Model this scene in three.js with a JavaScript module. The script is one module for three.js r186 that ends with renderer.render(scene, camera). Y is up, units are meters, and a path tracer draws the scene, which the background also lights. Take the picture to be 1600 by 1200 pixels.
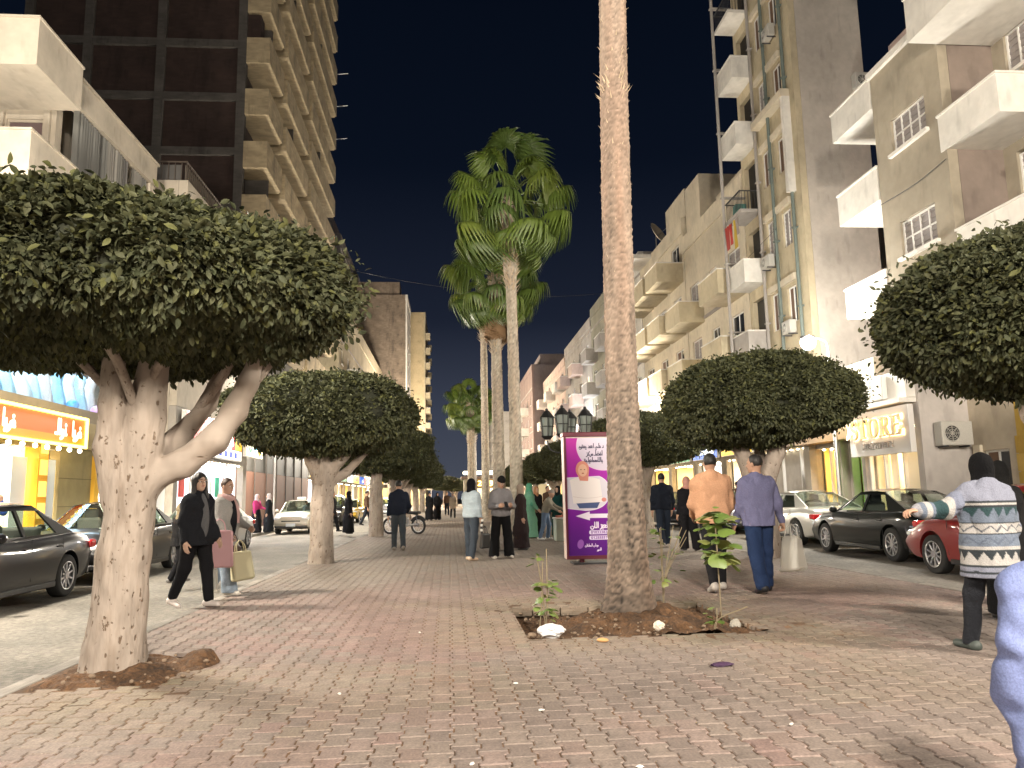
import * as THREE from 'three';
import { mergeGeometries, mergeVertices, toCreasedNormals } from 'three/addons/utils/BufferGeometryUtils.js';
import { RoundedBoxGeometry } from 'three/addons/geometries/RoundedBoxGeometry.js';
import { TextGeometry } from 'three/addons/geometries/TextGeometry.js';
import { FontLoader } from 'three/addons/loaders/FontLoader.js';
import { RectAreaLightUniformsLib } from 'three/addons/lights/RectAreaLightUniformsLib.js';
import { Brush, Evaluator, SUBTRACTION } from 'three-bvh-csg';

// ---------------------------------------------------------------- camera, sky, moon, exposure
const scene = new THREE.Scene();
const camera = new THREE.PerspectiveCamera(53.13, 4 / 3, 0.1, 1500);
const D = Math.PI / 180;
camera.position.set(0, 1.3, 0);
camera.rotation.set(8.33 * D, -4.75 * D, -1.1 * D, 'YXZ');
const renderer = new THREE.WebGLRenderer({ antialias: true });
renderer.toneMapping = THREE.LinearToneMapping;
renderer.toneMappingExposure = 1.7;
renderer.shadowMap.enabled = true;
RectAreaLightUniformsLib.init();
{
  const W = 256, H = 256, d = new Float32Array(W * H * 4);
  const stops = [[-90, .006, .0065, .008], [0, .040, .045, .060], [6, .025, .030, .046], [13, .0066, .0090, .0170], [24, .0018, .0032, .0074], [45, .0006, .0015, .0038], [90, .0005, .0011, .0030]];
  for (let y = 0; y < H; y++) {
    const el = ((y + .5) / H - .5) * 180;
    let k = 0; while (k < stops.length - 2 && el > stops[k + 1][0]) k++;
    const a = stops[k], b = stops[k + 1], f = Math.min(1, Math.max(0, (el - a[0]) / (b[0] - a[0])));
    for (let x = 0; x < W; x++) { const i = (y * W + x) * 4; for (let c = 0; c < 3; c++) d[i + c] = a[c + 1] + (b[c + 1] - a[c + 1]) * f; d[i + 3] = 1; }
  }
  const t = new THREE.DataTexture(d, W, H, THREE.RGBAFormat, THREE.FloatType);
  t.mapping = THREE.EquirectangularReflectionMapping; t.magFilter = THREE.LinearFilter; t.minFilter = THREE.LinearFilter; t.needsUpdate = true;
  scene.background = t; scene.environment = t;
}
const moon = new THREE.DirectionalLight(0xcdd8ff, 0.02);
moon.position.set(-40, 70, 30); moon.castShadow = true; moon.shadow.radius = 2;
Object.assign(moon.shadow.camera, { left: -60, right: 60, top: 60, bottom: -60, far: 250 });
scene.add(moon);

// ---------------------------------------------------------------- helpers
let seed = 12345;
const rnd = () => { seed = (seed + 0x6d2b79f5) | 0; let t = Math.imul(seed ^ (seed >>> 15), 1 | seed); t = (t + Math.imul(t ^ (t >>> 7), 61 | t)) ^ t; return ((t ^ (t >>> 14)) >>> 0) / 4294967296; };
const rr = (a, b) => a + (b - a) * rnd();
const pick = (a) => a[Math.floor(rnd() * a.length)];
const clamp = (x, a = 0, b = 1) => Math.min(b, Math.max(a, x));
const lerp = (a, b, t) => a + (b - a) * t;
const sstep = (a, b, x) => { const t = clamp((x - a) / (b - a)); return t * t * (3 - 2 * t); };
const V = (x, y, z) => new THREE.Vector3(x, y, z);
const hsh = (x, y, z, s) => { let h = Math.imul(x, 374761393) ^ Math.imul(y, 668265263) ^ Math.imul(z, 2147483647) ^ Math.imul(s, 1274126177); h = Math.imul(h ^ (h >>> 13), 1274126177); return ((h ^ (h >>> 16)) >>> 0) / 4294967296; };
const fadeq = (t) => t * t * (3 - 2 * t);
function noise3(x, y, z, s = 0) {   // value noise 0..1
  const ix = Math.floor(x), iy = Math.floor(y), iz = Math.floor(z), fx = fadeq(x - ix), fy = fadeq(y - iy), fz = fadeq(z - iz);
  const c = (a, b, d) => hsh(ix + a, iy + b, iz + d, s);
  return lerp(lerp(lerp(c(0, 0, 0), c(1, 0, 0), fx), lerp(c(0, 1, 0), c(1, 1, 0), fx), fy), lerp(lerp(c(0, 0, 1), c(1, 0, 1), fx), lerp(c(0, 1, 1), c(1, 1, 1), fx), fy), fz);
}
const fbm3 = (x, y, z, o = 3, s = 0) => { let a = .5, t = 0, n = 0; for (let i = 0; i < o; i++) { t += a * noise3(x, y, z, s + i); n += a; x *= 2.03; y *= 2.03; z *= 2.03; a *= .5; } return t / n; };
const pn = (x, y, p, s, py = p) => {      // periodic value noise
  const ix = Math.floor(x), iy = Math.floor(y), fx = fadeq(x - ix), fy = fadeq(y - iy), m = (a) => ((a % p) + p) % p, my = (a) => ((a % py) + py) % py;
  return lerp(lerp(hsh(m(ix), my(iy), 7, s), hsh(m(ix + 1), my(iy), 7, s), fx), lerp(hsh(m(ix), my(iy + 1), 7, s), hsh(m(ix + 1), my(iy + 1), 7, s), fx), fy);
};
const pfbm = (u, v, p, o = 4, s = 0, q = p) => { let a = .5, t = 0, n = 0; for (let i = 0; i < o; i++) { t += a * pn(u * p, v * q, p, s + i * 13, q); n += a; p *= 2; q *= 2; a *= .5; } return t / n; };
function tex(size, fn, { srgb = true, rep = 1, repY } = {}) {   // fn(u, v) -> grey or [r, g, b] 0..1 ; repeat = 1 / metres
  const d = new Uint8Array(size * size * 4);
  for (let y = 0; y < size; y++) for (let x = 0; x < size; x++) {
    const r = fn((x + .5) / size, (y + .5) / size), i = (y * size + x) * 4, a = Array.isArray(r) ? r : [r, r, r];
    for (let c = 0; c < 3; c++) d[i + c] = clamp(a[c]) * 255;
    d[i + 3] = 255;
  }
  const t = new THREE.DataTexture(d, size, size); t.wrapS = t.wrapT = THREE.RepeatWrapping; t.magFilter = THREE.LinearFilter; t.minFilter = THREE.LinearMipmapLinearFilter; t.generateMipmaps = true;
  if (srgb) t.colorSpace = THREE.SRGBColorSpace;
  t.repeat.set(rep, repY ?? rep); t.needsUpdate = true; return t;
}
function ctex(w, h, draw) {
  const c = document.createElement('canvas'); c.width = w; c.height = h; const g = c.getContext('2d'); draw(g, w, h);
  const t = new THREE.CanvasTexture(c); t.colorSpace = THREE.SRGBColorSpace; t.magFilter = THREE.LinearFilter; return t;
}
const C = (c) => Array.isArray(c) ? new THREE.Color().setRGB(...c) : new THREE.Color(c);
const mat = (c, roughness = .8, o = {}) => new THREE.MeshStandardMaterial({ color: C(c), roughness, ...o });
const phys = (c, roughness = .5, o = {}) => new THREE.MeshPhysicalMaterial({ color: C(c), roughness, ...o });
const glow = (c, k = 1, o = {}) => new THREE.MeshStandardMaterial({ color: C(c).multiplyScalar(.5), roughness: .6, emissive: C(c), emissiveIntensity: k, ...o });
const taken = {};
const numbered = (n) => { const k = taken[n] = (taken[n] ?? -1) + 1; return k ? n + '_' + String(k).padStart(3, '0') : n; };
function info(o, label, category, group) { if (label) o.userData.label = label; if (category) o.userData.category = category; if (group) o.userData.group = group; return o; }
function thing(name, label, category, pos = [0, 0, 0], turn = 0, group) {
  const o = new THREE.Group(); o.name = numbered(name); o.position.set(...pos); o.rotation.y = turn; scene.add(o); return info(o, label, category, group);
}
function part(name, geo, m, parent = scene, label) {
  if (Array.isArray(geo)) geo = merge(geo);
  const o = new THREE.Mesh(geo, m); o.name = parent === scene ? numbered(name) : name; o.castShadow = o.receiveShadow = true; parent.add(o); if (label) o.userData.label = label; return o;
}
const stuff = (o) => { o.userData.kind = 'stuff'; return o; };
const struct = (o) => { o.userData.kind = 'structure'; return o; };
function copyOf(o, pos, turn, label, group) { const c = o.clone(); c.name = numbered(o.name.replace(/_\d{3}$/, '')); c.userData = { ...o.userData }; if (pos) c.position.set(...pos); if (turn !== undefined) c.rotation.y = turn; info(c, label, null, group); scene.add(c); return c; }
function merge(list) {
  const keep = list.some((g) => g.attributes.color);
  return mergeGeometries(list.map((g) => {
    g = g.index ? g.toNonIndexed() : g.clone();
    for (const k of Object.keys(g.attributes)) if (!['position', 'normal', 'uv', 'color'].includes(k)) g.deleteAttribute(k);
    if (!g.attributes.normal) g.computeVertexNormals();
    if (!g.attributes.uv) g.setAttribute('uv', new THREE.BufferAttribute(new Float32Array(g.attributes.position.count * 2), 2));
    if (keep && !g.attributes.color) g.setAttribute('color', new THREE.BufferAttribute(new Float32Array(g.attributes.position.count * 3).fill(1), 3));
    g.groups = []; g.morphAttributes = {}; return g;
  }));
}
function triUV(g) {     // uv in metres by the dominant normal
  if (g.index) g = g.toNonIndexed();
  const p = g.attributes.position, uv = new Float32Array(p.count * 2), a = V(), b = V(), c = V();
  for (let i = 0; i < p.count; i += 3) {
    a.fromBufferAttribute(p, i); b.fromBufferAttribute(p, i + 1); c.fromBufferAttribute(p, i + 2);
    const n = b.clone().sub(a).cross(c.clone().sub(a)), ax = Math.abs(n.x), ay = Math.abs(n.y), az = Math.abs(n.z);
    [a, b, c].forEach((q, k) => { const j = (i + k) * 2; if (ay > ax && ay > az) { uv[j] = q.x; uv[j + 1] = q.z; } else if (ax > az) { uv[j] = q.z; uv[j + 1] = q.y; } else { uv[j] = q.x; uv[j + 1] = q.y; } });
  }
  g.setAttribute('uv', new THREE.BufferAttribute(uv, 2)); return g;
}
function bx(x0, x1, y0, y1, z0, z1) {   // box from ranges, uv in metres
  const g = new THREE.BoxGeometry(Math.abs(x1 - x0), Math.abs(y1 - y0), Math.abs(z1 - z0)); g.translate((x0 + x1) / 2, (y0 + y1) / 2, (z0 + z1) / 2); return triUV(g);
}
const rbx = (w, h, d, r, x = 0, y = 0, z = 0, seg = 2) => new RoundedBoxGeometry(w, h, d, seg, Math.min(r, w / 2.01, h / 2.01, d / 2.01)).translate(x, y, z);
const cyl = (r0, r1, h, x = 0, y = 0, z = 0, n = 16) => new THREE.CylinderGeometry(r1, r0, h, n).translate(x, y + h / 2, z);
function bar(a, b, r, n = 6) {
  const A = V(...a), B = V(...b), d = B.clone().sub(A), L = d.length();
  return new THREE.CylinderGeometry(r, r, L, n).applyQuaternion(new THREE.Quaternion().setFromUnitVectors(V(0, 1, 0), d.normalize())).translate((A.x + B.x) / 2, (A.y + B.y) / 2, (A.z + B.z) / 2);
}
const tube = (pts, r, seg = 24, n = 6) => new THREE.TubeGeometry(new THREE.CatmullRomCurve3(pts.map((p) => V(...p))), seg, r, n);
function remap(g, fn, flip) {     // maps positions; flip turns the winding
  g = g.index ? g.toNonIndexed() : g.clone(); const p = g.attributes.position, v = V();
  for (let i = 0; i < p.count; i++) { v.fromBufferAttribute(p, i); const q = fn(v.x, v.y, v.z); p.setXYZ(i, q[0], q[1], q[2]); }
  if (flip) for (const k of ['position', 'uv']) { const a = g.attributes[k]; if (!a) continue; const n = a.itemSize, r = a.array; for (let i = 0; i < a.count; i += 3) for (let c = 0; c < n; c++) { const t = r[(i + 1) * n + c]; r[(i + 1) * n + c] = r[(i + 2) * n + c]; r[(i + 2) * n + c] = t; } }
  g.computeVertexNormals(); return g;
}
const rectShape = (x0, x1, y0, y1) => { const s = new THREE.Shape(); s.moveTo(x0, y0); s.lineTo(x1, y0); s.lineTo(x1, y1); s.lineTo(x0, y1); s.closePath(); return s; };
const poly = (pts) => { const s = new THREE.Shape(); pts.forEach((p, i) => i ? s.lineTo(p[0], p[1]) : s.moveTo(p[0], p[1])); s.closePath(); return s; };
const extr = (s, depth, bevel = 0, o = {}) => new THREE.ExtrudeGeometry(s, { depth, bevelEnabled: bevel > 0, bevelSize: bevel, bevelThickness: bevel, bevelSegments: 2, curveSegments: 10, ...o });

// signed distance meshing (naive surface nets): f(x, y, z) < 0 inside
function sdfMesh(f, lo, hi, h, colorFn) {
  const nx = Math.ceil((hi[0] - lo[0]) / h) + 2, ny = Math.ceil((hi[1] - lo[1]) / h) + 2, nz = Math.ceil((hi[2] - lo[2]) / h) + 2;
  const ox = lo[0] - h / 2, oy = lo[1] - h / 2, oz = lo[2] - h / 2, F = new Float32Array(nx * ny * nz), S = 4;
  F.fill(9);
  for (let k = 0; k < nz; k += S) for (let j = 0; j < ny; j += S) for (let i = 0; i < nx; i += S) {     // skip blocks far from the surface
    const d = f(ox + (i + 1.5) * h, oy + (j + 1.5) * h, oz + (k + 1.5) * h), far = Math.abs(d) > h * S * 1.9;
    for (let c = k; c < Math.min(nz, k + S); c++) for (let b = j; b < Math.min(ny, j + S); b++) for (let a = i; a < Math.min(nx, i + S); a++) F[(c * ny + b) * nx + a] = far ? d : f(ox + a * h, oy + b * h, oz + c * h);
  }
  const id = new Int32Array(nx * ny * nz).fill(-1), P = [], I = [], sx = 1, sy = nx, sz = nx * ny;
  const E = [[0, 1], [0, 2], [0, 4], [1, 3], [1, 5], [2, 3], [2, 6], [3, 7], [4, 5], [4, 6], [5, 7], [6, 7]];
  const off = [0, sx, sy, sx + sy, sz, sx + sz, sy + sz, sx + sy + sz];
  for (let k = 0; k < nz - 1; k++) for (let j = 0; j < ny - 1; j++) for (let i = 0; i < nx - 1; i++) {
    const at = (k * ny + j) * nx + i; let m = 0;
    for (let c = 0; c < 8; c++) if (F[at + off[c]] < 0) m |= 1 << c;
    if (m === 0 || m === 255) continue;
    let x = 0, y = 0, z = 0, n = 0;
    for (const [a, b] of E) if (((m >> a) & 1) !== ((m >> b) & 1)) {
      const fa = F[at + off[a]], fb = F[at + off[b]], t = fa / (fa - fb);
      x += lerp(a & 1, b & 1, t); y += lerp((a >> 1) & 1, (b >> 1) & 1, t); z += lerp(a >> 2, b >> 2, t); n++;
    }
    id[at] = P.length / 3; P.push(ox + (i + x / n) * h, oy + (j + y / n) * h, oz + (k + z / n) * h);
  }
  const quad = (a, b, c, d, flip) => { if (a < 0 || b < 0 || c < 0 || d < 0) return; if (flip) I.push(a, c, b, a, d, c); else I.push(a, b, c, a, c, d); };
  for (let k = 1; k < nz - 1; k++) for (let j = 1; j < ny - 1; j++) for (let i = 1; i < nx - 1; i++) {
    const at = (k * ny + j) * nx + i, s = F[at] < 0;
    if (s !== F[at + sx] < 0) quad(id[at - sy - sz], id[at - sz], id[at], id[at - sy], !s);
    if (s !== F[at + sy] < 0) quad(id[at - sx - sz], id[at - sx], id[at], id[at - sz], !s);
    if (s !== F[at + sz] < 0) quad(id[at - sx - sy], id[at - sy], id[at], id[at - sx], !s);
  }
  const g = new THREE.BufferGeometry(), pos = new Float32Array(P), nor = new Float32Array(P.length), e = h * .6;
  for (let i = 0; i < pos.length; i += 3) {
    const [x, y, z] = [pos[i], pos[i + 1], pos[i + 2]];
    let a = f(x + e, y, z) - f(x - e, y, z), b = f(x, y + e, z) - f(x, y - e, z), c = f(x, y, z + e) - f(x, y, z - e); const l = Math.hypot(a, b, c) || 1;
    nor[i] = a / l; nor[i + 1] = b / l; nor[i + 2] = c / l;
  }
  g.setAttribute('position', new THREE.BufferAttribute(pos, 3)); g.setAttribute('normal', new THREE.BufferAttribute(nor, 3));
  const uv = new Float32Array(pos.length / 3 * 2); for (let i = 0; i < pos.length / 3; i++) { uv[i * 2] = pos[i * 3] + pos[i * 3 + 2] * .7; uv[i * 2 + 1] = pos[i * 3 + 1]; } g.setAttribute('uv', new THREE.BufferAttribute(uv, 2));
  if (colorFn) { const col = new Float32Array(pos.length); for (let i = 0; i < pos.length; i += 3) { const c = colorFn(pos[i], pos[i + 1], pos[i + 2], nor[i], nor[i + 1], nor[i + 2]); col[i] = c[0]; col[i + 1] = c[1]; col[i + 2] = c[2]; } g.setAttribute('color', new THREE.BufferAttribute(col, 3)); }
  g.setIndex(I); return g;
}
const smin = (a, b, k) => { const h = Math.max(k - Math.abs(a - b), 0) / k; return Math.min(a, b) - h * h * k * .25; };
const smax = (a, b, k) => -smin(-a, -b, k);
// tapered capsule list: [[ax,ay,az,ra],[bx,by,bz,rb]]
function cap(p, a, b) {
  const bxx = b[0] - a[0], by = b[1] - a[1], bz = b[2] - a[2], px = p[0] - a[0], py = p[1] - a[1], pz = p[2] - a[2];
  const t = clamp((px * bxx + py * by + pz * bz) / (bxx * bxx + by * by + bz * bz || 1e-9));
  return Math.hypot(px - bxx * t, py - by * t, pz - bz * t) - lerp(a[3], b[3], t);
}
const ell = (p, c, r) => { const x = (p[0] - c[0]) / r[0], y = (p[1] - c[1]) / r[1], z = (p[2] - c[2]) / r[2], k = Math.hypot(x, y, z); return k < 1e-6 ? -Math.min(...r) : (k - 1) * k / Math.hypot(x / r[0], y / r[1], z / r[2]); };

const font = await new FontLoader().loadAsync('fonts/droid/droid_sans_bold.typeface.json');
const fontSerif = await new FontLoader().loadAsync('fonts/droid/droid_serif_bold.typeface.json');
function letters(s, size, depth, f = font, gap = .08) {   // one geometry per letter, centred as a line, facing +z
  const out = []; let x = 0;
  for (const ch of s) { if (ch === ' ') { x += size * .4; continue; } const g = new TextGeometry(ch, { font: f, size, depth, curveSegments: 4, bevelEnabled: true, bevelSize: size * .012, bevelThickness: size * .01, bevelSegments: 1 }); g.computeBoundingBox(); const b = g.boundingBox; g.translate(x - b.min.x, 0, 0); x += b.max.x - b.min.x + size * gap; out.push(g); }
  for (const g of out) g.translate(-(x - size * gap) / 2, -size / 2, 0); out.width = x; return out;
}
// Arabic lettering drawn as pen strokes, right to left; t = tokens
function arab(g, words, x, y, s, lw) {
  g.lineWidth = lw ?? s * .17; g.lineCap = 'round'; g.lineJoin = 'round';
  const st = (pts) => { g.beginPath(); pts.forEach((p, i) => { const X = x + p[0] * s, Y = y - p[1] * s; if (!i) g.moveTo(X, Y); else if (p.length === 4) g.quadraticCurveTo(X, Y, x + p[2] * s, y - p[3] * s); else g.lineTo(X, Y); }); g.stroke(); };
  const dot = (px, py) => { g.beginPath(); g.arc(x + px * s, y - py * s, (lw ?? s * .17) * .62, 0, 7); g.fill(); };
  const ring = (px, py, r) => { g.beginPath(); g.arc(x + px * s, y - py * s, r * s, 0, 7); g.stroke(); };
  const base = (w) => st([[0, 0], [-w, 0]]);
  for (const w of words) {
    for (const t of w) {
      let a = .35;
      if (t === 'A') { st([[-.08, 0], [-.08, 1]]); a = .3; }
      else if (t === 'L') { st([[-.05, 1], [-.05, 0], [-.4, 0]]); a = .38; }
      else if ('btny'.includes(t)) { st([[0, 0], [-.12, 0], [-.14, .36], [-.16, 0], [-.36, 0]]); if (t === 'b') dot(-.14, -.3); if (t === 'y') { dot(-.04, -.3); dot(-.26, -.3); } if (t === 'n') dot(-.14, .66); if (t === 't') { dot(-.04, .62); dot(-.26, .62); } }
      else if (t === 's') { st([[0, 0], [-.05, .3], [-.1, 0], [-.28, 0], [-.3, .3], [-.33, 0], [-.5, 0], [-.53, .34], [-.57, 0], [-.75, 0]]); a = .72; }
      else if (t === 'm') { base(.42); ring(-.2, .12, .15); a = .4; }
      else if ('hjx'.includes(t)) { st([[0, 0], [-.42, 0]]); st([[-.5, .42], [-.25, .5, -.05, .36], [-.3, .2, -.42, 0]]); if (t === 'j') dot(-.25, -.28); if (t === 'x') dot(-.25, .75); a = .45; }
      else if (t === 'd') { st([[0, .0], [-.1, 0], [0, .1, -.06, .45]]); st([[0, 0], [-.32, 0]]); a = .42; }
      else if ('rz'.includes(t)) { st([[0, .05], [-.04, .2], [-.02, -.25, -.36, -.3]]); if (t === 'z') dot(-.12, .5); a = .36; }
      else if (t === 'w') { ring(-.18, .12, .14); st([[-.04, .1], [0, -.28, -.42, -.32]]); a = .42; }
      else if (t === 'k') { base(.5); st([[-.05, 0], [-.35, .36], [-.05, .8]]); a = .48; }
      else if ('fq'.includes(t)) { base(.4); ring(-.18, .18, .15); dot(-.18, .62); if (t === 'q') dot(-.34, .62); a = .4; }
      else if (t === 'e') { st([[-.3, .42], [-.02, .4, -.08, .18], [-.1, .1, -.34, .12]]); base(.4); a = .38; }
      else if ('SD'.includes(t)) { st([[0, 0], [-.1, .42, -.42, .32], [-.6, .2, -.5, 0], [-.2, 0], [0, 0]]); st([[-.4, 0], [-.75, 0], [-.76, .25], [-.78, 0]]); if (t === 'D') dot(-.3, .66); a = .78; }
      else if (t === 'T') { base(.1); ring(-.2, .14, .16); dot(-.1, .58); dot(-.32, .58); a = .46; }
      else if (t === 'Y') { st([[0, 0], [-.1, .3, -.3, .2], [-.05, -.1, -.4, -.12], [-.75, -.1, -.6, .12]]); dot(-.3, -.46); dot(-.5, -.46); a = .66; }
      else if (t === 'N') { st([[0, .2], [0, -.3, -.35, -.28], [-.66, -.25, -.6, .18]]); dot(-.32, .25); a = .68; }
      else if (t === 'B') { st([[0, .28], [0, 0, -.2, 0], [-.6, 0], [-.78, 0, -.76, .28]]); dot(-.38, -.3); a = .84; }
      x -= a * s;
    }
    x -= .28 * s;
  }
  return x;
}
// ---------------------------------------------------------------- shared surface textures
const T = {};
T.grunge = tex(512, (u, v) => { const a = pfbm(u, v, 4, 5, 1), b = pfbm(u, v, 24, 3, 9); const st = pfbm(u, v, 20, 3, 21, 5); return .8 + .14 * a + .08 * b - .06 * sstep(.6, .85, st); }, { rep: .25 });
T.bumpy = tex(512, (u, v) => .5 * pfbm(u, v, 32, 4, 3) + .5 * pfbm(u, v, 8, 3, 5), { srgb: false, rep: .6 });
T.concrete = tex(512, (u, v) => { const b = pfbm(u, v, 6, 5, 31), s = pfbm(u, v, 12, 2, 33, 40); return .62 + .28 * b + .16 * s - .1 * sstep(.6, .85, pfbm(u, v, 20, 3, 35, 6)); }, { rep: .22 });
T.asphalt = tex(512, (u, v) => { const a = pfbm(u, v, 5, 4, 41), f = pfbm(u, v, 128, 2, 43); return .6 + .3 * a + .28 * (f - .5); }, { rep: .22 });
T.asphaltB = tex(512, (u, v) => pfbm(u, v, 128, 2, 43), { srgb: false, rep: .9 });
T.fine = tex(256, (u, v) => .78 + .22 * pfbm(u, v, 40, 3, 51), { rep: 3 });
T.paver = tex(512, (u, v) => .68 + .22 * pfbm(u, v, 16, 4, 61) + .22 * (pfbm(u, v, 110, 2, 63) - .35), { rep: 1 });
T.soil = tex(512, (u, v) => { const a = pfbm(u, v, 6, 5, 71), b = pfbm(u, v, 60, 3, 73); const k = .35 + .5 * a + .35 * (b - .4); return [k, k * .86, k * .72]; }, { rep: .8 });
T.bark = tex(512, (u, v) => {       // whitewashed bark with worn scars
  const a = pfbm(u, v, 12, 5, 81, 6), sc = sstep(.71, .79, pfbm(u, v, 30, 4, 83, 26)), w = sstep(.55, .75, pfbm(u, v, 8, 4, 85, 3)) * .8 + .35 * sstep(.5, .7, pfbm(u, v, 50, 2, 87, 10)); const k = .78 + .22 * a;
  return [k - .26 * sc - .1 * w, k - .3 * sc - .115 * w - .015, k - .34 * sc - .13 * w - .03];
}, { rep: 1 });
T.barkB = tex(256, (u, v) => .5 * pfbm(u, v, 24, 4, 81, 8) - .4 * sstep(.71, .79, pfbm(u, v, 30, 4, 83, 26)) + .45, { srgb: false, rep: 1 });
T.cloth = tex(256, (u, v) => .8 + .2 * pfbm(u, v, 64, 2, 91), { rep: 4 });
T.clothB = tex(256, (u, v) => .5 * pfbm(u, v, 8, 3, 93, 4) + .25 * pfbm(u, v, 64, 1, 95), { srgb: false, rep: 2 });
const plaster = (c, o = {}) => mat(c, .9, { map: T.grunge, bumpMap: T.bumpy, bumpScale: .006, ...o });
const concrete = (c, o = {}) => mat(c, .92, { map: T.concrete, bumpMap: T.bumpy, bumpScale: .01, ...o });
const M = {
  white: plaster([.8, .77, .71]), cream: plaster([.7, .62, .48]), warmWhite: plaster([.58, .515, .42]), beige: plaster([.365, .32, .245]), grey: plaster([.42, .39, .36]), yellowish: plaster([.56, .48, .33]), pinkish: plaster([.6, .46, .4]),
  conc: concrete([.36, .32, .27]), concDark: concrete([.1, .09, .08]), brick: concrete([.05, .029, .023]), soffit: plaster([.7, .69, .66]),
  glass: phys([.02, .024, .03], .08, { specularIntensity: 1 }), glassBlue: phys([.05, .07, .09], .12), frameW: mat([.68, .67, .64], .5), frameB: mat([.09, .07, .055], .5), shutter: mat([.33, .3, .29], .7, { map: T.fine }), wood: mat([.16, .09, .055], .6, { map: T.fine }),
  black: mat([.015, .015, .016], .45), metal: mat([.42, .42, .43], .35, { metalness: .85 }), darkMetal: mat([.06, .06, .065], .5, { metalness: .4 }), pipeG: mat([.13, .16, .145], .6), acW: mat([.56, .54, .49], .6, { map: T.fine }),
  asphalt: mat([.345, .315, .265], .85, { map: T.asphalt, bumpMap: T.asphaltB, bumpScale: .006 }), stone: concrete([.36, .33, .28]), paint: mat([.7, .68, .62], .7), soil: mat([.22, .16, .11], 1, { map: T.soil, bumpMap: T.soil, bumpScale: .04 }),
};
const CONE = (x, z, inX0, inX1, inZ0, inZ1) => x > inX0 && x < inX1 && z > inZ0 && z < inZ1;
// ---------------------------------------------------------------- ground, roads, pavements
const KL = -3.08, KR = 6.48, RL = -7.9, RR = 10.75;    // kerb lines of the promenade and of the two outer pavements
struct(part('ground', triUV(new THREE.PlaneGeometry(900, 900).rotateX(-Math.PI / 2).translate(0, -.2, -300)), M.stone));
const roadGeo = (x0, x1) => triUV(new THREE.PlaneGeometry(x1 - x0, 240, 8, 120).rotateX(-Math.PI / 2).translate((x0 + x1) / 2, -.12, -100));
struct(part('road', roadGeo(RL, KL - .15), M.asphalt)); struct(part('road', roadGeo(KR + .15, RR), M.asphalt));
const kerbGeo = rbx(.15, .26, .985, .018, 0, -.13, 0, 2);
{
  const kl = new THREE.Group(); kl.name = 'kerb'; scene.add(struct(kl)); const kr = new THREE.Group(); kr.name = 'kerb_001'; scene.add(struct(kr)); taken.kerb = 1;
  const ms = [[.36, .33, .29], [.31, .285, .25], [.4, .36, .31]].map((c) => concrete(c));
  for (let i = 0; i < 70; i++) for (const [k, x] of [[kl, KL - .075], [kr, KR + .075]]) { const o = part('kerb_stone', kerbGeo, pick(ms), k); o.position.set(x + rr(-.006, .006), rr(-.004, .006), 4 - i); o.rotation.y = rr(-.006, .006); }
}
const PIT = { x0: .7, x1: 2.95, z0: -9.3, z1: -7.3 }, PIT1 = { x0: -2.98, x1: -2.12, z0: -7.15, z1: -6.02 };
const inPit = (x, z, m = 0) => CONE(x, z, PIT.x0 - m, PIT.x1 + m, PIT.z0 - m, PIT.z1 + m) || CONE(x, z, PIT1.x0 - m, PIT1.x1 + m, PIT1.z0 - m, PIT1.z1 + m);
const dustAt = (x, z) => {        // how much fine soil lies on the paving, 0..1
  const n = fbm3(x * .9, 0, z * .7, 4, 5), d = Math.hypot(Math.max(PIT.x0 - x, 0, x - PIT.x1) * .8, Math.max(PIT.z0 - z, 0, (z - PIT.z1) * 1.15)), d1 = Math.hypot(x + 2.5, z + 6.1);
  return clamp(sstep(1.3, 0, d + (n - .5) * 2.0) + sstep(1.0, .3, d1 + (n - .5) * .8) * .8 + sstep(.56, .72, fbm3(x * .35, 3, z * .35, 3, 8)) * .45);
};
const stainAt = (x, z) => sstep(.47, .6, fbm3(x * .6 + 4, 1, z * .8, 4, 15)) * sstep(2.4, 3.2, x) * sstep(-11, -9.4, z) * sstep(-5.2, -6.4, z);   // damp brown patch right of the palm
const pavement = new THREE.Group(); pavement.name = 'pavement'; scene.add(struct(pavement));
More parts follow.
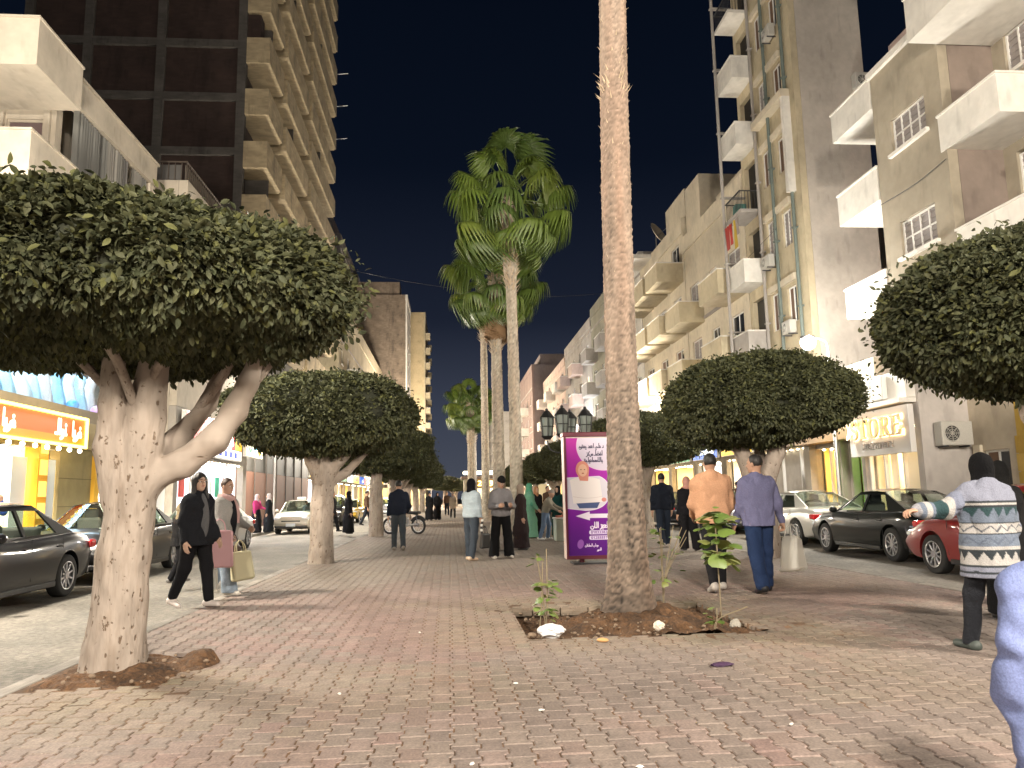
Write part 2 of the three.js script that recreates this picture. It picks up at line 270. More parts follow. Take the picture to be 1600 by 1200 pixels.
{
  const a = .0115, w = .07, l = .1, pts = [[w + a, -l], [w + a, -.058], [w - a, -.04], [w - a, .04], [w + a, .058], [w + a, l]], out = [...pts, ...pts.map(([x, z]) => [-x, -z])];
  const geo = (j, ch, seedK) => {
    const P = [], ring = (s, y) => out.map(([x, z]) => [x - Math.sign(x) * s, y, z - Math.sign(z) * s * (Math.abs(z) > .09 ? 1 : 0)]);
    const r0 = ring(j, -.035), r1 = ring(j, -ch), r2 = ring(j + ch, 0), tri = (a, b, c) => P.push(...a, ...b, ...c), n = out.length;
    for (let i = 0; i < n; i++) { const k = (i + 1) % n; tri(r0[i], r1[k], r0[k]); tri(r0[i], r1[i], r1[k]); tri(r1[i], r2[k], r1[k]); tri(r1[i], r2[i], r2[k]); tri([0, 0, 0], r2[k], r2[i]); }
    let g = new THREE.BufferGeometry(); g.setAttribute('position', new THREE.BufferAttribute(new Float32Array(P), 3)); g = triUV(g); g.computeVertexNormals();
    const uv = g.attributes.uv; for (let i = 0; i < uv.count; i++) uv.setXY(i, uv.getX(i) + seedK * .37, uv.getY(i) + seedK * .61); return g;
  };
  const g4 = [geo(.0028, .006, 1), geo(.0035, .0075, 2), geo(.0024, .005, 3), geo(.003, .009, 4)];
  const tones = [[.31, .205, .17], [.33, .235, .195], [.29, .24, .2], [.33, .28, .235], [.27, .195, .165], [.35, .25, .2]], ms = [], M4 = tones.map((c) => mat(c, .86, { map: T.paver, bumpMap: T.paver, bumpScale: .004 }));
  const white = mat([1, 1, 1], .86, { map: T.paver, bumpMap: T.paver, bumpScale: .004 });
  const list = [];
  for (let c = 0, x = KL + .075; x < KR - .06; x += .14, c++) for (let z = 2; z > -46; z -= .2) {
    const zz = z + (c & 1 ? .1 : 0); if (inPit(x, zz, .05)) continue;
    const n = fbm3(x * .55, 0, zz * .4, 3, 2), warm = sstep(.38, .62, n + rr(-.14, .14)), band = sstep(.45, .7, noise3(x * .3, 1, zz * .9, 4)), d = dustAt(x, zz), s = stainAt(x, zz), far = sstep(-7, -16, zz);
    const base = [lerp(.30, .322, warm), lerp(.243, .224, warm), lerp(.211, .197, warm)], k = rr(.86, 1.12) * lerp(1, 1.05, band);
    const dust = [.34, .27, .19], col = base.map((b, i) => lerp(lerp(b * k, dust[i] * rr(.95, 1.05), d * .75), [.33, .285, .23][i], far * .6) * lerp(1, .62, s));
    list.push([x, zz, col, d]);
  }
  const inView = ([x, z]) => z < -3.2 && Math.abs(x / -z - .083) < .70;
  const near = list.filter(inView).sort((p, q) => Math.hypot(p[0], p[1]) - Math.hypot(q[0], q[1])).slice(0, 300), set = new Set(near), mm = new THREE.Matrix4(), q = new THREE.Quaternion(), e = new THREE.Euler(), s1 = V(1, 1, 1);
  const cols = [];       // a palette of paver tones for the single ones
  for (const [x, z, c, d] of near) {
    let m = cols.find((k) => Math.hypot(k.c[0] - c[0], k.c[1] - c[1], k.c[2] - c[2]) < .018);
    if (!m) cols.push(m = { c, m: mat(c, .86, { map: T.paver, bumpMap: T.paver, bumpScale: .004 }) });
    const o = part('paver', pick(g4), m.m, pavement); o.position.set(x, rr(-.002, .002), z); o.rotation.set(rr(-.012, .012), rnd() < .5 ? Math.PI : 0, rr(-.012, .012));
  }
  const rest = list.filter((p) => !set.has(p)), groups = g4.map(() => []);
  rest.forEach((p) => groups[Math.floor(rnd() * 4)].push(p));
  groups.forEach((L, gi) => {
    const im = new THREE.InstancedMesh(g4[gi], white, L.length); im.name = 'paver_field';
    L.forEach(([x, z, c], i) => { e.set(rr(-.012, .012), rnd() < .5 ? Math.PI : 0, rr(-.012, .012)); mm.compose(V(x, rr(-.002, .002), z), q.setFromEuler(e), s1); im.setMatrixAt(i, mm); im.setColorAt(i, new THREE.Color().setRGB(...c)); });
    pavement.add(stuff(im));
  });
  // sand bed that fills the joints, higher where soil has washed over the paving
  const sx = 190, sz = 260, g = new THREE.PlaneGeometry(KR - KL, 48, sx, sz).rotateX(-Math.PI / 2).translate((KL + KR) / 2, 0, -22), p = g.attributes.position;
  for (let i = 0; i < p.count; i++) { const x = p.getX(i), z = p.getZ(i); p.setY(i, inPit(x, z, .0) ? -.3 : -.0065 + dustAt(x, z) * (.0075 * fbm3(x * 5, 0, z * 5, 2, 3))); }
  part('joint_sand', triUV(g), mat([.27, .21, .16], 1, { map: T.soil }), pavement);
  part('paving_sheet', triUV(new THREE.PlaneGeometry(KR - KL, 120, 4, 40).rotateX(-Math.PI / 2).translate((KL + KR) / 2, -.004, -105.5)), mat([.3, .25, .2], .88, { map: T.grunge }), pavement);
}
struct(part('pavement', [bx(-30, RL, -.2, 0, 6, -230)], M.stone)); struct(part('pavement', [bx(RR, 40, -.2, 0, 6, -230)], M.stone));
// soil: mounds in the two planting pits
function soilPatch(name, label, x0, x1, z0, z1, hf, nx = 60) {
  const nz = Math.ceil(nx * (z1 - z0) / (x1 - x0)), g = new THREE.PlaneGeometry(x1 - x0, z1 - z0, nx, nz).rotateX(-Math.PI / 2).translate((x0 + x1) / 2, 0, (z0 + z1) / 2), p = g.attributes.position;
  for (let i = 0; i < p.count; i++) p.setY(i, hf(p.getX(i), p.getZ(i)));
  const t = triUV(g); const mv = mergeVertices(t, 1e-4); mv.computeVertexNormals(); const o = part(name, mv, M.soil); o.userData.kind = 'stuff'; info(o, label, 'soil'); return o;
}
const lump = (x, z) => .1 * (fbm3(x * 4, 0, z * 4, 4, 17) - .5) + .045 * (fbm3(x * 16, 0, z * 16, 3, 19) - .5);
soilPatch('soil', 'brown soil mound heaped round the foot of the palm trunk in its square pit', PIT.x0 - .02, PIT.x1 + .05, PIT.z0 - .02, PIT.z1 + .03, (x, z) => {
  const d = Math.hypot(x - 1.9, (z + 8.3) * 1.1), e = Math.min(x - PIT.x0, PIT.x1 - x, z - PIT.z0, PIT.z1 - z);
  return -.12 + .22 * sstep(1.1, .1, d) + lump(x, z) * 1.2 + .06 * sstep(1.6, 2.3, x) - .02 * sstep(.1, 0, e) + .09 * sstep(.35, 0, PIT.z1 - z) * sstep(1.1, 1.5, x);
}, 90);
soilPatch('soil', 'dry brown soil and roots heaped round the whitewashed trunk at the left', -3.02, -1.85, -7.2, -5.88, (x, z) => {
  const d = Math.hypot((x + 2.6) * .95, z + 6.6); const c = Math.hypot((x + 2.02) * 1.6, (z + 6.72) * 2.2);
  return -.04 + .065 * sstep(.75, .2, d) + .12 * sstep(.5, .05, c) + lump(x, z) * 1.1 - .14 * sstep(.5, .68, Math.max(Math.abs(x + 2.5) * .95, Math.abs(z + 6.55)));
}, 60);
{ // clods and stones on the soil, the concrete lip of the pit
  const lip = new THREE.Group(); lip.name = 'pit_kerb'; scene.add(struct(lip));
  const lg = rbx(.32, .1, .05, .012, 0, -.05, 0), m = concrete([.3, .24, .18]);
  for (let x = PIT.x0 + .1; x < PIT.x1; x += .33) for (const z of [PIT.z0 - .03, PIT.z1 + .04]) { const o = part('edging_stone', lg, m, lip); o.position.set(x, rr(-.012, .0), z); o.rotation.y = rr(-.04, .04); }
  for (let z = PIT.z0 + .12; z < PIT.z1; z += .33) for (const x of [PIT.x0 - .035, PIT.x1 + .04]) { const o = part('edging_stone', lg, m, lip); o.position.set(x, rr(-.012, 0), z); o.rotation.y = Math.PI / 2 + rr(-.04, .04); }
  const sg = [0, 1, 2].map((k) => { const g = new THREE.IcosahedronGeometry(1, 1), p = g.attributes.position; for (let i = 0; i < p.count; i++) { const f = .7 + .5 * noise3(p.getX(i) * 1.7 + k * 9, p.getY(i) * 1.7, p.getZ(i) * 1.7, 4); p.setXYZ(i, p.getX(i) * f, p.getY(i) * f * .7, p.getZ(i) * f); } g.computeVertexNormals(); return g; });
  const clods = [], N = 250;
  for (let i = 0; i < N; i++) { const a = i < 200, x = a ? rr(PIT.x0, PIT.x1) : rr(-3, -1.85), z = a ? (rnd() < .5 ? rr(PIT.z0, PIT.z1) : PIT.z1 - rr(0, .5)) : rr(-7.1, -5.95), s = rr(.006, .024) * (rnd() < .08 ? 1.8 : 1); clods.push(pick(sg).clone().scale(s, s, s).rotateY(rr(0, 6)).translate(x, (a ? -.07 + .17 * sstep(1.05, .1, Math.hypot(x - 1.9, z + 8.3)) : .02) + rr(-.01, .03), z)); }
  const o = part('clods', merge(clods), mat([.2, .145, .1], 1)); stuff(o); info(o, 'scattered clods and pebbles lying on the soil round the tree trunks', 'clods');
  globalThis.__stone = sg;
}
// ---------------------------------------------------------------- buildings.  Local frame: t = metres ahead along the street, y up, o = metres out from the facade towards the street
class Bld {
  constructor(name, label, cat, X, side, t0, t1, group) { this.X = X; this.dir = side === 'R' ? -1 : 1; this.t0 = t0; this.t1 = t1; this.c = [X, 0, -(t0 + t1) / 2]; this.g = thing(name, label, cat, this.c, 0, group); }
  p(t, y, o) { return [this.X + this.dir * o, y, -t]; }
  box(o0, o1, y0, y1, t0, t1) { return bx(this.dir * o0, this.dir * o1, y0, y1, -t0 - this.c[2], -t1 - this.c[2]); }
  add(name, o0, o1, y0, y1, t0, t1, m, parent = this.g) { return part(name, this.box(o0, o1, y0, y1, t0, t1), m, parent); }
  tyo(g) { return triUV(remap(g, (u, v, w) => [this.dir * w, v, -u - this.c[2]], this.dir < 0)); }       // geometry given in (t, y, o)
  wall(t0, t1, y0, y1, holes, m, thick = .25, name = 'wall', o = 0) {
    const s = rectShape(t0, t1, y0, y1); for (const h of holes) { const q = new THREE.Path(); q.moveTo(h[0], h[2]); q.lineTo(h[0], h[3]); q.lineTo(h[1], h[3]); q.lineTo(h[1], h[2]); q.closePath(); s.holes.push(q); }
    return part(name, this.tyo(new THREE.ExtrudeGeometry(s, { depth: thick, bevelEnabled: false }).translate(0, 0, o - thick)), m, this.g);
  }
  body(h, depth, m, y0 = 0, t0 = this.t0, t1 = this.t1, o = -.26) { return this.add('wall', o, -depth, y0, h, t0 + .003, t1 - .003, m); }
  window(t0, t1, y0, y1, style = 'glass', o = 0, cols = 2, rows = 1) {
    const f = .05, d = o - .1, G = [this.box(d - .04, d + .03, y0, y0 + f, t0, t1), this.box(d - .04, d + .03, y1 - f, y1, t0, t1), this.box(d - .04, d + .03, y0 + f, y1 - f, t0, t0 + f), this.box(d - .04, d + .03, y0 + f, y1 - f, t1 - f, t1)];
    for (let i = 1; i < cols; i++) { const t = lerp(t0, t1, i / cols); G.push(this.box(d - .035, d + .026, y0 + f, y1 - f, t - f * .4, t + f * .4)); }
    for (let i = 1; i < rows; i++) { const y = lerp(y0, y1, i / rows); G.push(this.box(d - .03, d + .022, y - f * .4, y + f * .4, t0 + f, t1 - f)); }
    const w = part('window', G, style === 'dark' ? M.frameB : M.frameW, this.g);
    if (style === 'shutter') { const L = []; const n = Math.max(4, Math.round((y1 - y0) / .09)); for (let i = 0; i < n; i++) { const y = lerp(y0 + f, y1 - f, (i + .5) / n); L.push(this.box(d - .03, d - .005 + .012 * (i & 1), y - .04, y + .035, t0 + f, t1 - f)); } part('shutter', L, M.shutter, w); }
    else if (style === 'lit') this.add('pane', d - .02, d - .01, y0 + f, y1 - f, t0 + f, t1 - f, M.litPane, w);
    else if (style === 'half') { this.add('pane', d - .02, d - .01, y0 + f, y1 - f, t0 + f, (t0 + t1) / 2, M.glass, w); this.add('shutter', d - .02, d, y0 + f, y1 - f, (t0 + t1) / 2, t1 - f, M.wood, w); }
    else this.add('pane', d - .02, d - .01, y0 + f, y1 - f, t0 + f, t1 - f, M.glass, w);
    return w;
  }
  sill(t0, t1, y, m = M.white, o = 0) { return this.add('window_sill', o, o + .1, y - .09, y, t0 - .1, t1 + .1, m); }
  balcony(t0, t1, y0, y1, out, m = M.white, { rail, under = M.soffit, o = 0, cope = true } = {}) {
    const w = .1, G = [this.box(o, o + out, y0, y0 + .14, t0, t1)];
    if (!rail) G.push(this.box(o + out - w, o + out, y0 + .14, y1, t0, t1), this.box(o, o + out - w, y0 + .14, y1, t0, t0 + w), this.box(o, o + out - w, y0 + .14, y1, t1 - w, t1));
    const b = part('balcony', G, m, this.g);
    if (cope && !rail) part('coping', [this.box(o + out - w - .03, o + out + .03, y1, y1 + .05, t0 - .03, t1 + .03), this.box(o, o + out - w - .03, y1, y1 + .05, t0 - .03, t0 + w + .03)], M.white, b);
    if (rail) { const R = [this.box(o + out - .05, o + out, y1 - .04, y1, t0, t1), this.box(o, o + out - .05, y1 - .04, y1, t0, t0 + .04), this.box(o, o + out - .05, y1 - .04, y1, t1 - .04, t1)]; for (let t = t0 + .02; t < t1; t += .14) R.push(this.box(o + out - .035, o + out - .015, y0 + .14, y1 - .04, t - .01, t + .01)); for (let q = o + .1; q < o + out; q += .14) R.push(this.box(q, q + .02, y0 + .14, y1 - .04, t0 + .01, t0 + .03)); part('railing', R, M.darkMetal, b); }
    return b;
  }
}
M.litPane = glow([1, .72, .36], 1.6);
// air conditioner hung on a wall: casing, fan grille, bracket
function aircon(label, pos, turn, m = M.acW, s = 1) {
  const a = thing('air_conditioner', label, 'air conditioner', pos, turn);
  part('casing', rbx(.82 * s, .6 * s, .32 * s, .03, 0, .3 * s, 0), m, a);
  const ring = [new THREE.TorusGeometry(.2 * s, .015, 6, 24).translate(-.14 * s, .3 * s, .165 * s)]; for (let i = 1; i < 4; i++) ring.push(new THREE.TorusGeometry(.05 * i * s, .006, 4, 20).translate(-.14 * s, .3 * s, .17 * s)); for (let i = 0; i < 8; i++) ring.push(bx(-.006, .006, 0, .2 * s, 0, .008).rotateZ(i * Math.PI / 4).translate(-.14 * s, .3 * s, .165 * s));
  part('fan_opening', new THREE.CylinderGeometry(.2 * s, .2 * s, .01, 24).rotateX(Math.PI / 2).translate(-.14 * s, .3 * s, .158 * s), M.black, a);
  part('fan_grille', ring, M.acW, a); part('bracket', bx(-.3 * s, -.26 * s, -.04, 0, -.3, .16), M.darkMetal, a); part('bracket', bx(.26 * s, .3 * s, -.04, 0, -.3, .16), M.darkMetal, a); return a;
}
// a lit shop room behind an opening
function shop(b, t0, t1, h, { wall = [.75, .68, .52], light = [1, .78, .45], k = 14, depth = 3.2, goods = 'clothes', o = 0, frame = M.frameW, cols = [], door = true, gl = .0 } = {}) {
  const W = mat(wall, .8), room = b.add('shop_floor', o - .05, o - depth, 0, .12, t0, t1, mat([.5, .45, .38], .35));
  part('shop_interior', [b.box(o - depth + .1, o - depth, .12, h, t0, t1), b.box(o - .3, o - depth + .1, .12, h, t0, t0 + .08), b.box(o - .3, o - depth + .1, .12, h, t1 - .08, t1), b.box(o - .05, o - depth, h, h + .1, t0, t1)], W, b.g);
  const n = Math.max(1, Math.round((t1 - t0) / 1.6));
  for (let i = 0; i < n; i++) { const t = lerp(t0, t1, (i + .5) / n); b.add('ceiling_lamp', o - .7, o - depth + .6, h - .06, h - .005, t - .3, t + .3, glow(light, k * .22)); }
  const L = new THREE.RectAreaLight(C(light), k, depth * .5, Math.max(.5, (t1 - t0) * .6)); L.name = 'shop_light'; L.position.set(...b.p((t0 + t1) / 2, h - .08, o - depth * .5)); L.rotation.x = -Math.PI / 2; L.rotation.z = 0; scene.add(L);
  // rows of shallow spotlights just inside the opening
  for (let t = t0 + .25; t < t1; t += .55) part('spotlight', new THREE.SphereGeometry(.06, 10, 8).scale(1, .5, 1).translate(b.dir * (o - .16), h - .03, -t - b.c[2]), glow([1, .86, .6], 9), b.g);
  if (goods) {
    const tones = { clothes: [[.5, .09, .08], [.1, .13, .3], [.7, .66, .58], [.6, .36, .12], [.08, .08, .09], [.5, .3, .34], [.2, .3, .2]], toys: [[.75, .06, .05], [.08, .16, .7], [.85, .65, .05], [.8, .8, .8], [.08, .5, .3], [.8, .25, .5]], gold: [[.8, .5, .12], [.85, .75, .5], [.6, .3, .05], [.8, .12, .06], [.9, .85, .7]], food: [[.8, .25, .05], [.85, .7, .2], [.9, .88, .8], [.1, .3, .7]] }[goods] ?? [];
    for (let lv = 0; lv < 3; lv++) { const y = .5 + lv * .75; b.add('shelf', o - depth + .5, o - depth + .12, y, y + .04, t0 + .1, t1 - .1, M.wood); const byTone = tones.map(() => []); for (let t = t0 + .15; t < t1 - .3; t += rr(.14, .34)) { const w = rr(.1, .26), hh = rr(.15, .5); byTone[Math.floor(rnd() * tones.length)].push(b.box(o - depth + .45, o - depth + .15, y + .04, y + .04 + hh, t, t + w)); } byTone.forEach((G, i) => G.length && stuff(part('goods', G, mat(tones[i], .7), b.g))); }
    if (goods === 'clothes' || goods === 'gold') for (let t = t0 + .6; t < t1 - .4; t += 1.15) {    // dressed figures in the window
      const c = pick(tones), y0 = .35, oo = o - .9; const prof = [[.02, 0], [.2, .02], [.17, .3], [.13, .55], [.16, .8], [.19, 1.0], [.16, 1.1], [.05, 1.16], [.045, 1.24], [.075, 1.3], [.08, 1.4], [.05, 1.47], [0, 1.49]].map(([x, y]) => new THREE.Vector2(x, y));
      const m = part('mannequin', new THREE.LatheGeometry(prof, 14).scale(1, 1, .7).rotateY(Math.PI / 2).translate(b.dir * oo, y0, -t - b.c[2]), mat(c, .7), b.g); b.add('plinth', oo - .3, oo + .3, .12, .36, t - .3, t + .3, W); void m;
    }
  }
  if (door) { const G = []; for (const t of cols) G.push(b.box(o - .2, o - .1, .12, h, t - .035, t + .035)); for (const q of G) part('mullion', q, frame, b.g); if (gl) b.add('shop_window', o - .16, o - .15, .15, h, t0, t1, phys([.95, .95, .95], .02, { transmission: 1, thickness: 0 })); }
  return room;
}
// sign board parallel to the facade; face is drawn on a canvas, lit from within when k > 0
function signBoard(label, b, t0, t1, y0, y1, o, draw, { k = 0, frame = M.frameW, px = 512, depth = .14 } = {}) {
  const w = t1 - t0, h = y1 - y0, s = thing('shop_sign', label, 'sign', b.p((t0 + t1) / 2, y0, o), b.dir > 0 ? Math.PI / 2 : -Math.PI / 2);
  part('sign_box', rbx(w, h, depth, .02, 0, h / 2, depth / 2), frame, s);
  if (draw) { const t = ctex(px, Math.max(32, Math.round(px * h / w)), draw); part('sign_face', new THREE.PlaneGeometry(w - .06, h - .06).translate(0, h / 2, depth + .004), k ? new THREE.MeshStandardMaterial({ map: t, roughness: .5, emissive: new THREE.Color(1, 1, 1), emissiveMap: t, emissiveIntensity: k }) : mat([1, 1, 1], .6, { map: t }), s); }
  s.w = w; s.h = h; s.d = depth; return s;
}
function signLetters(s, txt, size, y, m, f, dz = .05, mOf) { const L = letters(txt, size, .05, f); let i = 0; for (const g of L) part('letter', g.translate(0, y, s.d + dz), mOf ? mOf(i++) : m, s); }

// ================================================================ right side
{ // beige corner block with white balconies
  const b = new Bld('apartment_building', 'beige apartment building with white balconies and gridded windows above the menswear shop', 'building', 13.2, 'R', 12.5, 21.5);
  b.wall(12.5, 16.6, 3.95, 14.2, [[13.6, 15.9, 10.95, 11.95], [13.6, 15.9, 7.95, 9.0], [13.6, 15.9, 5.0, 6.1]], M.beige);
  for (const y of [10.95, 7.95, 5.0]) { b.window(13.6, 15.9, y, y + 1.0, 'shutter', 0, 6, 1); b.sill(13.6, 15.9, y - .02); }
  b.body(13.9, 6, M.beige, 3.95, 12.5, 21.4);
  b.wall(16.6, 21.4, 3.95, 12.6, [[19.6, 20.6, 10.2, 12.0], [19.6, 20.6, 7.4, 9.3], [19.6, 20.6, 4.6, 6.4]], M.beige);
  for (const y of [10.2, 7.4, 4.6]) b.window(19.6, 20.6, y, y + 1.8, 'half', 0, 2, 1);
  // projecting block, its front 1.4 m forward
  b.wall(16.3, 19.15, 4.4, 12.62, [[16.95, 18.4, 10.12, 11.02], [16.95, 18.4, 7.28, 8.2], [16.95, 18.4, 4.75, 5.6]], M.beige, .25, 'wall', 1.4);
  for (const y of [10.12, 7.28, 4.75]) { b.window(16.95, 18.4, y, y + .91, 'shutter', 1.4, 4, 2); b.sill(16.95, 18.4, y - .03, M.white, 1.4); }
  b.add('wall', 0, 1.14, 4.4, 12.62, 16.303, 19.147, plaster([.25, .2, .17]));
  b.add('coping', -.1, 1.5, 12.625, 12.8, 16.25, 19.2, M.white); b.add('coping', -.3, .1, 12.62, 12.78, 19.21, 21.4, M.white);
  for (const [y0, y1] of [[11.8, 12.68], [9.15, 10.08], [6.3, 7.15]]) b.balcony(19.2, 21.35, y0, y1, 1.42, M.white);
  b.balcony(12.9, 16.25, 11.9, 13.0, 2.15, M.white); b.balcony(14.5, 16.5, 9.25, 10.13, 1.42, M.white); b.balcony(13.6, 16.25, 6.35, 7.2, 1.42, M.white);
  for (const y of [12.1, 9.4, 6.5]) b.add('ceiling_rose', .3, .42, y + 1.75, y + 1.9, 14.4, 14.52, M.darkMetal);
  // ground floor: yellow stone front and the projecting shop
  const ys = plaster([.55, .36, .07]);
  b.wall(12.5, 16.9, 0, 3.9, [[13.1, 14.4, .1, 2.5], [15.2, 15.9, .1, 2.4]], ys, .25); for (let y = .4; y < 3.8; y += .42) for (let t = 14.5 + ((y * 10 | 0) & 1) * .3; t < 16.5; t += .62) if (y > 2.5 || t + .6 < 15.2 || t > 15.9) b.add('stone', 0, rr(.012, .03), y, y + .4, t, t + .6, pick([ys, plaster([.6, .4, .1]), plaster([.5, .32, .06])]));
  b.window(13.1, 14.4, .1, 2.5, 'dark', 0, 2, 1); b.window(15.2, 15.9, .1, 2.4, 'dark', 0, 1, 2);
  b.wall(16.9, 18.5, 0, 3.9, [[17.2, 18.1, .05, 2.2]], plaster([.5, .43, .33]), .25); b.window(17.2, 18.1, .05, 2.2, 'half', 0, 2, 1);
  b.add('door_surround', 0, .08, 0, 2.35, 18.1, 18.35, M.cream);
  b.add('wall', -3.5, 1.3, 0, 4.39, 18.5, 18.75, plaster([.52, .48, .45])); b.add('wall', -3.5, 1.3, 0, 4.39, 21.25, 21.45, M.grey);
  b.add('wall', -.3, 1.3, 3.0, 4.39, 18.75, 21.25, M.cream); b.add('canopy', 1.3, 1.75, 3.5, 3.62, 18.6, 21.45, M.white);
  b.add('fascia', 1.3, 1.55, 3.63, 4.35, 18.6, 21.45, M.white);
  shop(b, 18.75, 21.25, 2.95, { o: 1.3, wall: [.8, .72, .55], k: 16, cols: [18.8, 19.55, 20.45, 21.2], light: [1, .76, .4] });
  for (const [t0, t1] of [[18.95, 19.25], [19.75, 20.3], [20.7, 21.05]]) b.add('display_panel', .55, .65, .12, 2.9, t0, t1, mat([.85, .8, .7], .6));
  const s = signBoard('white shop sign with gold back-lit STORE lettering over the menswear window', b, 18.55, 21.5, 2.22, 3.45, 1.42, null, { frame: mat([.62, .6, .58], .6), depth: .16 });
  const back = glow([1, .62, .22], 5), face = mat([.55, .42, .24], .4, { metalness: .3 });
  signLetters(s, 'STORE', .52, .74, face, fontSerif, .06); for (const g of letters('STORE', .54, .02, fontSerif)) part('letter_glow', g.translate(0, .74, s.d + .012), back, s);
  signLetters(s, 'MENSWEAR', .17, .26, mat([.3, .27, .24], .5), fontSerif, .0);
  part('star_emblem', extr(poly([[-.26, -.26], [0, -.12], [.24, -.28], [.12, 0], [.28, .26], [0, .14], [-.24, .28], [-.12, 0]]), .05).translate(-1.3, .78, s.d + .01), glow([1, .8, .5], 5), s);
  const sb = signBoard('white plaster sign box with raised grey Arabic letters above the STORE sign', b, 19.4, 20.9, 3.68, 4.32, 1.56, (g, w, h) => { g.fillStyle = '#bdb8ae'; g.fillRect(0, 0, w, h); g.strokeStyle = '#5b5751'; g.fillStyle = '#5b5751'; g.lineWidth = 4; g.strokeRect(w * .3, h * .08, w * .4, h * .84); arab(g, [['f', 'L', 'A', 'N']], w * .66, h * .45, h * .3, h * .05); arab(g, [['t', 'r', 'k']], w * .62, h * .84, h * .28, h * .05); }); void sb;
  const ps = signBoard('framed maroon and white shop poster with black Arabic words on the yellow stone front', b, 14.3, 15.75, 2.62, 3.5, .06, (g, w, h) => { g.fillStyle = '#3a1214'; g.fillRect(0, 0, w, h); g.fillStyle = '#e9e6e0'; g.fillRect(w * .04, h * .1, w * .2, h * .4); g.beginPath(); g.moveTo(w * .32, h * .04); g.lineTo(w * .96, h * .04); g.lineTo(w * .92, h * .6); g.lineTo(w * .4, h * .52); g.fill(); g.fillRect(w * .08, h * .58, w * .2, h * .36); g.fillRect(w * .42, h * .68, w * .3, h * .26); g.fillStyle = g.strokeStyle = '#17130f'; arab(g, [['h', 'r', 'b', 'T']], w * .8, h * .4, h * .27, h * .06); g.beginPath(); g.arc(w * .18, h * .76, h * .1, 0, 7); g.fill(); g.beginPath(); g.arc(w * .14, h * .3, h * .1, 0, 7); g.stroke(); }, { frame: M.cream, depth: .06 }); void ps;
  const pl = thing('shop_sign', 'grey PALI letters fixed to the yellow stone wall under the poster', 'sign', b.p(14.9, 2.2, .04), -Math.PI / 2); for (const g of letters('PALI', .3, .04, fontSerif)) part('letter', g.translate(0, .2, 0), mat([.4, .36, .28], .5), pl);
  aircon('white air conditioner on the side wall of the menswear shop beside the sign', [12.6, 2.35, -18.28], 0, M.acW, 1.0);
  aircon('grey air conditioner caged in a window below the white balconies', b.p(20.4, 7.55, .2), -Math.PI / 2, M.acW, .9);
  const rw = new Bld('apartment_building', 'dim pinkish upper wing with a sloped parapet behind the beige roof', 'building', 17.0, 'R', 22.5, 26);
  rw.body(17.2, 9, plaster([.42, .24, .2]), 0, 22.5, 26, 0); rw.add('parapet', -9, .12, 17.2, 18.1, 22.5, 26, M.pinkish); rw.add('wall', 0, .35, 12, 16.1, 23.2, 23.9, M.pinkish);
  aircon('air conditioner on a bracket at the grey tower corner above the beige roof', [15.6, 16.15, -25.7], 0, M.acW, 1.0);
}
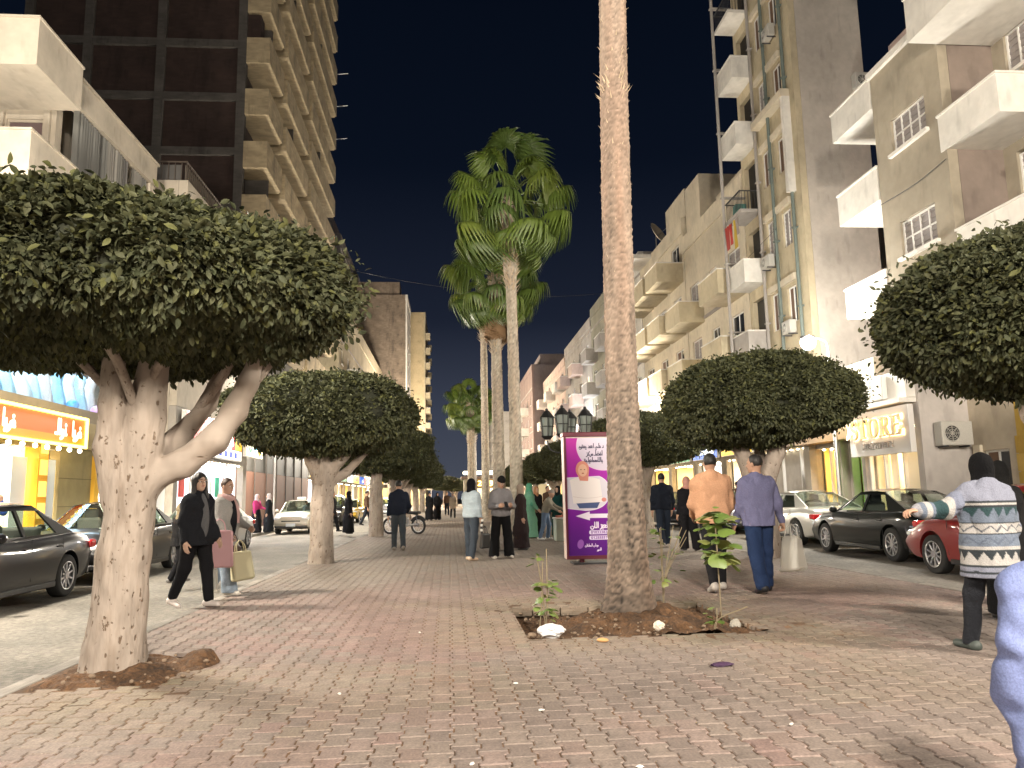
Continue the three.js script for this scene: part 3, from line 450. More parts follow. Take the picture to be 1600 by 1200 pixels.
{ // grey tower
  const b = new Bld('tower_block', 'tall grey tower block with a blank concrete side wall and drain pipes', 'building', 13, 'R', 26, 31.4);
  const holes = [], H = 40; for (let f = 1; f < 13; f++) { const y = 1.6 + f * 3; holes.push([27.0, 27.75, y, y + 1.4], [28.5, 29.2, y, y + 1.5], [29.9, 31.1, y - .6, y + 1.7]); }
  b.wall(26, 31.4, 3.6, H, holes, M.yellowish);
  const side = plaster([.54, .49, .43]); b.add('wall', -.26, -2.8, 0, H, 26.0, 31.39, side);
  for (const h of holes) if (h[0] < 29.5) { b.window(...h, rnd() < .5 ? 'shutter' : 'half', 0, 2, 1); } else { b.add('back_wall', -.2, -.24, h[2], h[3], h[0], h[1], M.black); }
  for (let f = 1; f < 13; f++) { const y = 1.0 + f * 3; b.balcony(29.6, 31.3, y - .2, y + .75, .9, pick([M.white, M.cream, M.grey]), { rail: f % 3 === 1 }); b.add('lintel', 0, .12, y + 2.15, y + 2.4, 26.9, 29.3, M.cream); }
  for (const [t, o] of [[26.55, .1], [28.15, .12], [29.5, .12], [31.2, 1.0]]) { const G = [bar([b.dir * o, 3.6, -t - b.c[2]], [b.dir * o, H, -t - b.c[2]], .07, 8)]; for (let y = 5; y < H; y += 3) G.push(b.box(0, o + .09, y, y + .06, t - .09, t + .09)); part('drain_pipe', G, t > 29 ? M.grey : M.pipeG, b.g); }
  b.add('bay_frame', 0, .35, 16.2, 16.5, 26.4, 29.3, M.cream); b.add('bay_frame', 0, .3, 12.4, 16.2, 26.4, 26.6, M.white); b.add('hopper', .05, .5, 13.2, 13.7, 31.0, 31.4, mat([.1, .28, .24], .6));
  for (const [y, t] of [[19.9, 27.4], [10.9, 28.85], [7.9, 27.4]]) aircon('air conditioner on the tower facade ' + { 19.9: 'high above the others', 10.9: 'between the two drain pipes', 7.9: 'just above the tree crown' }[y], b.p(t, y - .75, .2), -Math.PI / 2, M.acW, .85);
  b.wall(26, 31.4, 0, 3.58, [[26.3, 31.1, .1, 2.9]], M.yellowish); shop(b, 26.3, 31.1, 2.9, { wall: [.8, .6, .2], k: 15, goods: 'gold', light: [1, .72, .28], cols: [26.35, 27.9, 29.5, 31.05] });
  const s = signBoard('dark shop sign with white glowing BABY letters', b, 26.2, 31.2, 2.95, 3.75, .05, null, { frame: mat([.12, .07, .03], .5) }); signLetters(s, 'BABY', .5, .42, glow([1, .92, .75], 5));
  const c = new Bld('shop_building', 'narrow shop with a green lit doorway between grey pillars', 'building', 12.6, 'R', 21.6, 25.9);
  c.wall(21.6, 25.9, 0, 5.2, [[22.4, 23.3, .1, 2.7], [24.0, 25.7, .1, 2.7]], plaster([.4, .36, .3])); c.body(5.2, 6, M.grey, 2.9); shop(c, 22.4, 23.3, 2.7, { wall: [.45, .8, .12], k: 7, goods: null, light: [.75, 1, .35], depth: 2 }); shop(c, 24.0, 25.7, 2.7, { wall: [.85, .66, .25], k: 12, goods: 'gold', light: [1, .74, .32], cols: [24.85] });
  for (const t of [21.9, 23.65, 25.8]) c.add('pillar', 0, .25, 0, 2.85, t - .2, t + .2, plaster([.33, .29, .23]));
  c.add('canopy', 0, .6, 2.85, 3.2, 21.6, 25.9, mat([.3, .19, .09], .5));
}
// a generic street block: rows of windows, balcony columns, roof parapet, ground-floor shops
function block(name, label, X, side, t0, t1, h, { m = M.cream, depth = 10, fl = 3, sp = 2.6, balc = [], bm = M.white, style = ['half', 'glass', 'shutter'], end = null, parapet = .9, shopK = 10, shops = true, rail = false, lit = .06, group, cat = 'building', out = 1.1, top = 0, nm = 'street block' } = {}) {
  const b = new Bld(name, label, cat, X, side, t0, t1, group), g0 = shops ? 4 : 0, holes = [], L = t1 - t0, n = Math.max(1, Math.floor(L / sp)), W = [];
  for (let y = g0 + .9; y + 1.6 < h; y += fl) for (let i = 0; i < n; i++) { const t = t0 + (i + .5) * L / n, isB = balc.includes(i), w = isB ? .75 : .55, hole = [t - w, t + w, isB ? y - .75 : y, y + 1.35]; holes.push(hole); W.push([hole, isB, y]); }
  b.wall(t0, t1, g0, h, holes, m); b.body(h, depth, end ?? m, g0 ? 3.4 : 0);
  for (const [hole, isB, y] of W) { b.window(...hole, rnd() < lit ? 'lit' : pick(style), 0, 2, 1); if (isB) b.balcony(hole[0] - .55, hole[1] + .55, y - 1.0, y + .05, out, bm, { rail: rail && rnd() < .6 }); else if (rnd() < .6) b.sill(hole[0], hole[1], hole[2]); }
  b.add('parapet', -.3, .06, h, h + parapet, t0, t1, m); b.add('parapet', -depth, -.301, h, h + parapet, t0, t0 + .2, end ?? m); if (top) b.add('roof_room', -1.2, -depth * .6, h, h + top, t0 + .2, t0 + L * .45, end ?? m);
  for (let y = g0 + .2; y < h; y += fl * 2) b.add('band', 0, .05, y - .16, y, t0, t1, M.grey);
  if (shops) {
    const k = Math.max(1, Math.round(L / 5)), tones = [['#c81e1e', '#fff2d0'], ['#1457b8', '#ffffff'], ['#e7b21a', '#5a1a05'], ['#f2efe6', '#c01830'], ['#157a3f', '#f4f4d8'], ['#111', '#ffc84a']], hs = [];
    for (let i = 0; i < k; i++) hs.push([t0 + L * i / k + .35, t0 + L * (i + 1) / k - .35, .1, 2.8]);
    b.wall(t0, t1, 0, 3.99, hs, plaster([.45, .38, .28]));
    hs.forEach((q, i) => { shop(b, q[0], q[1], 2.8, { k: shopK * rr(.8, 1.25), wall: pick([[.85, .8, .68], [.8, .62, .25], [.75, .78, .8], [.85, .75, .5]]), light: pick([[1, .74, .36], [1, .82, .55], [.9, .95, 1]]), goods: pick(['toys', 'clothes', 'gold', 'food']), depth: 2.6 }); const [bg, fg] = tones[(i * 5 + Math.round(t0)) % 6]; signBoard(`${['bright red', 'blue', 'yellow', 'white', 'green', 'black'][(i * 5 + Math.round(t0)) % 6]} lit shop sign with Arabic words, ${['nearest', 'second', 'third', 'fourth', 'fifth', 'sixth', 'seventh', 'eighth', 'ninth', 'tenth'][i]} on the ${nm}`, b, q[0] - .1, q[1] + .1, 2.95, 3.8, .06, (g, w, hh) => { g.fillStyle = bg; g.fillRect(0, 0, w, hh); g.fillStyle = g.strokeStyle = fg; arab(g, [pick([['m', 'k', 't', 'b', 'T'], ['A', 'L', 'n', 'w', 'r'], ['b', 'y', 't'], ['A', 'L', 'm', 'd', 'y', 'n', 'T']]), pick([['n', 'w', 'r'], ['A', 'L', 's', 'e', 'A', 'd', 'T'], ['j', 'd', 'y', 'd']])], w * .88, hh * .68, hh * .5, hh * .1); }, { k: .8, px: 256 }); });
  }
  return b;
}
{ // cream stepped building beyond the tower
  const b = block('apartment_building', 'cream apartment building with stepped roofline and beige balconies beyond the tower', 13, 'R', 31.5, 40, 14.4, { nm: 'cream stepped building', m: M.cream, balc: [0, 2], bm: M.yellowish, sp: 2.8, out: 1.3, shopK: 12 });
  b.add('upper_wall', -1.0, -6, 14.4, 16.6, 33.5, 37.4, M.cream); b.add('upper_wall', -.2, -6, 14.4, 18.0, 37.6, 40, M.cream);
  const c = block('apartment_building', 'pale building with loggias and a sloping stair wall next to the cream building', 13, 'R', 40.1, 49.5, 15.6, { nm: 'pale loggia building', m: M.cream, balc: [0, 1, 2], bm: M.yellowish, sp: 3, out: 1.5, shopK: 12 });
  c.add('upper_wall', -.2, -6, 15.6, 18.2, 40.1, 43.8, M.cream); c.add('upper_wall', -1.5, -6, 15.6, 17.2, 43.8, 46, M.yellowish); c.add('canopy', -.5, 1.4, 16.2, 16.45, 46.5, 49.4, M.white);
  aircon('air conditioner with a round fan on the cream wall by the tower edge', b.p(32.6, 10.4, .25), -Math.PI / 2, M.acW, 1.1); aircon('small air conditioner under the beige loggia of the cream building', c.p(42.4, 6.2, .25), -Math.PI / 2, M.acW, 1);
  const dish = thing('satellite_dish', 'pale satellite dish standing on the roof edge right of the palm trunk', 'satellite dish', [13.6, 17.1, -47.5], .8); const q = []; for (let i = 0; i <= 8; i++) q.push(new THREE.Vector2(.9 * i / 8, .22 * (i / 8) ** 2)); part('dish', new THREE.LatheGeometry(q, 24).rotateX(1.1).translate(0, .9, .1), mat([.5, .42, .3], .6), dish); part('mast', [bar([0, 0, 0], [0, .9, 0], .04), bar([0, .9, .1], [0, 1.3, .85], .02)], M.metal, dish);
  const sg = thing('shop_sign', 'small glowing red box sign above the tree on the right', 'sign', [12.4, 5.4, -37.2], -.4); part('sign_box', rbx(.55, .9, .2, .03, 0, .45, 0), glow([1, .03, .1], 2.2), sg);
  const sy = thing('shop_sign', 'round yellow glowing sign with a white strip above the tree', 'sign', [12.0, 5.3, -33.4], -.5); part('sign_disc', new THREE.CylinderGeometry(.5, .5, .2, 28).rotateX(Math.PI / 2).scale(1.7, .75, 1).translate(0, .6, 0), glow([1, .85, .02], 2), sy); part('sign_strip', rbx(1.2, .16, .1, .02, .1, .1, .06), glow([.8, .85, 1], 1.4), sy);
}
block('apartment_building', 'white building with stacked side windows directly behind the palm trunk', 13, 'R', 49.7, 58, 16.8, { nm: 'white building behind the palm', m: M.white, balc: [1], sp: 2.7, shopK: 8, end: M.grey });
block('apartment_building', 'grey green building with curved balconies left of the palm trunk', 13, 'R', 58.2, 68, 17.2, { nm: 'grey green building', m: plaster([.33, .32, .25]), balc: [0, 2], sp: 3.2, bm: M.grey, shopK: 8 });
block('apartment_building', 'brownish grey block with pink balcony panels in the receding right row', 13, 'R', 68.2, 84, 16.6, { nm: 'brownish grey block', m: M.grey, balc: [1, 3], bm: M.pinkish, sp: 3.2, shopK: 8 });
block('apartment_building', 'dim pinkish terrace block near the end of the right row', 13, 'R', 84.3, 104, 15.8, { nm: 'pinkish terrace block', m: M.pinkish, balc: [0, 2, 4], sp: 3.8, shopK: 7 });
block('apartment_building', 'dark rooftop block that ends the right row of buildings', 11.5, 'R', 104.5, 128, 18.5, { nm: 'dark end block', m: plaster([.3, .22, .2]), end: plaster([.24, .2, .2]), balc: [1, 3], sp: 4.4, shopK: 7, top: 2.4 });
block('apartment_building', 'pale far building closing the view on the right behind the palms', 8.5, 'R', 150, 175, 17, { m: M.grey, sp: 4.8, shops: false });

// ================================================================ left side
{
  const b = new Bld('apartment_building', 'cream white building with box balconies and an arched window at the upper left', 'building', -9.6, 'L', 11.5, 26);
  b.body(8.3, 7, M.warmWhite, 5.6); b.wall(11.5, 26, 5.45, 8.3, [[20.5, 21.6, 6, 7.6], [23, 24.1, 6, 7.6]], M.warmWhite); b.window(20.5, 21.6, 6, 7.6, 'half'); b.window(23, 24.1, 6, 7.6, 'shutter');
  // upper storeys: end wall at 19.3 m with arched window, corner boxes in front of it
  const cz = -b.c[2], toL = (X, t) => [X - b.c[0], -t - b.c[2]];
  { const s = rectShape(-14.5, -9.95, 8.3, 12.3), q = new THREE.Path(); q.moveTo(-11.15, 9.2); q.lineTo(-10.25, 9.2); q.lineTo(-10.25, 11.05); q.lineTo(-11.15, 11.05); q.closePath(); s.holes.push(q);
    part('wall', triUV(new THREE.ExtrudeGeometry(s, { depth: .3, bevelEnabled: false }).translate(9.6, 0, -19.6 + cz)), M.warmWhite, b.g);
    const a = new THREE.Shape(); a.moveTo(-.62, 0); a.lineTo(-.62, 1.9); a.absarc(0, 1.9, .62, Math.PI, 0, true); a.lineTo(.62, 0); a.lineTo(.5, 0); a.lineTo(.5, 1.85); a.absarc(0, 1.9, .5, 0, Math.PI, false); a.lineTo(-.5, 0); a.closePath();
    part('window_arch', extr(a, .1, .015).translate(-10.7 + 9.6, 9.2, -19.3 + cz), M.warmWhite, b.g);
    const w = part('window', [bx(-1.56, -1.5, 9.2, 11.05, -19.42 + cz, -19.34 + cz), bx(-.7, -.64, 9.2, 11.05, -19.42 + cz, -19.34 + cz), bx(-1.5, -.7, 10.98, 11.05, -19.42 + cz, -19.34 + cz)], M.warmWhite, b.g); part('shutter', bx(-1.5, -.7, 9.2, 10.98, -19.4 + cz, -19.37 + cz), mat([.17, .12, .12], .6), w);
    part('window_hood', bx(-1.7, -.5, 11.3, 11.42, -19.3 + cz, -19.16 + cz), M.warmWhite, b.g); }
  b.add('wall', -.7, -5, 8.3, 12.25, 19.62, 25.9, M.warmWhite); void toL;
  const boxB = (y0, y1, name) => part(name, [bx(-5, .4, y0, y1, -18.95 + cz, -16.85 + cz)], M.warmWhite, b.g);
  boxB(11.12, 12.25, 'balcony'); boxB(8.35, 9.55, 'balcony'); for (const y of [12.25, 9.55]) part('coping', bx(-5, .43, y, y + .05, -18.98 + cz, -16.8 + cz), M.warmWhite, b.g);
  part('roof_slab', bx(-5, -.3, 12.25, 12.4, -19.7 + cz, -19.0 + cz), M.warmWhite, b.g);
  b.add('parapet', -.3, .02, 11.62, 12.35, 19.7, 25, M.warmWhite); b.add('parapet', -.32, .08, 12.35, 12.42, 19.65, 25.05, M.warmWhite); b.add('pilaster', -.69, -.02, 8.3, 11.6, 24.6, 25, M.warmWhite); b.add('balcony', -.69, .1, 8.3, 9.0, 19.7, 20.8, M.warmWhite);
  // hanging grey curtains in the recess
  for (let i = 0; i < 13; i++) { const t0 = 19.8 + i * .36; if (i === 9) continue; const g = new THREE.PlaneGeometry(.37, 3.2, 10, 6).translate(t0 + .18, 10.0, 0), p = g.attributes.position; for (let k = 0; k < p.count; k++) p.setZ(k, -.12 + .05 * Math.sin(p.getX(k) * 38 + i) + .02 * Math.sin(p.getX(k) * 90)); part('curtain', b.tyo(g), mat(pick([[.17, .165, .15], [.21, .2, .18], [.15, .15, .14], [.12, .115, .11]]), .9, { side: THREE.DoubleSide }), b.g); }
  part('railing', [b.tyo(bar([20.7, 9.2, .06], [24.5, 9.2, .06], .025)), ...Array.from({ length: 12 }, (_, i) => b.tyo(bar([20.8 + i * .3, 8.3, .06], [20.8 + i * .3, 9.2, .06], .012)))], mat([.12, .3, .28], .5), b.g);
  b.add('chimney', -1.6, -1.2, 12.3, 13.6, 20.4, 20.7, M.conc); b.add('chimney', -1.6, -1.25, 12.3, 13.5, 24.4, 24.7, M.conc);
  // first floor display window with dresses
  const dw = [13, 23.6, 3.78, 5.4]; b.wall(11.5, 26, 3.45, 5.44, [dw], plaster([.36, .31, .24])); part('display_room', [b.box(-1.8, -1.9, 3.7, 5.5, 13, 23.6), b.box(-.26, -1.9, 5.42, 5.5, 13, 23.6), b.box(-.26, -1.9, 3.6, 3.74, 13, 23.6)], mat([.7, .8, .85], .7), b.g);
  part('display_glass', b.box(-.12, -.11, 3.8, 5.4, 13, 23.6), phys([.92, .97, 1], .03, { transmission: 1, thickness: 0 }), b.g);
  const L = new THREE.RectAreaLight(C([.7, .88, 1]), 9, 1.2, 9); L.name = 'display_light'; L.position.set(...b.p(18.3, 5.36, -.9)); L.rotation.x = -Math.PI / 2; scene.add(L); for (let t = 13.6; t < 23.5; t += 1.6) b.add('ceiling_lamp', -.6, -1.2, 5.36, 5.41, t - .5, t + .5, glow([.75, .9, 1], 2.6));
  for (let t = 13.6; t < 23.4; t += .62) { const c = pick([[.35, .6, .75], [.55, .75, .85], [.8, .85, .88], [.25, .5, .7], [.7, .62, .6]]), r = rr(.2, .34); const prof = [[.02, 0], [r, .02], [r * .8, .35], [.11, .75], [.16, .95], [.15, 1.08], [.05, 1.14], [.05, 1.2], [.07, 1.27], [.05, 1.36], [0, 1.38]].map(([x, y]) => new THREE.Vector2(x, y)); const g = new THREE.LatheGeometry(prof, 20), p = g.attributes.position; for (let i = 0; i < p.count; i++) if (p.getY(i) < .7) { const a = Math.atan2(p.getZ(i), p.getX(i)), f = 1 + .1 * Math.sin(a * 7); p.setX(i, p.getX(i) * f); p.setZ(i, p.getZ(i) * f); } g.computeVertexNormals(); part('dress', g.translate(b.dir * -.75, 3.76, -t - b.c[2]), mat(c, .7, { map: T.cloth }), b.g); }
  for (const [t, c] of [[21.2, [.03, .3, .7]], [22.6, [.7, .3, .6]]]) part('ball', new THREE.SphereGeometry(.16, 16, 12).translate(b.dir * -.4, 3.92, -t - b.c[2]), mat(c, .3), b.g);
  // ground floor shops
  const kh = plaster([.44, .38, .2]); b.wall(11.5, 26, 0, 3.44, [[12, 19.9, .1, 2.65], [21.7, 25.6, .1, 2.65]], kh); for (const y of [.55, 1.25, 1.95]) b.add('wall_joint', .0, .012, y, y + .02, 19.9, 21.7, mat([.2, .17, .09], .9));
  shop(b, 12, 19.9, 2.65, { k: 18, light: [1, .86, .6], wall: [.9, .86, .78], goods: 'food', cols: [] }); shop(b, 21.7, 25.6, 2.65, { k: 26, light: [1, .95, .82], wall: [.95, .93, .88], goods: null });
  for (const t of [14, 16.6, 18.9]) { b.add('pillar', -.2, .12, 0, 2.65, t - .22, t + .22, mat([.85, .42, .02], .5)); for (let y = .5; y < 2.6; y += .5) b.add('pillar_panel', .12, .14, y, y + .36, t - .16, t + .16, glow([1, .62, .12], .9)); }
  b.add('pillar', -.2, .1, 0, 2.6, 21.62, 21.9, mat([.85, .5, .05], .5)); for (const t of [18.2, 19.5]) b.add('poster', -.1, -.07, .4, 2.4, t - .25, t + .35, mat([.75, .85, .95], .6));
  const so = signBoard('orange lit shop sign with white Arabic letters and a glowing yellow frame', b, 13.0, 20.1, 2.72, 3.42, .25, (g, w, h) => { g.fillStyle = '#d2500c'; g.fillRect(0, 0, w, h); g.fillStyle = '#e8761a'; g.fillRect(0, h * .7, w, h * .3); g.fillStyle = g.strokeStyle = '#fff8e8'; for (const x of [.98, .56]) arab(g, [['f', 'r', 'y', 'A', 'l'], ['n', 'w', 'A', 'L']], w * x, h * .66, h * .52, h * .13); }, { k: .75, px: 1024, frame: mat([.9, .6, .05], .5), depth: .2 });
  part('sign_rim', [rbx(7.2, .07, .06, .02, 0, .0, .24), rbx(7.2, .07, .06, .02, 0, .7, .24), rbx(.08, .76, .06, .02, 3.58, .35, .24), rbx(.08, .76, .06, .02, -3.58, .35, .24)], glow([1, .72, .12], 4), so);
  for (let i = 0; i < 14; i++) part('rim_bulb', new THREE.SphereGeometry(.055, 8, 6).translate(-3.4 + i * .52, -.1, .2), glow([1, .9, .7], 7), so);
  const st = signBoard('beige fascia sign with glowing yellow letters and one red letter reading STORE', b, 20.25, 25.9, 2.72, 3.42, .05, null, { frame: plaster([.5, .42, .26]), depth: .12 });
  signLetters(st, 'STORE', .5, .36, null, font, .02, (i) => i === 2 ? glow([1, .05, .02], 3) : glow([1, .78, .22], 3.2));
}
{
  const b = new Bld('apartment_building', 'white building with a railed roof terrace partly hidden by the near tree crown', 'building', -9, 'L', 26.1, 35.2);
  b.body(11.9, 8, M.warmWhite, 3.4); b.wall(26.1, 35.2, 4.5, 11.9, [[27.4, 28.6, 9, 10.6], [30, 31.4, 9, 10.6], [33, 34.2, 9, 10.6], [27.4, 28.6, 6, 7.6], [30, 31.4, 6, 7.6], [33, 34.2, 6, 7.6]], M.warmWhite); for (const y of [9, 6]) for (const t of [27.4, 30, 33]) b.window(t, t + 1.2, y, y + 1.6, 'half');
  b.add('parapet', -.25, .05, 11.9, 12.35, 26.1, 35.2, M.warmWhite); b.add('parapet', -3.6, -.26, 11.9, 12.35, 26.1, 26.35, M.warmWhite); b.add('band', 0, .1, 11.35, 11.5, 26.1, 35.2, M.warmWhite);
  part('railing', [b.box(-.05, 0, 13.0, 13.05, 26.1, 35), ...Array.from({ length: 45 }, (_, i) => b.box(-.04, -.015, 12.35, 13, 26.15 + i * .2, 26.18 + i * .2)), b.box(-3.5, -.05, 13, 13.05, 26.1, 26.14), ...Array.from({ length: 16 }, (_, i) => b.box(-3.5 + i * .22, -3.48 + i * .22, 12.35, 13, 26.11, 26.13))], M.frameB, b.g);
  b.add('roof_panel', -3.45, -.2, 12.4, 12.95, 26.2, 26.22, mat([.1, .095, .09], .8)); b.add('roof_panel', -.1, -.08, 12.4, 12.95, 26.2, 35, mat([.13, .11, .09], .8));
  b.wall(26.1, 35.2, 0, 4.49, [[26.5, 34.6, .1, 2.85]], plaster([.4, .37, .33])); shop(b, 26.5, 34.6, 2.85, { k: 20, light: [.95, .97, 1], wall: [.85, .88, .92], goods: 'toys', cols: [28.4, 30.4, 32.6] });
  for (let i = 0; i < 7; i++) { b.add('hanging_poster', -.5, -.48, 1.5, 2.3, 27 + i * 1.05, 27.6 + i * 1.05, mat(pick([[.05, .12, .6], [.8, .1, .08], [.9, .85, .8], [.1, .6, .4]]), .6)); }
  const s = signBoard('long red and white lit toy shop sign behind the near trunk', b, 26.3, 33.4, 2.95, 4.4, .1, (g, w, h) => { g.fillStyle = '#c01212'; g.fillRect(0, 0, w, h); g.fillStyle = '#f6f2ea'; g.fillRect(0, h * .72, w, h * .28); g.fillStyle = '#f0b81a'; g.fillRect(w * .86, 0, w * .14, h * .7); g.fillStyle = g.strokeStyle = '#fff'; arab(g, [['t', 'w', 'y', 'z'], ['A', 'L', 'e', 'b']], w * .82, h * .56, h * .4, h * .09); g.fillStyle = '#1b3fae'; for (let i = 0; i < 9; i++) g.fillRect(w * (.05 + i * .1), h * .78, w * .05, h * .16); }, { k: .75, px: 768 }); void s;
  const gs = signBoard('white lit sign with green and blue rounded letters over the toy shop corner', b, 33.5, 36.4, 3.2, 4.35, .25, (g, w, h) => { g.fillStyle = '#f3efc0'; g.fillRect(0, 0, w, h); g.lineWidth = h * .15; g.lineCap = 'round'; g.strokeStyle = '#17a54a'; g.beginPath(); g.arc(w * .25, h * .5, h * .28, .6, 5.7); g.stroke(); g.strokeStyle = '#26a8d8'; g.beginPath(); g.moveTo(w * .45, h * .2); g.lineTo(w * .45, h * .6); g.arc(w * .54, h * .6, h * .2, 3.1, 0, true); g.lineTo(w * .63, h * .2); g.stroke(); g.strokeStyle = '#e8d020'; g.beginPath(); g.moveTo(w * .78, h * .2); g.lineTo(w * .78, h * .8); g.lineTo(w * .9, h * .8); g.stroke(); }, { k: .85, px: 256 }); void gs;
}
{ // unfinished tower with deep stacked balconies, hoarding at its foot
  const b = new Bld('tower_block', 'tall unfinished concrete tower with brick infill and stacked balconies at the left', 'building', -10.85, 'L', 39.7, 66);
  const H = 46; b.add('wall', -.4, -11, 5, H, 40.15, 66, M.concDark); b.add('back_wall', -.32, -.38, 5, H, 39.9, 66, mat([.05, .035, .03], .95));
  for (const o of [-.22, -4.5, -8.3, -11.4]) b.add('column', o - .23, o + .22, 5, H, 39.7, 40.1, M.concDark);
  for (let i = 0; i < 13; i++) { const y = 26.2 + 3.1 * (i - 6); for (const [a, c] of [[-.45, -4.27], [-4.73, -8.07], [-8.53, -11.17]]) { b.add('beam', a, c, y - .42, y, 39.72, 40.12, M.concDark); b.add('brick_panel', a, c, y, y + 2.68, 39.92, 40.14, M.brick); } }
  const pm = concrete([.50, .40, .25]);
  for (let f = 0; f < 13; f++) { const y = 9.9 + f * 3; for (const [t0, t1, out] of [[39.75, 43.4, 1.25], [44.1, 51.3, 1.3], [52, 63.2, 1.35]]) {
    const r = .32, s = new THREE.Shape(); s.moveTo(t0, y); s.lineTo(t1 - r, y); s.quadraticCurveTo(t1, y, t1, y + r); s.lineTo(t1, y + 1.5); s.lineTo(t0, y + 1.5); s.closePath();
    part('balcony', [b.tyo(new THREE.ExtrudeGeometry(s, { depth: .14, bevelEnabled: false, curveSegments: 6 }).translate(0, 0, out - .14)), b.box(-.3, out - .141, y + .01, y + .2, t0, t1), b.box(-.1, out - .141, y + .2, y + 1.49, t0, t0 + .14), b.box(-.1, out - .141, y + .2, y + 1.49, t1 - .14, t1)], pm, b.g);
    if ((f * 7 + Math.round(t0)) % 3 === 0) b.add('partition', -.3, out - .3, y + 1.5, y + 2.98, t0 + (t1 - t0) * .45, t0 + (t1 - t0) * .45 + .15, M.concDark); if (f % 4 === 1) b.add('partition', -.3, .7, y + 1.5, y + 2.9, t0 + .1, t0 + .9, M.brick);
  } for (const t of [43.5, 51.6, 63.4]) b.add('column', -.3, .02, y - 5 < 5 ? 5 : y - 2, y + 1, t, t + .45, pm); }
  for (let k = 0; k < 3; k++) part('rebar', b.tyo(bar([63.3, 32 + k * 3, 1.2], [63.3, 32.1 + k * 3, 2.3], .03)), M.metal, b.g);
  const h = new Bld('construction_hoarding', 'long hoarding of brown boards under dark grey panels at the foot of the unfinished tower', 'hoarding', -10, 'L', 35.6, 56);
  const pr = [[.13, .058, .035], [.15, .066, .04], [.12, .054, .034]].map((c) => mat(c, .75, { map: T.grunge })), pg = [[.045, .043, .038], [.055, .052, .045]].map((c) => mat(c, .7, { map: T.grunge }));
  for (let i = 0; i < 8; i++) { const t = 35.6 + i * 2.55; h.add('lower_board', -.1, 0, 0, 2.8, t + .05, t + 2.5, pick(pr)); h.add('upper_panel', -.12, -.04, 2.82, 4.9, t + .05, t + 2.5, pick(pg)); h.add('post', -.08, .03, 0, 5, t - .04, t + .04, M.concDark); }
  h.add('end_wall', -3, -.13, 0, 6, 35.2, 35.5, M.cream); h.add('wall', -.13, -2, 4.9, 9.8, 36, 66, M.concDark);
}
block('apartment_building', 'low ochre white building with a slanting roofline left of the far street', -10, 'L', 70, 116, 18.5, { nm: 'ochre building', m: M.yellowish, sp: 4.2, balc: [1, 4, 7], shopK: 7, parapet: 1.5 });
block('apartment_building', 'dark grey building with a round water tank over the left trees', -15, 'L', 105, 128, 37, { m: plaster([.22, .2, .19]), shops: false, sp: 5, parapet: 1.2, top: 4 });
block('shop_building', 'brightly lit arcade of small shops beyond the hoarding', -10.2, 'L', 56.3, 69.8, 6.4, { nm: 'arcade past the hoarding', m: M.grey, sp: 2.6, shopK: 26 });
block('apartment_building', 'tall brown brick sided building with white corner windows in the left distance', -6.4, 'L', 118, 128, 32, { m: M.white, end: concrete([.3, .235, .18]), sp: 3.6, depth: 14, shops: false, top: 3, lit: 0 });
block('apartment_building', 'tall plain yellow building with small balconies at the end of the left row', -4.6, 'L', 150, 168, 37, { m: M.yellowish, end: plaster([.62, .5, .31]), sp: 5.5, balc: [0, 2], bm: M.yellowish, out: .9, depth: 12, shops: false, lit: 0 });
block('shop_building', 'far row of glowing shops on the left end of the street', -9, 'L', 117, 150, 5.5, { nm: 'far left shop row', m: M.grey, sp: 5, shopK: 40 });
// ---------------------------------------------------------------- street lamps
function streetLamp(label, x, z, side, h, k, c = [1, .9, .755]) {
  const g = thing('street_lamp', label, 'street lamp', [x, -.12, z], 0, 'street lamps along the two kerbs'), d = side;
  part('pole', cyl(.075, .045, h - .2, 0, 0, 0, 12), M.metal, g); part('base', cyl(.14, .11, .5, 0, 0, 0, 12), M.darkMetal, g);
  part('arm', tube([[0, h - .3, 0], [d * .05, h + .02, 0], [d * .35, h + .14, 0], [d * .7, h + .1, 0]], .03, 16, 6), M.metal, g);
  part('lamp_head', [rbx(.42, .1, .2, .04, d * .62, h + .16, 0)], M.darkMetal, g);
  part('lamp_glass', new THREE.SphereGeometry(.22, 16, 12).translate(d * .62, h, 0), glow(c, 60), g);
  const L = new THREE.PointLight(C(c), k); L.name = 'street_lamp_light'; L.position.set(x + d * .62, h - .12, z); L.castShadow = true; L.shadow.radius = h > 7 ? 45 : 26; scene.add(L);
}
const LK = 300;
streetLamp('lit street lamp glaring white above the clipped tree on the right', 11.45, -22.0, -1, 5.85, LK * .36, [1, .95, .86]);
streetLamp('street lamp beside the yellow stone shop nearest the camera', 11.1, -1.5, -1, 6.2, LK);
streetLamp('lit street lamp of the right row behind the second tree crown', 11.35, -45, -1, 5.9, LK * .7); streetLamp('lit street lamp of the right row far behind the lanterns', 11.35, -70, -1, 5.9, LK * .6, [.95, .97, 1]);
streetLamp('lit street lamp by the dark saloon on the left road', -8.4, -11.2, 1, 6.3, LK * .82); streetLamp('lit street lamp of the left row behind the small trees', -8.4, -38, 1, 5.9, LK); streetLamp('lit street lamp at the far end of the hoarding', -8.4, -60, 1, 5.9, LK); streetLamp('lit street lamp on the left kerb behind the viewer', -8.4, 9, 1, 6.3, LK * 1.3);
streetLamp('lit street lamp at the far end of the left row of shops', -8.4, -95, 1, 5.9, LK * 1.4);

streetLamp('tall lit street lamp far down the left side near the brown tower', -5.6, -104, -1, 9, LK * 3.8, [1, .88, .7]); streetLamp('tall lit street lamp at the far end of the left row', -3.2, -136, -1, 9, LK * 5, [1, .88, .7]);
streetLamp('tall lit street lamp of the promenade behind the viewer', .2, 6.5, 1, 8.2, LK * 2.3, [1, .885, .75]);
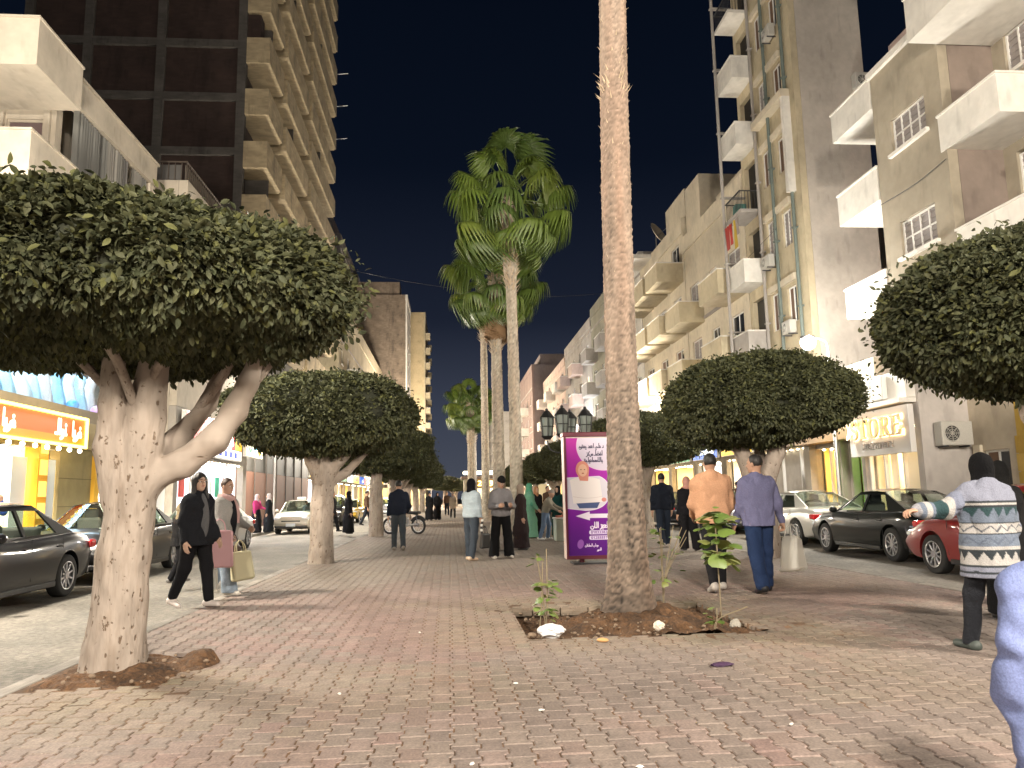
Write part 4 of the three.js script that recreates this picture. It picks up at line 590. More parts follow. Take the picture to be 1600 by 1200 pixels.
// ---------------------------------------------------------------- clipped ficus trees
const leafGeo = (L, W) => { const P = [], I = [], rows = [[0, .02], [.3, .85], [.6, .95], [.85, .5], [1, .02]]; rows.forEach(([u, w]) => { const bend = -.18 * u * u * L; for (const s of [-1, 0, 1]) P.push(s * w * W / 2, bend + Math.abs(s) * w * W * .16, u * L); }); for (let i = 0; i < 4; i++) for (let s = 0; s < 2; s++) { const a = i * 3 + s; I.push(a, a + 3, a + 1, a + 1, a + 3, a + 4); } const g = new THREE.BufferGeometry(); g.setAttribute('position', new THREE.Float32BufferAttribute(P, 3)); g.setIndex(I); g.computeVertexNormals(); g.setAttribute('uv', new THREE.Float32BufferAttribute(new Float32Array(P.length / 3 * 2), 2)); return g; };
const leafMat = new THREE.MeshPhysicalMaterial({ color: C([1, 1, 1]), roughness: .62, specularIntensity: .4, transmission: .12, thickness: 0, side: THREE.DoubleSide });
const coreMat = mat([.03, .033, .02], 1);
const barkWhite = mat([.395, .345, .30], .92, { map: T.bark, bumpMap: T.barkB, bumpScale: .02 });
function crown(parent, R, yc, hh, n, L, s0, flat = 3.2) {      // a clipped, lumpy superellipsoid of leaves
  const f = (x, y, z) => { const a = Math.pow(Math.abs(x / R[0]), flat) + Math.pow(Math.abs(z / R[1]), flat); return Math.pow(Math.pow(a, 2.4 / flat) + Math.pow(Math.abs((y - yc) / hh), 2.4), 1 / 2.4); };
  const bump = (x, y, z) => .74 + .46 * fbm3(x * .95 + s0, y * 1.2, z * .95, 3, s0);
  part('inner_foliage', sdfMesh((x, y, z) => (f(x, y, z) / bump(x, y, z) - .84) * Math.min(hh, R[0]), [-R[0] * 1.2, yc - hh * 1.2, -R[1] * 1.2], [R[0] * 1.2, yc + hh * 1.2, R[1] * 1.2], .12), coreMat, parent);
  const im = new THREE.InstancedMesh(leafGeo(L, L * .5), leafMat, n), m = new THREE.Matrix4(), q = new THREE.Quaternion(), q2 = new THREE.Quaternion(), up = V(0, 0, 1); im.name = 'leaf_crown';
  for (let i = 0; i < n; i++) {
    let d; do { d = V(rr(-1, 1), rr(-1, 1), rr(-1, 1)); } while (d.lengthSq() > 1 || d.lengthSq() < .01); d.normalize();
    let p = V(d.x * R[0], d.y * hh, d.z * R[1]), k = 1 / f(p.x, p.y + yc, p.z); p.multiplyScalar(k);
    const depth = rnd() * rnd(), hole = fbm3((p.x + 9) * 2.6, (p.y + yc) * 3, p.z * 2.6, 2, s0 + 3);
    let sc = bump(p.x, p.y + yc, p.z) * (1.03 - .16 * depth) - (hole < .4 ? (.4 - hole) * .8 : 0); if (rnd() < .05) sc += rr(0, .12); p.multiplyScalar(sc); p.y += yc;
    const nrm = V(d.x / R[0], d.y / hh * .8 + (d.y < -.3 ? -.1 : .18), d.z / R[1]).normalize();
    const dir = V(rr(-1, 1), rr(-1, .5), rr(-1, 1)).normalize().multiplyScalar(.9).add(nrm.clone().multiplyScalar(rr(.1, .9))); if (p.y < yc - hh * .6) dir.y -= .8; dir.normalize();
    q.setFromUnitVectors(up, dir); q2.setFromAxisAngle(up, rr(-1.2, 1.2)); q.multiply(q2); const s = rr(.6, 1.3);
    m.compose(p, q, V(s, s, s)); im.setMatrixAt(i, m);
    const t = rnd(), old = rnd() < .12, cl = .62 + .7 * fbm3(p.x * 1.6, p.y * 1.6, p.z * 1.6, 2, 44); im.setColorAt(i, new THREE.Color().setRGB(...(old ? [.12, .125, .045] : [lerp(.06, .1, t), lerp(.07, .104, t), lerp(.036, .05, t)]).map((c) => c * cl * .78)));
  }
  parent.add(stuff(im)); return im;
}
// trunk as one smooth surface from tapered limbs
function trunkMesh(limbs, h, mouldy = .02, k = .12) {
  const lo = [9, 9, 9], hi = [-9, -9, -9]; for (const l of limbs) for (const p of l) for (let c = 0; c < 3; c++) { lo[c] = Math.min(lo[c], p[c] - p[3] * 1.4); hi[c] = Math.max(hi[c], p[c] + p[3] * 1.4); }
  const g = sdfMesh((x, y, z) => { let d = 9; for (const l of limbs) for (let i = 0; i < l.length - 1; i++) d = smin(d, cap([x, y, z], l[i], l[i + 1]), k); return d - mouldy * (fbm3(x * 5, y * 2.2, z * 5, 3, 6) - .5) * 2 - mouldy * .5 * (noise3(x * 14, y * 9, z * 14, 7) - .5); }, lo, hi, h);
  const p = g.attributes.position, uv = g.attributes.uv; for (let i = 0; i < p.count; i++) uv.setXY(i, Math.atan2(p.getZ(i), p.getX(i)) / (2 * Math.PI) * 1.6, p.getY(i) * .8); return g;
}
{
  const t = thing('ficus_tree', 'big clipped ficus with a thick whitewashed forked trunk nearest at the left', 'tree', [-2.68, 0, -6.62]);
  part('trunk', trunkMesh([[[.0, -.1, 0, .27], [.0, .12, 0, .225], [.04, .9, 0, .2], [.09, 1.45, 0, .185], [.17, 2.0, .03, .14], [.24, 2.7, .05, .12]], [[-.03, 1.35, .06, .12], [-.09, 1.75, .1, .1], [-.07, 2.1, .12, .095], [-.08, 2.6, .12, .09]], [[.14, 1.46, -.03, .13], [.45, 1.62, -.02, .115], [.72, 1.82, 0, .105], [.88, 2.06, 0, .1], [.98, 2.3, 0, .08], [1.1, 2.7, 0, .06]], [[.1, 1.62, -.1, .11], [.36, 1.85, -.2, .09], [.56, 2.15, -.3, .07], [.7, 2.6, -.35, .05]], [[.0, 1.7, -.1, .11], [-.2, 2.2, -.45, .09], [-.4, 2.7, -.6, .06]]], .016, .022, .055), barkWhite, t);
  for (const q of [[[.16, 2.15, .05], [.32, 2.45, .2], [.6, 2.8, .35]], [[-.09, 2.2, .1], [-.35, 2.5, .2], [-.7, 2.85, .3]], [[.5, 2.1, -.25], [.75, 2.4, -.1], [.95, 2.8, 0]], [[.9, 2.15, 0], [1.1, 2.45, -.12], [1.25, 2.8, -.2]], [[.1, 2.1, .1], [.05, 2.45, .4], [-.1, 2.8, .7]]]) part('branch', tube(q, .04, 16, 7), barkWhite, t);
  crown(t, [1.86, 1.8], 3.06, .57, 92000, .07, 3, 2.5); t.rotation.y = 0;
}
const proto = thing('ficus_tree', 'clipped ficus with a white three forked trunk, second in the left row', 'tree', [-2.68, 0, -16.64], 0);
part('trunk', trunkMesh([[[0, -.1, 0, .3], [0, .2, 0, .25], [0, 1.2, 0, .235], [.02, 1.75, 0, .22], [.02, 2.0, 0, .17], [.06, 2.8, 0, .12]], [[0, 1.65, 0, .16], [-.22, 2.1, .05, .13], [-.42, 2.7, .1, .09]], [[.03, 1.7, 0, .14], [.35, 2.1, .05, .11], [.7, 2.45, .1, .09]], [[.05, 1.6, -.05, .11], [.45, 1.85, -.1, .09], [.95, 2.35, -.1, .06]]], .022, .02, .06), barkWhite, proto);
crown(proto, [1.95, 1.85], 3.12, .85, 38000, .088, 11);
const G1 = null, trees = [
  [-2.6, -27.9, 1.7, 'clipped ficus with a straight white trunk, third in the left row beside the motorcycle'], [-2.6, -37.5, .6, 'clipped ficus with a forked white trunk behind the motorcycle, fourth in the left row'], [-2.6, -48, 2.9, 'small looking clipped ficus, fifth in the left row'], [-2.6, -60, 4.2, 'distant clipped ficus, sixth in the left row before the bright crossing'], [-2.6, -74, 5.1, 'farthest dark clipped ficus of the left row'],
  [6.44, -25.2, 2.2, 'clipped ficus half hidden behind the palm trunk on the right'], [6.4, -35.5, .4, 'clipped ficus above the yellow lights behind the black dressed couple'], [6.4, -46, 3.6, 'dark clipped ficus just left of the purple poster'], [6.4, -58, 1.2, 'distant clipped ficus of the right row behind the lantern post'], [6.4, -72, 2.5, 'farthest clipped ficus of the right row'], [-.6, -98, 1, 'dark distant ficus standing across the far end left of the kiosk'], [.9, -112, 3, 'farthest ficus at the very end of the promenade']];
for (const [x, z, r, l] of trees) copyOf(proto, [x, 0, z], r, l);
{ // right front tree: boxier crown, two stems; its copy stands nearer at the right edge
  const t = thing('ficus_tree', 'box shaped clipped ficus with a two stemmed trunk behind the man in blue', 'tree', [6.36, 0, -15.4]);
  part('trunk', trunkMesh([[[0, -.1, 0, .38], [0, .25, 0, .3], [.02, .9, 0, .26], [.1, 1.5, 0, .19], [.35, 2.1, .05, .17], [.55, 2.8, .1, .12]], [[-.02, 1.1, .02, .2], [-.22, 1.6, .05, .17], [-.4, 2.1, .1, .14], [-.6, 2.8, .1, .1]], [[.1, 1.3, -.1, .12], [.15, 2.0, -.3, .1], [.1, 2.7, -.5, .08]]], .022, .02, .07), barkWhite, t);
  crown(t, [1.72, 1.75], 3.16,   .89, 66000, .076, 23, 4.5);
  copyOf(t, [6.75, 0, -7.7], 2.4, 'dark clipped ficus crown at the right edge in front of the white balconies');
}

// ---------------------------------------------------------------- fan palms
function frondGeo(s0, droop) {
  const G = [], n = 26, pet = 1.2, R = .82; const q = (u) => [0, .34 * u - .62 * droop * u * u, pet * u];
  G.push(tube([q(0), q(.33), q(.66), q(1)], .018, 10, 5)); const tip = q(1), P = [], I = [];
  for (let i = 0; i < n; i++) {
    const a = lerp(-2.2, 2.2, i / (n - 1)), len = R * (.78 + .22 * Math.cos(a * .8)) * (.92 + .16 * hsh(i, s0, 3, 5)), w = .05, b0 = P.length / 3;
    for (let k = 0; k <= 5; k++) { const u = k / 5, r = len * u, ww = w * (u < .6 ? .3 + u * 1.1 : (1 - u) * 2.2 + .02), dr = -(.3 + droop) * Math.max(0, u - .5) ** 1.5 * 1.1 - .12 * Math.abs(a) * u, cx = Math.sin(a) * r * (1 - .3 * Math.max(0, u - .5)), cz = Math.cos(a) * r * (1 - .45 * Math.max(0, u - .5)) - .35 * droop * u * u; for (const s of [-1, 0, 1]) P.push(tip[0] + cx + Math.cos(a) * s * ww, tip[1] + dr - .1 * u + (s ? -.014 : .014), tip[2] + cz - Math.sin(a) * s * ww); }
    for (let k = 0; k < 5; k++) for (let s = 0; s < 2; s++) { const A = b0 + k * 3 + s; I.push(A, A + 3, A + 1, A + 1, A + 3, A + 4); }
  }
  const g = new THREE.BufferGeometry(); g.setAttribute('position', new THREE.Float32BufferAttribute(P, 3)); g.setIndex(I); g.computeVertexNormals(); G.push(g); return merge(G);
}
const fronds = [frondGeo(1, .5), frondGeo(2, .8), frondGeo(3, 1.15), frondGeo(4, .3)], deadFrond = frondGeo(5, .15);
const frondM = [[.13, .19, .03], [.11, .165, .03], [.16, .21, .035], [.085, .135, .028]].map((c) => phys(c, .45, { transmission: .25, thickness: 0, side: THREE.DoubleSide })), deadM = mat([.2, .12, .06], .9, { side: THREE.DoubleSide });
function palmTrunk(H, r0, rt, lean, detail, shaggy) {      // ringed trunk with leaf-base scars
  const nu = detail ? 72 : 28, nv = Math.round(H / (detail ? .022 : .06)), P = [], U = [], I = [], Cc = [];
  for (let j = 0; j <= nv; j++) for (let i = 0; i <= nu; i++) {
    const y = H * j / nv, a = i / nu * 2 * Math.PI, ai = i % nu / nu * 2 * Math.PI, cs = Math.cos(ai), sn = Math.sin(ai), flare = 1 + .55 * Math.exp(-y / .28) + .26 * Math.exp(-y / 1.5);
    const ringY = y * 13 + 3.4 * fbm3(cs * 2.2, y * 1.9, sn * 2.2, 3, 3), saw = ringY - Math.floor(ringY), coarse = fbm3(cs * 1.6, y * 1.3, sn * 1.6, 3, 5) - .5, fine = noise3(cs * 5, y * 36, sn * 5, 8) - .5;
    let r = lerp(r0, rt, Math.min(1, y / H)) * flare * (1 + (detail ? .08 : .16) * coarse) + (detail ? .009 : .014) * (saw - .5) * (.3 + 1.2 * noise3(cs * 3, y * 3, sn * 3, 30)) + .014 * fine + (detail ? .008 * (noise3(cs * 5, y * 60, sn * 5, 32) - .5) : 0); if (shaggy) r += .06 * sstep(H - 3.2, H - 2.2, y) * (.5 + noise3(cs * 5, y * 5, sn * 5, 9));
    const lx = lean * y * y / (H * H); P.push(lx + cs * r, y, sn * r); U.push(a, y);
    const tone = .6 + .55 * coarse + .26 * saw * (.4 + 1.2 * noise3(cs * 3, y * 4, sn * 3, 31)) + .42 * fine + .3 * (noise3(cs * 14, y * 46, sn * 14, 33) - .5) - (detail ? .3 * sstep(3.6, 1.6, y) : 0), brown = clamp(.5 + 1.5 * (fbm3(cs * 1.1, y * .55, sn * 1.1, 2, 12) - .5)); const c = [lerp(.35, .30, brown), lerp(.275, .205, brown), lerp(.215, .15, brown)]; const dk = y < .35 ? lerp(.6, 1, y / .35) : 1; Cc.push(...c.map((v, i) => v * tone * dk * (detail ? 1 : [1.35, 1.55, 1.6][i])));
  }
  for (let j = 0; j < nv; j++) for (let i = 0; i < nu; i++) { const A = j * (nu + 1) + i, B = A + nu + 1; I.push(A, B, A + 1, A + 1, B, B + 1); }
  const g = new THREE.BufferGeometry(); g.setAttribute('position', new THREE.Float32BufferAttribute(P, 3)); g.setAttribute('uv', new THREE.Float32BufferAttribute(U, 2)); g.setAttribute('color', new THREE.Float32BufferAttribute(Cc, 3)); g.setIndex(I); g.computeVertexNormals(); return g;
}
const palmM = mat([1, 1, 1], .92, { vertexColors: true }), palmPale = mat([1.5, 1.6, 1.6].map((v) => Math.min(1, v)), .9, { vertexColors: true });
function leafBases(H, r, y0, y1, n, len, lean, s = 1) {      // cut leaf stubs and fibre flakes sticking out of the trunk
  const G = []; for (let i = 0; i < n; i++) { const y = rr(y0, y1), a = rr(0, 6.28), l = len * rr(.5, 1.3), g = new THREE.ConeGeometry(.028 * s * rr(.6, 1.3), l, 4).scale(1, 1, .4).rotateX(rr(.5, 1.0)).translate(0, l * .2, r * .93 + l * .22).rotateY(a).translate(lean * y * y / (H * H), y, 0); G.push(g); } return merge(G);
}
const stubM = mat([.42, .33, .23], .9), stubD = mat([.26, .17, .1], .95);
function palm(label, x, z, H, r0, rt, lean, { detail = false, n = 46, s = 1, dead = 0, up = 0 } = {}) {
  const p = thing('fan_palm', label, 'palm tree', [x, -.02 + up, z]);
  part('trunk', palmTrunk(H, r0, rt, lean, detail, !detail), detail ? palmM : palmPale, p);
  if (detail) part('fibre_flakes', [leafBases(H, .16, 3.2, 5.2, 90, .05, lean, .45), leafBases(H, .16, 4.6, H - .5, 230, .08, lean, .5), leafBases(H, .165, 5.75, 6.1, 50, .13, lean, .6)], stubM, p); else { part('leaf_base', leafBases(H, rt + .04, H - 3.2, H, 240, .3, lean, 1.6), stubM, p); part('leaf_base', leafBases(H, rt + .02, H - 2.6, H, 120, .3, lean, 1.6), stubD, p); }
  for (let i = 0; i < n + dead; i++) {
    const isD = i >= n, u = i / n, f = part('frond', isD ? deadFrond : fronds[Math.floor(clamp(u * 3.4 + rr(-.3, .5), 0, 2.99))], isD ? deadM : pick(frondM), p), el = isD ? rr(-1.5, -1.25) : lerp(1.15, -.6, Math.pow(u, .85)) + rr(-.2, .2);
    f.position.set(lean, H - (isD ? rr(.5, 1.3) : u * .35), 0); f.rotation.set(-el, i * 2.39996 + rr(-.2, .2), isD ? rr(-1.3, 1.3) : rr(-.2, .2), 'YXZ'); f.scale.setScalar(s * rr(.9, 1.1) * (isD ? .72 : 1)); }
  return p;
}
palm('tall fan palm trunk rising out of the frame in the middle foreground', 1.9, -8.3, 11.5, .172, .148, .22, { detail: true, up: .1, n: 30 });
palm('lit fan palm with the highest green crown and a pale smooth trunk', 2.14, -24.7, 11.3, .2, .16, -.1, { s: 1.3, n: 36 });
palm('fan palm with a lower crown and hanging brown dead fronds behind the highest one', 1.95, -30.5, 10.3, .24, .2, -.05, { s: 1.27, n: 34, dead: 8 });
palm('dim fan palm behind the two tall ones with a brown skirt of dead fronds', 2.0, -43, 13.3, .22, .18, 0, { s: 1.05, n: 18, dead: 14 });
palm('small distant fan palm with a pale crown left of the tall palms', 1.6, -58, 8.4, .26, .2, 0, { s: 1.25, n: 36 });
palm('distant fan palm behind the small pale crowned one', 2.3, -72, 9.6, .26, .2, 0, { s: 1.3, n: 32 });
// ---------------------------------------------------------------- cars (front towards +z, wheels on y = 0)
const csg = new Evaluator(); csg.useGroups = false; csg.attributes = ['position', 'normal'];
const curve = (pts) => (z) => { let i = 0; while (i < pts.length - 2 && z > pts[i + 1][0]) i++; const a = pts[i], b = pts[i + 1], t = clamp((z - a[0]) / (b[0] - a[0])); return lerp(a[1], b[1], t * t * (3 - 2 * t) * .6 + t * .4); };
const SED = { L: 4.62, W: 1.80, fw: 1.4, rw: -1.32, r: .325, top: [[-2.31, .80], [-2.2, .93], [-1.6, .985], [-1, .95], [0, .92], [1, .95], [1.6, .9], [2.15, .74], [2.31, .6]], A: [1.08, .93], B: [.3, 1.405], Cc: [-.72, 1.425], Dd: [-1.68, .985], wb: .79, wt: .57, quarter: true };
const COUPE = { ...SED, L: 4.64, fw: 1.42, rw: -1.4, B: [.2, 1.37], Cc: [-.75, 1.37], Dd: [-1.85, .99], r: .335 };
const SUV = { L: 4.4, W: 1.84, fw: 1.32, rw: -1.3, r: .36, top: [[-2.2, .85], [-2.12, 1.0], [-1.6, 1.05], [0, 1.03], [1, 1.05], [1.6, 1.0], [2.05, .86], [2.2, .66]], A: [1.0, 1.03], B: [.42, 1.6], Cc: [-1.6, 1.64], Dd: [-2.0, 1.04], wb: .82, wt: .66 };
const OLD = { ...SED, L: 4.3, W: 1.66, fw: 1.25, rw: -1.2, r: .3, top: [[-2.15, .78], [-2.05, .9], [-1.5, .93], [0, .9], [1, .92], [1.6, .88], [2.05, .76], [2.15, .6]], B: [.4, 1.38], Cc: [-.7, 1.39], Dd: [-1.4, .93], wb: .72, wt: .58 };
const lampM = { head: phys([.75, .78, .8], .12, { clearcoat: 1 }), tail: phys([.5, .015, .02], .2, { clearcoat: 1 }), lit: glow([1, .96, .85], 14), tailLit: glow([1, .03, .02], 1.6) };
const tyreM = mat([.018, .018, .018], .85), rimM = mat([.5, .5, .52], .32, { metalness: .9 }), glassM = phys([.72, .82, .76], .03, { transmission: 1, thickness: 0, specularIntensity: 1 }), plateM = mat([.55, .6, .62], .5), seatM = mat([.1, .095, .09], .9);
const wheelG = (r) => ({ tyre: new THREE.LatheGeometry([[r * .66, -.1], [r * .9, -.105], [r * .985, -.085], [r, -.04], [r, .04], [r * .985, .085], [r * .9, .105], [r * .66, .1]].map(([x, y]) => new THREE.Vector2(x, y)), 28).rotateZ(Math.PI / 2), rim: merge([new THREE.TorusGeometry(r * .65, .018, 6, 28).rotateY(Math.PI / 2).translate(.085, 0, 0), new THREE.CylinderGeometry(r * .66, r * .66, .12, 24, 1, true).rotateZ(Math.PI / 2), new THREE.CylinderGeometry(.06, .06, .04, 12).rotateZ(Math.PI / 2).translate(.075, 0, 0), ...Array.from({ length: 10 }, (_, i) => rbx(.03, r * .62, .034, .01, .07, r * .33, 0).rotateX(i * Math.PI / 5))]), disc: new THREE.CylinderGeometry(r * .62, r * .62, .02, 24).rotateZ(Math.PI / 2).translate(.01, 0, 0) });
function car(label, S, paint, pos, turn, { glass = glassM, lit = false, roof = null, taxi = false } = {}) {
  const g = thing('parked_car', label, 'car', pos, turn, 'cars parked along the two roads'), top = curve(S.top), hw = (z) => S.W / 2 * (1 - .05 * Math.pow(Math.abs(z / (S.L / 2)), 2.5) - .11 * Math.pow(Math.abs(z / (S.L / 2)), 9));
  const N = 64, sec = [[0, 0, 0], [.8, 0, 0], [.95, .05, 0], [.985, .16, 0], [.995, .3, 0], [1, .5, 0], [.997, .62, 0], [.985, .74, 0], [.975, .82, 0], [.955, .92, 0], [.9, .985, 0], [.72, 1.01, 0], [.4, 1.03, 0], [0, 1.035, 0]], ring = [...sec, ...sec.slice(1, -1).reverse().map(([x, y]) => [-x, y])], n = ring.length, P = [], I = [];
  for (let i = 0; i <= N; i++) { const z = -S.L / 2 + S.L * i / N, e = Math.pow(Math.abs(z / (S.L / 2)), 12), yt = top(z), yb = .2 + .16 * e; for (const [x, y] of ring) P.push(x * hw(z) * (1 + (y > .45 && y < .9 ? .006 : 0)), lerp(yb, yt, y), z + .05 * Math.sign(z) * e * Math.sin(y * 3.1) * .8); }
  for (let i = 0; i < N; i++) for (let k = 0; k < n; k++) { const a = i * n + k, b = i * n + (k + 1) % n; I.push(a, b, a + n, b, b + n, a + n); }
  for (const i of [0, N]) { const c = P.length / 3; let y = 0, z = 0; for (let k = 0; k < n; k++) { y += P[(i * n + k) * 3 + 1] / n; z += P[(i * n + k) * 3 + 2] / n; } P.push(0, y, z + (i ? .04 : -.04)); for (let k = 0; k < n; k++) { const a = i * n + k, b = i * n + (k + 1) % n; i ? I.push(a, b, c) : I.push(b, a, c); } }
  let bg = new THREE.BufferGeometry(); bg.setAttribute('position', new THREE.Float32BufferAttribute(P, 3)); bg.setIndex(I); bg.computeVertexNormals();
  let br = new Brush(bg); br.updateMatrixWorld();
  for (const z of [S.fw, S.rw]) for (const s of [-1, 1]) { const c = new Brush(new THREE.CylinderGeometry(S.r + .055, S.r + .055, .3, 32).rotateZ(Math.PI / 2).translate(s * (S.W / 2 - .06), S.r + .01, z)); c.updateMatrixWorld(); br = csg.evaluate(br, c, SUBTRACTION); }
  const cg = toCreasedNormals(br.geometry, .6); cg.setAttribute('uv', new THREE.BufferAttribute(new Float32Array(cg.attributes.position.count * 2), 2));
  const body = part('body', cg, paint, g);
  // cabin sides with window openings
  const yb = S.A[1], side = (z, y) => { const t = clamp((y - yb) / (S.Cc[1] - yb)); return lerp(S.wb, S.wt, t * .75 + t * t * .25) * lerp(1, .97, clamp(Math.abs(z) / 1.7)); }, f = .05;
  const onA = (y) => lerp(S.A[0], S.B[0], (y - S.A[1]) / (S.B[1] - S.A[1])), onC = (y) => lerp(S.Dd[0], S.Cc[0], (y - S.Dd[1]) / (S.Cc[1] - S.Dd[1])), y0 = yb + .045, y1 = S.B[1] - .065, bp = -.2;
  const wins = [[[onA(y0) - .13, y0], [onA(y1) - .09, y1], [bp + .04, y1 + .01], [bp + .04, y0]], [[bp - .04, y0], [bp - .04, y1 + .01], [Math.max(onC(y1) + .1, -1.05), y1], [Math.max(onC(y0 + .02) + .38, -1.15), y0 + .02]]];
  const out = poly([[S.A[0] + .03, yb - .06], S.A, S.B, [lerp(S.B[0], S.Cc[0], .5), S.Cc[1] + .018], S.Cc, S.Dd, [S.Dd[0] - .02, yb - .06]]); wins.forEach((w) => { const p = new THREE.Path(); w.forEach((q, i) => i ? p.lineTo(...q) : p.moveTo(...q)); p.closePath(); out.holes.push(p); });
  const sideG = [], paneG = []; for (const s of [-1, 1]) { sideG.push(remap(new THREE.ExtrudeGeometry(out, { depth: .035, bevelEnabled: false }), (z, y, w) => [s * (side(z, y) - .035 + w), y, z], s > 0)); }
  const rg = new THREE.PlaneGeometry(1, 1, 12, 10), roofG = remap(rg, (u, v) => { const z = lerp(S.B[0] + .02, S.Cc[0] - .02, v + .5), y = lerp(S.B[1], S.Cc[1], v + .5) + .03 * Math.sin((v + .5) * Math.PI); return [u * 2 * (S.wt + .0), y + .045 * (1 - 4 * u * u), z]; }, false);
  part('cabin', [...sideG, roofG, remap(rg, (u, v) => { const z = lerp(S.B[0], S.Cc[0], v + .5), y = lerp(S.B[1], S.Cc[1], v + .5); return [u * 2 * (S.wt - .04), y - .02, z]; })], roof ?? paint, g);
  for (const w of wins) for (const s of [-1, 1]) part('side_window', remap(new THREE.ShapeGeometry(poly(w)), (z, y) => [s * (side(z, y) - .012), y, z], s > 0), glass, g);
  const screen = (A, B, o) => remap(new THREE.PlaneGeometry(1, 1, 10, 6), (u, v) => { const t = v + .5, w = lerp(S.wb - .05, S.wt - .02, t); return [u * 2 * w, lerp(A[1], B[1], t) + .035 * (1 - 4 * u * u) * t, lerp(A[0], B[0], t) + o * (1 - 4 * u * u)]; });
  part('windscreen', screen([S.A[0] + .02, S.A[1]], S.B, .09), glass, g); part('rear_window', screen([S.Dd[0] + .02, S.Dd[1]], S.Cc, -.07), glass, g);
  for (const z of [.25, -.75]) for (const x of [-.36, .36]) { if (z < 0 && x > 0) continue; part('seat', z < 0 ? [rbx(1.2, .5, .16, .06, 0, .85, z - .2), rbx(1.2, .18, .5, .06, 0, .6, z)] : [rbx(.46, .56, .14, .06, x, .88, z - .18), rbx(.26, .18, .1, .04, x, 1.24, z - .24), rbx(.46, .16, .46, .06, x, .6, z)], seatM, g); }
  part('dashboard', rbx(1.3, .2, .4, .06, 0, .86, S.A[0] - .35), M.black, g);
  // door seams, handles, mirrors, lights, bumpers, plates
  const seam = []; for (const s of [-1, 1]) for (const z of [S.A[0] - .12, bp, -1.12]) { const q = []; for (let i = 0; i <= 6; i++) { const y = lerp(.34, Math.min(yb, .93), i / 6); q.push([s * hw(z) * lerp(.99, .985, i / 6), y, z - (z < -1 ? .12 * Math.max(0, .55 - y) : 0)]); } seam.push(tube(q, .006, 10, 4)); } part('door_seam', seam, M.black, g);
  for (const s of [-1, 1]) for (const z of [bp + .13, -1.0]) part('door_handle', rbx(.03, .028, .17, .012, s * hw(z) * .992, .8, z), roof ?? paint, g);
  for (const s of [-1, 1]) { part('wing_mirror', new THREE.SphereGeometry(.1, 12, 10).scale(.85, .72, 1).translate(s * (S.wb + .17), yb + .06, S.A[0] - .32), paint, g); }
  for (const s of [-1, 1]) { const hz = S.L / 2 - .16; part('headlight', new THREE.SphereGeometry(.16, 14, 10).scale(1.3, .5, .9).translate(s * (hw(hz) - .18), top(hz) - .1, hz + .01), lit ? lampM.lit : lampM.head, g); part('tail_light', rbx(.34, .14, .22, .05, s * (hw(-S.L / 2 + .06) - .09), top(-S.L / 2 + .1) - .15, -S.L / 2 + .085), lampM.tail, g); }
  part('bumper_trim', [rbx(S.W * .82, .1, .1, .03, 0, .32, S.L / 2 - .03), rbx(S.W * .84, .12, .1, .03, 0, .33, -S.L / 2 + .03)], M.black, g); part('grille', rbx(.8, .12, .06, .02, 0, .52, S.L / 2 + .01), M.black, g); part('sill_trim', [rbx(.05, .09, 1.9, .02, S.W / 2 - .04, .24, 0), rbx(.05, .09, 1.9, .02, -S.W / 2 + .04, .24, 0)], M.black, g);
  part('number_plate', rbx(.4, .13, .02, .01, 0, .62, -S.L / 2 - .045), plateM, g); part('number_plate', rbx(.4, .13, .02, .01, 0, .4, S.L / 2 + .05), plateM, g);
  const wg = wheelG(S.r); for (const z of [S.fw, S.rw]) for (const s of [-1, 1]) { const w = part('tyre', wg.tyre, tyreM, g); w.position.set(s * (S.W / 2 - .12), S.r, z); if (s < 0) w.rotation.y = Math.PI; part('rim', wg.rim, rimM, w); part('brake_disc', wg.disc, M.darkMetal, w); }
  if (taxi) part('roof_sign', rbx(.4, .12, .16, .04, 0, S.Cc[1] + .13, -.2), plateM, g); void body; return g;
}
const paintM = (c, r = .32, m = .4) => phys(c, r, Math.max(...c) < .03 ? { clearcoat: .45, clearcoatRoughness: .05, specularIntensity: .25 } : { clearcoat: .9, clearcoatRoughness: .05, metalness: m });
const RY = -.12, away = Math.PI;
car('dark grey saloon with greenish windows parked nearest on the left road', SED, paintM([.009, .009, .011], .3, 0), [-6.88, RY, -11.6], 0);
car('dark car parked behind the near grey saloon, half hidden by the white trunk', SED, paintM([.012, .012, .013], .3, 0), [-6.95, RY, -16.6], .01);
car('pale silver car behind the two walking women', SED, paintM([.5, .5, .48]), [-7.1, RY, -23.4], -.01);
car('cream white old saloon with the two robed women standing at its bonnet', OLD, paintM([.52, .48, .4], .4, .1), [-6.75, RY, -36], 0, { taxi: true });
car('black sport utility car parked by the brown hoarding', SUV, paintM([.014, .014, .016]), [-6.7, RY, -44.5], .02);
car('yellow and red small car behind the black sport utility car', OLD, paintM([.65, .42, .03], .4, .1), [-6.5, RY, -51], 0);
car('red car on the right road behind the woman in the patterned cardigan', SED, paintM([.2, .012, .013], .35, .1), [8.98, RY, -11.2], away);
car('dark green black coupe between the red car and the silver one', COUPE, paintM([.004, .0055, .0055], .3, 0), [9.62, RY, -16.25], away - .02);
car('silver white saloon with lit red tail light strip on the right road', COUPE, paintM([.55, .54, .5]), [9.98, RY, -21.35], away);
car('grey car parked on the right road beyond the silver saloon', SED, paintM([.2, .2, .21]), [9.9, RY, -28], away); car('black car parked on the right road behind the black dressed couple', SED, paintM([.02, .02, .022]), [9.85, RY, -34], away); car('white car farthest along the right row of parked cars', OLD, paintM([.6, .58, .55]), [9.8, RY, -41], away);
car('far car coming down the left road with its headlights on', SED, paintM([.3, .3, .32]), [-5.2, RY, -66], .02, { lit: true });
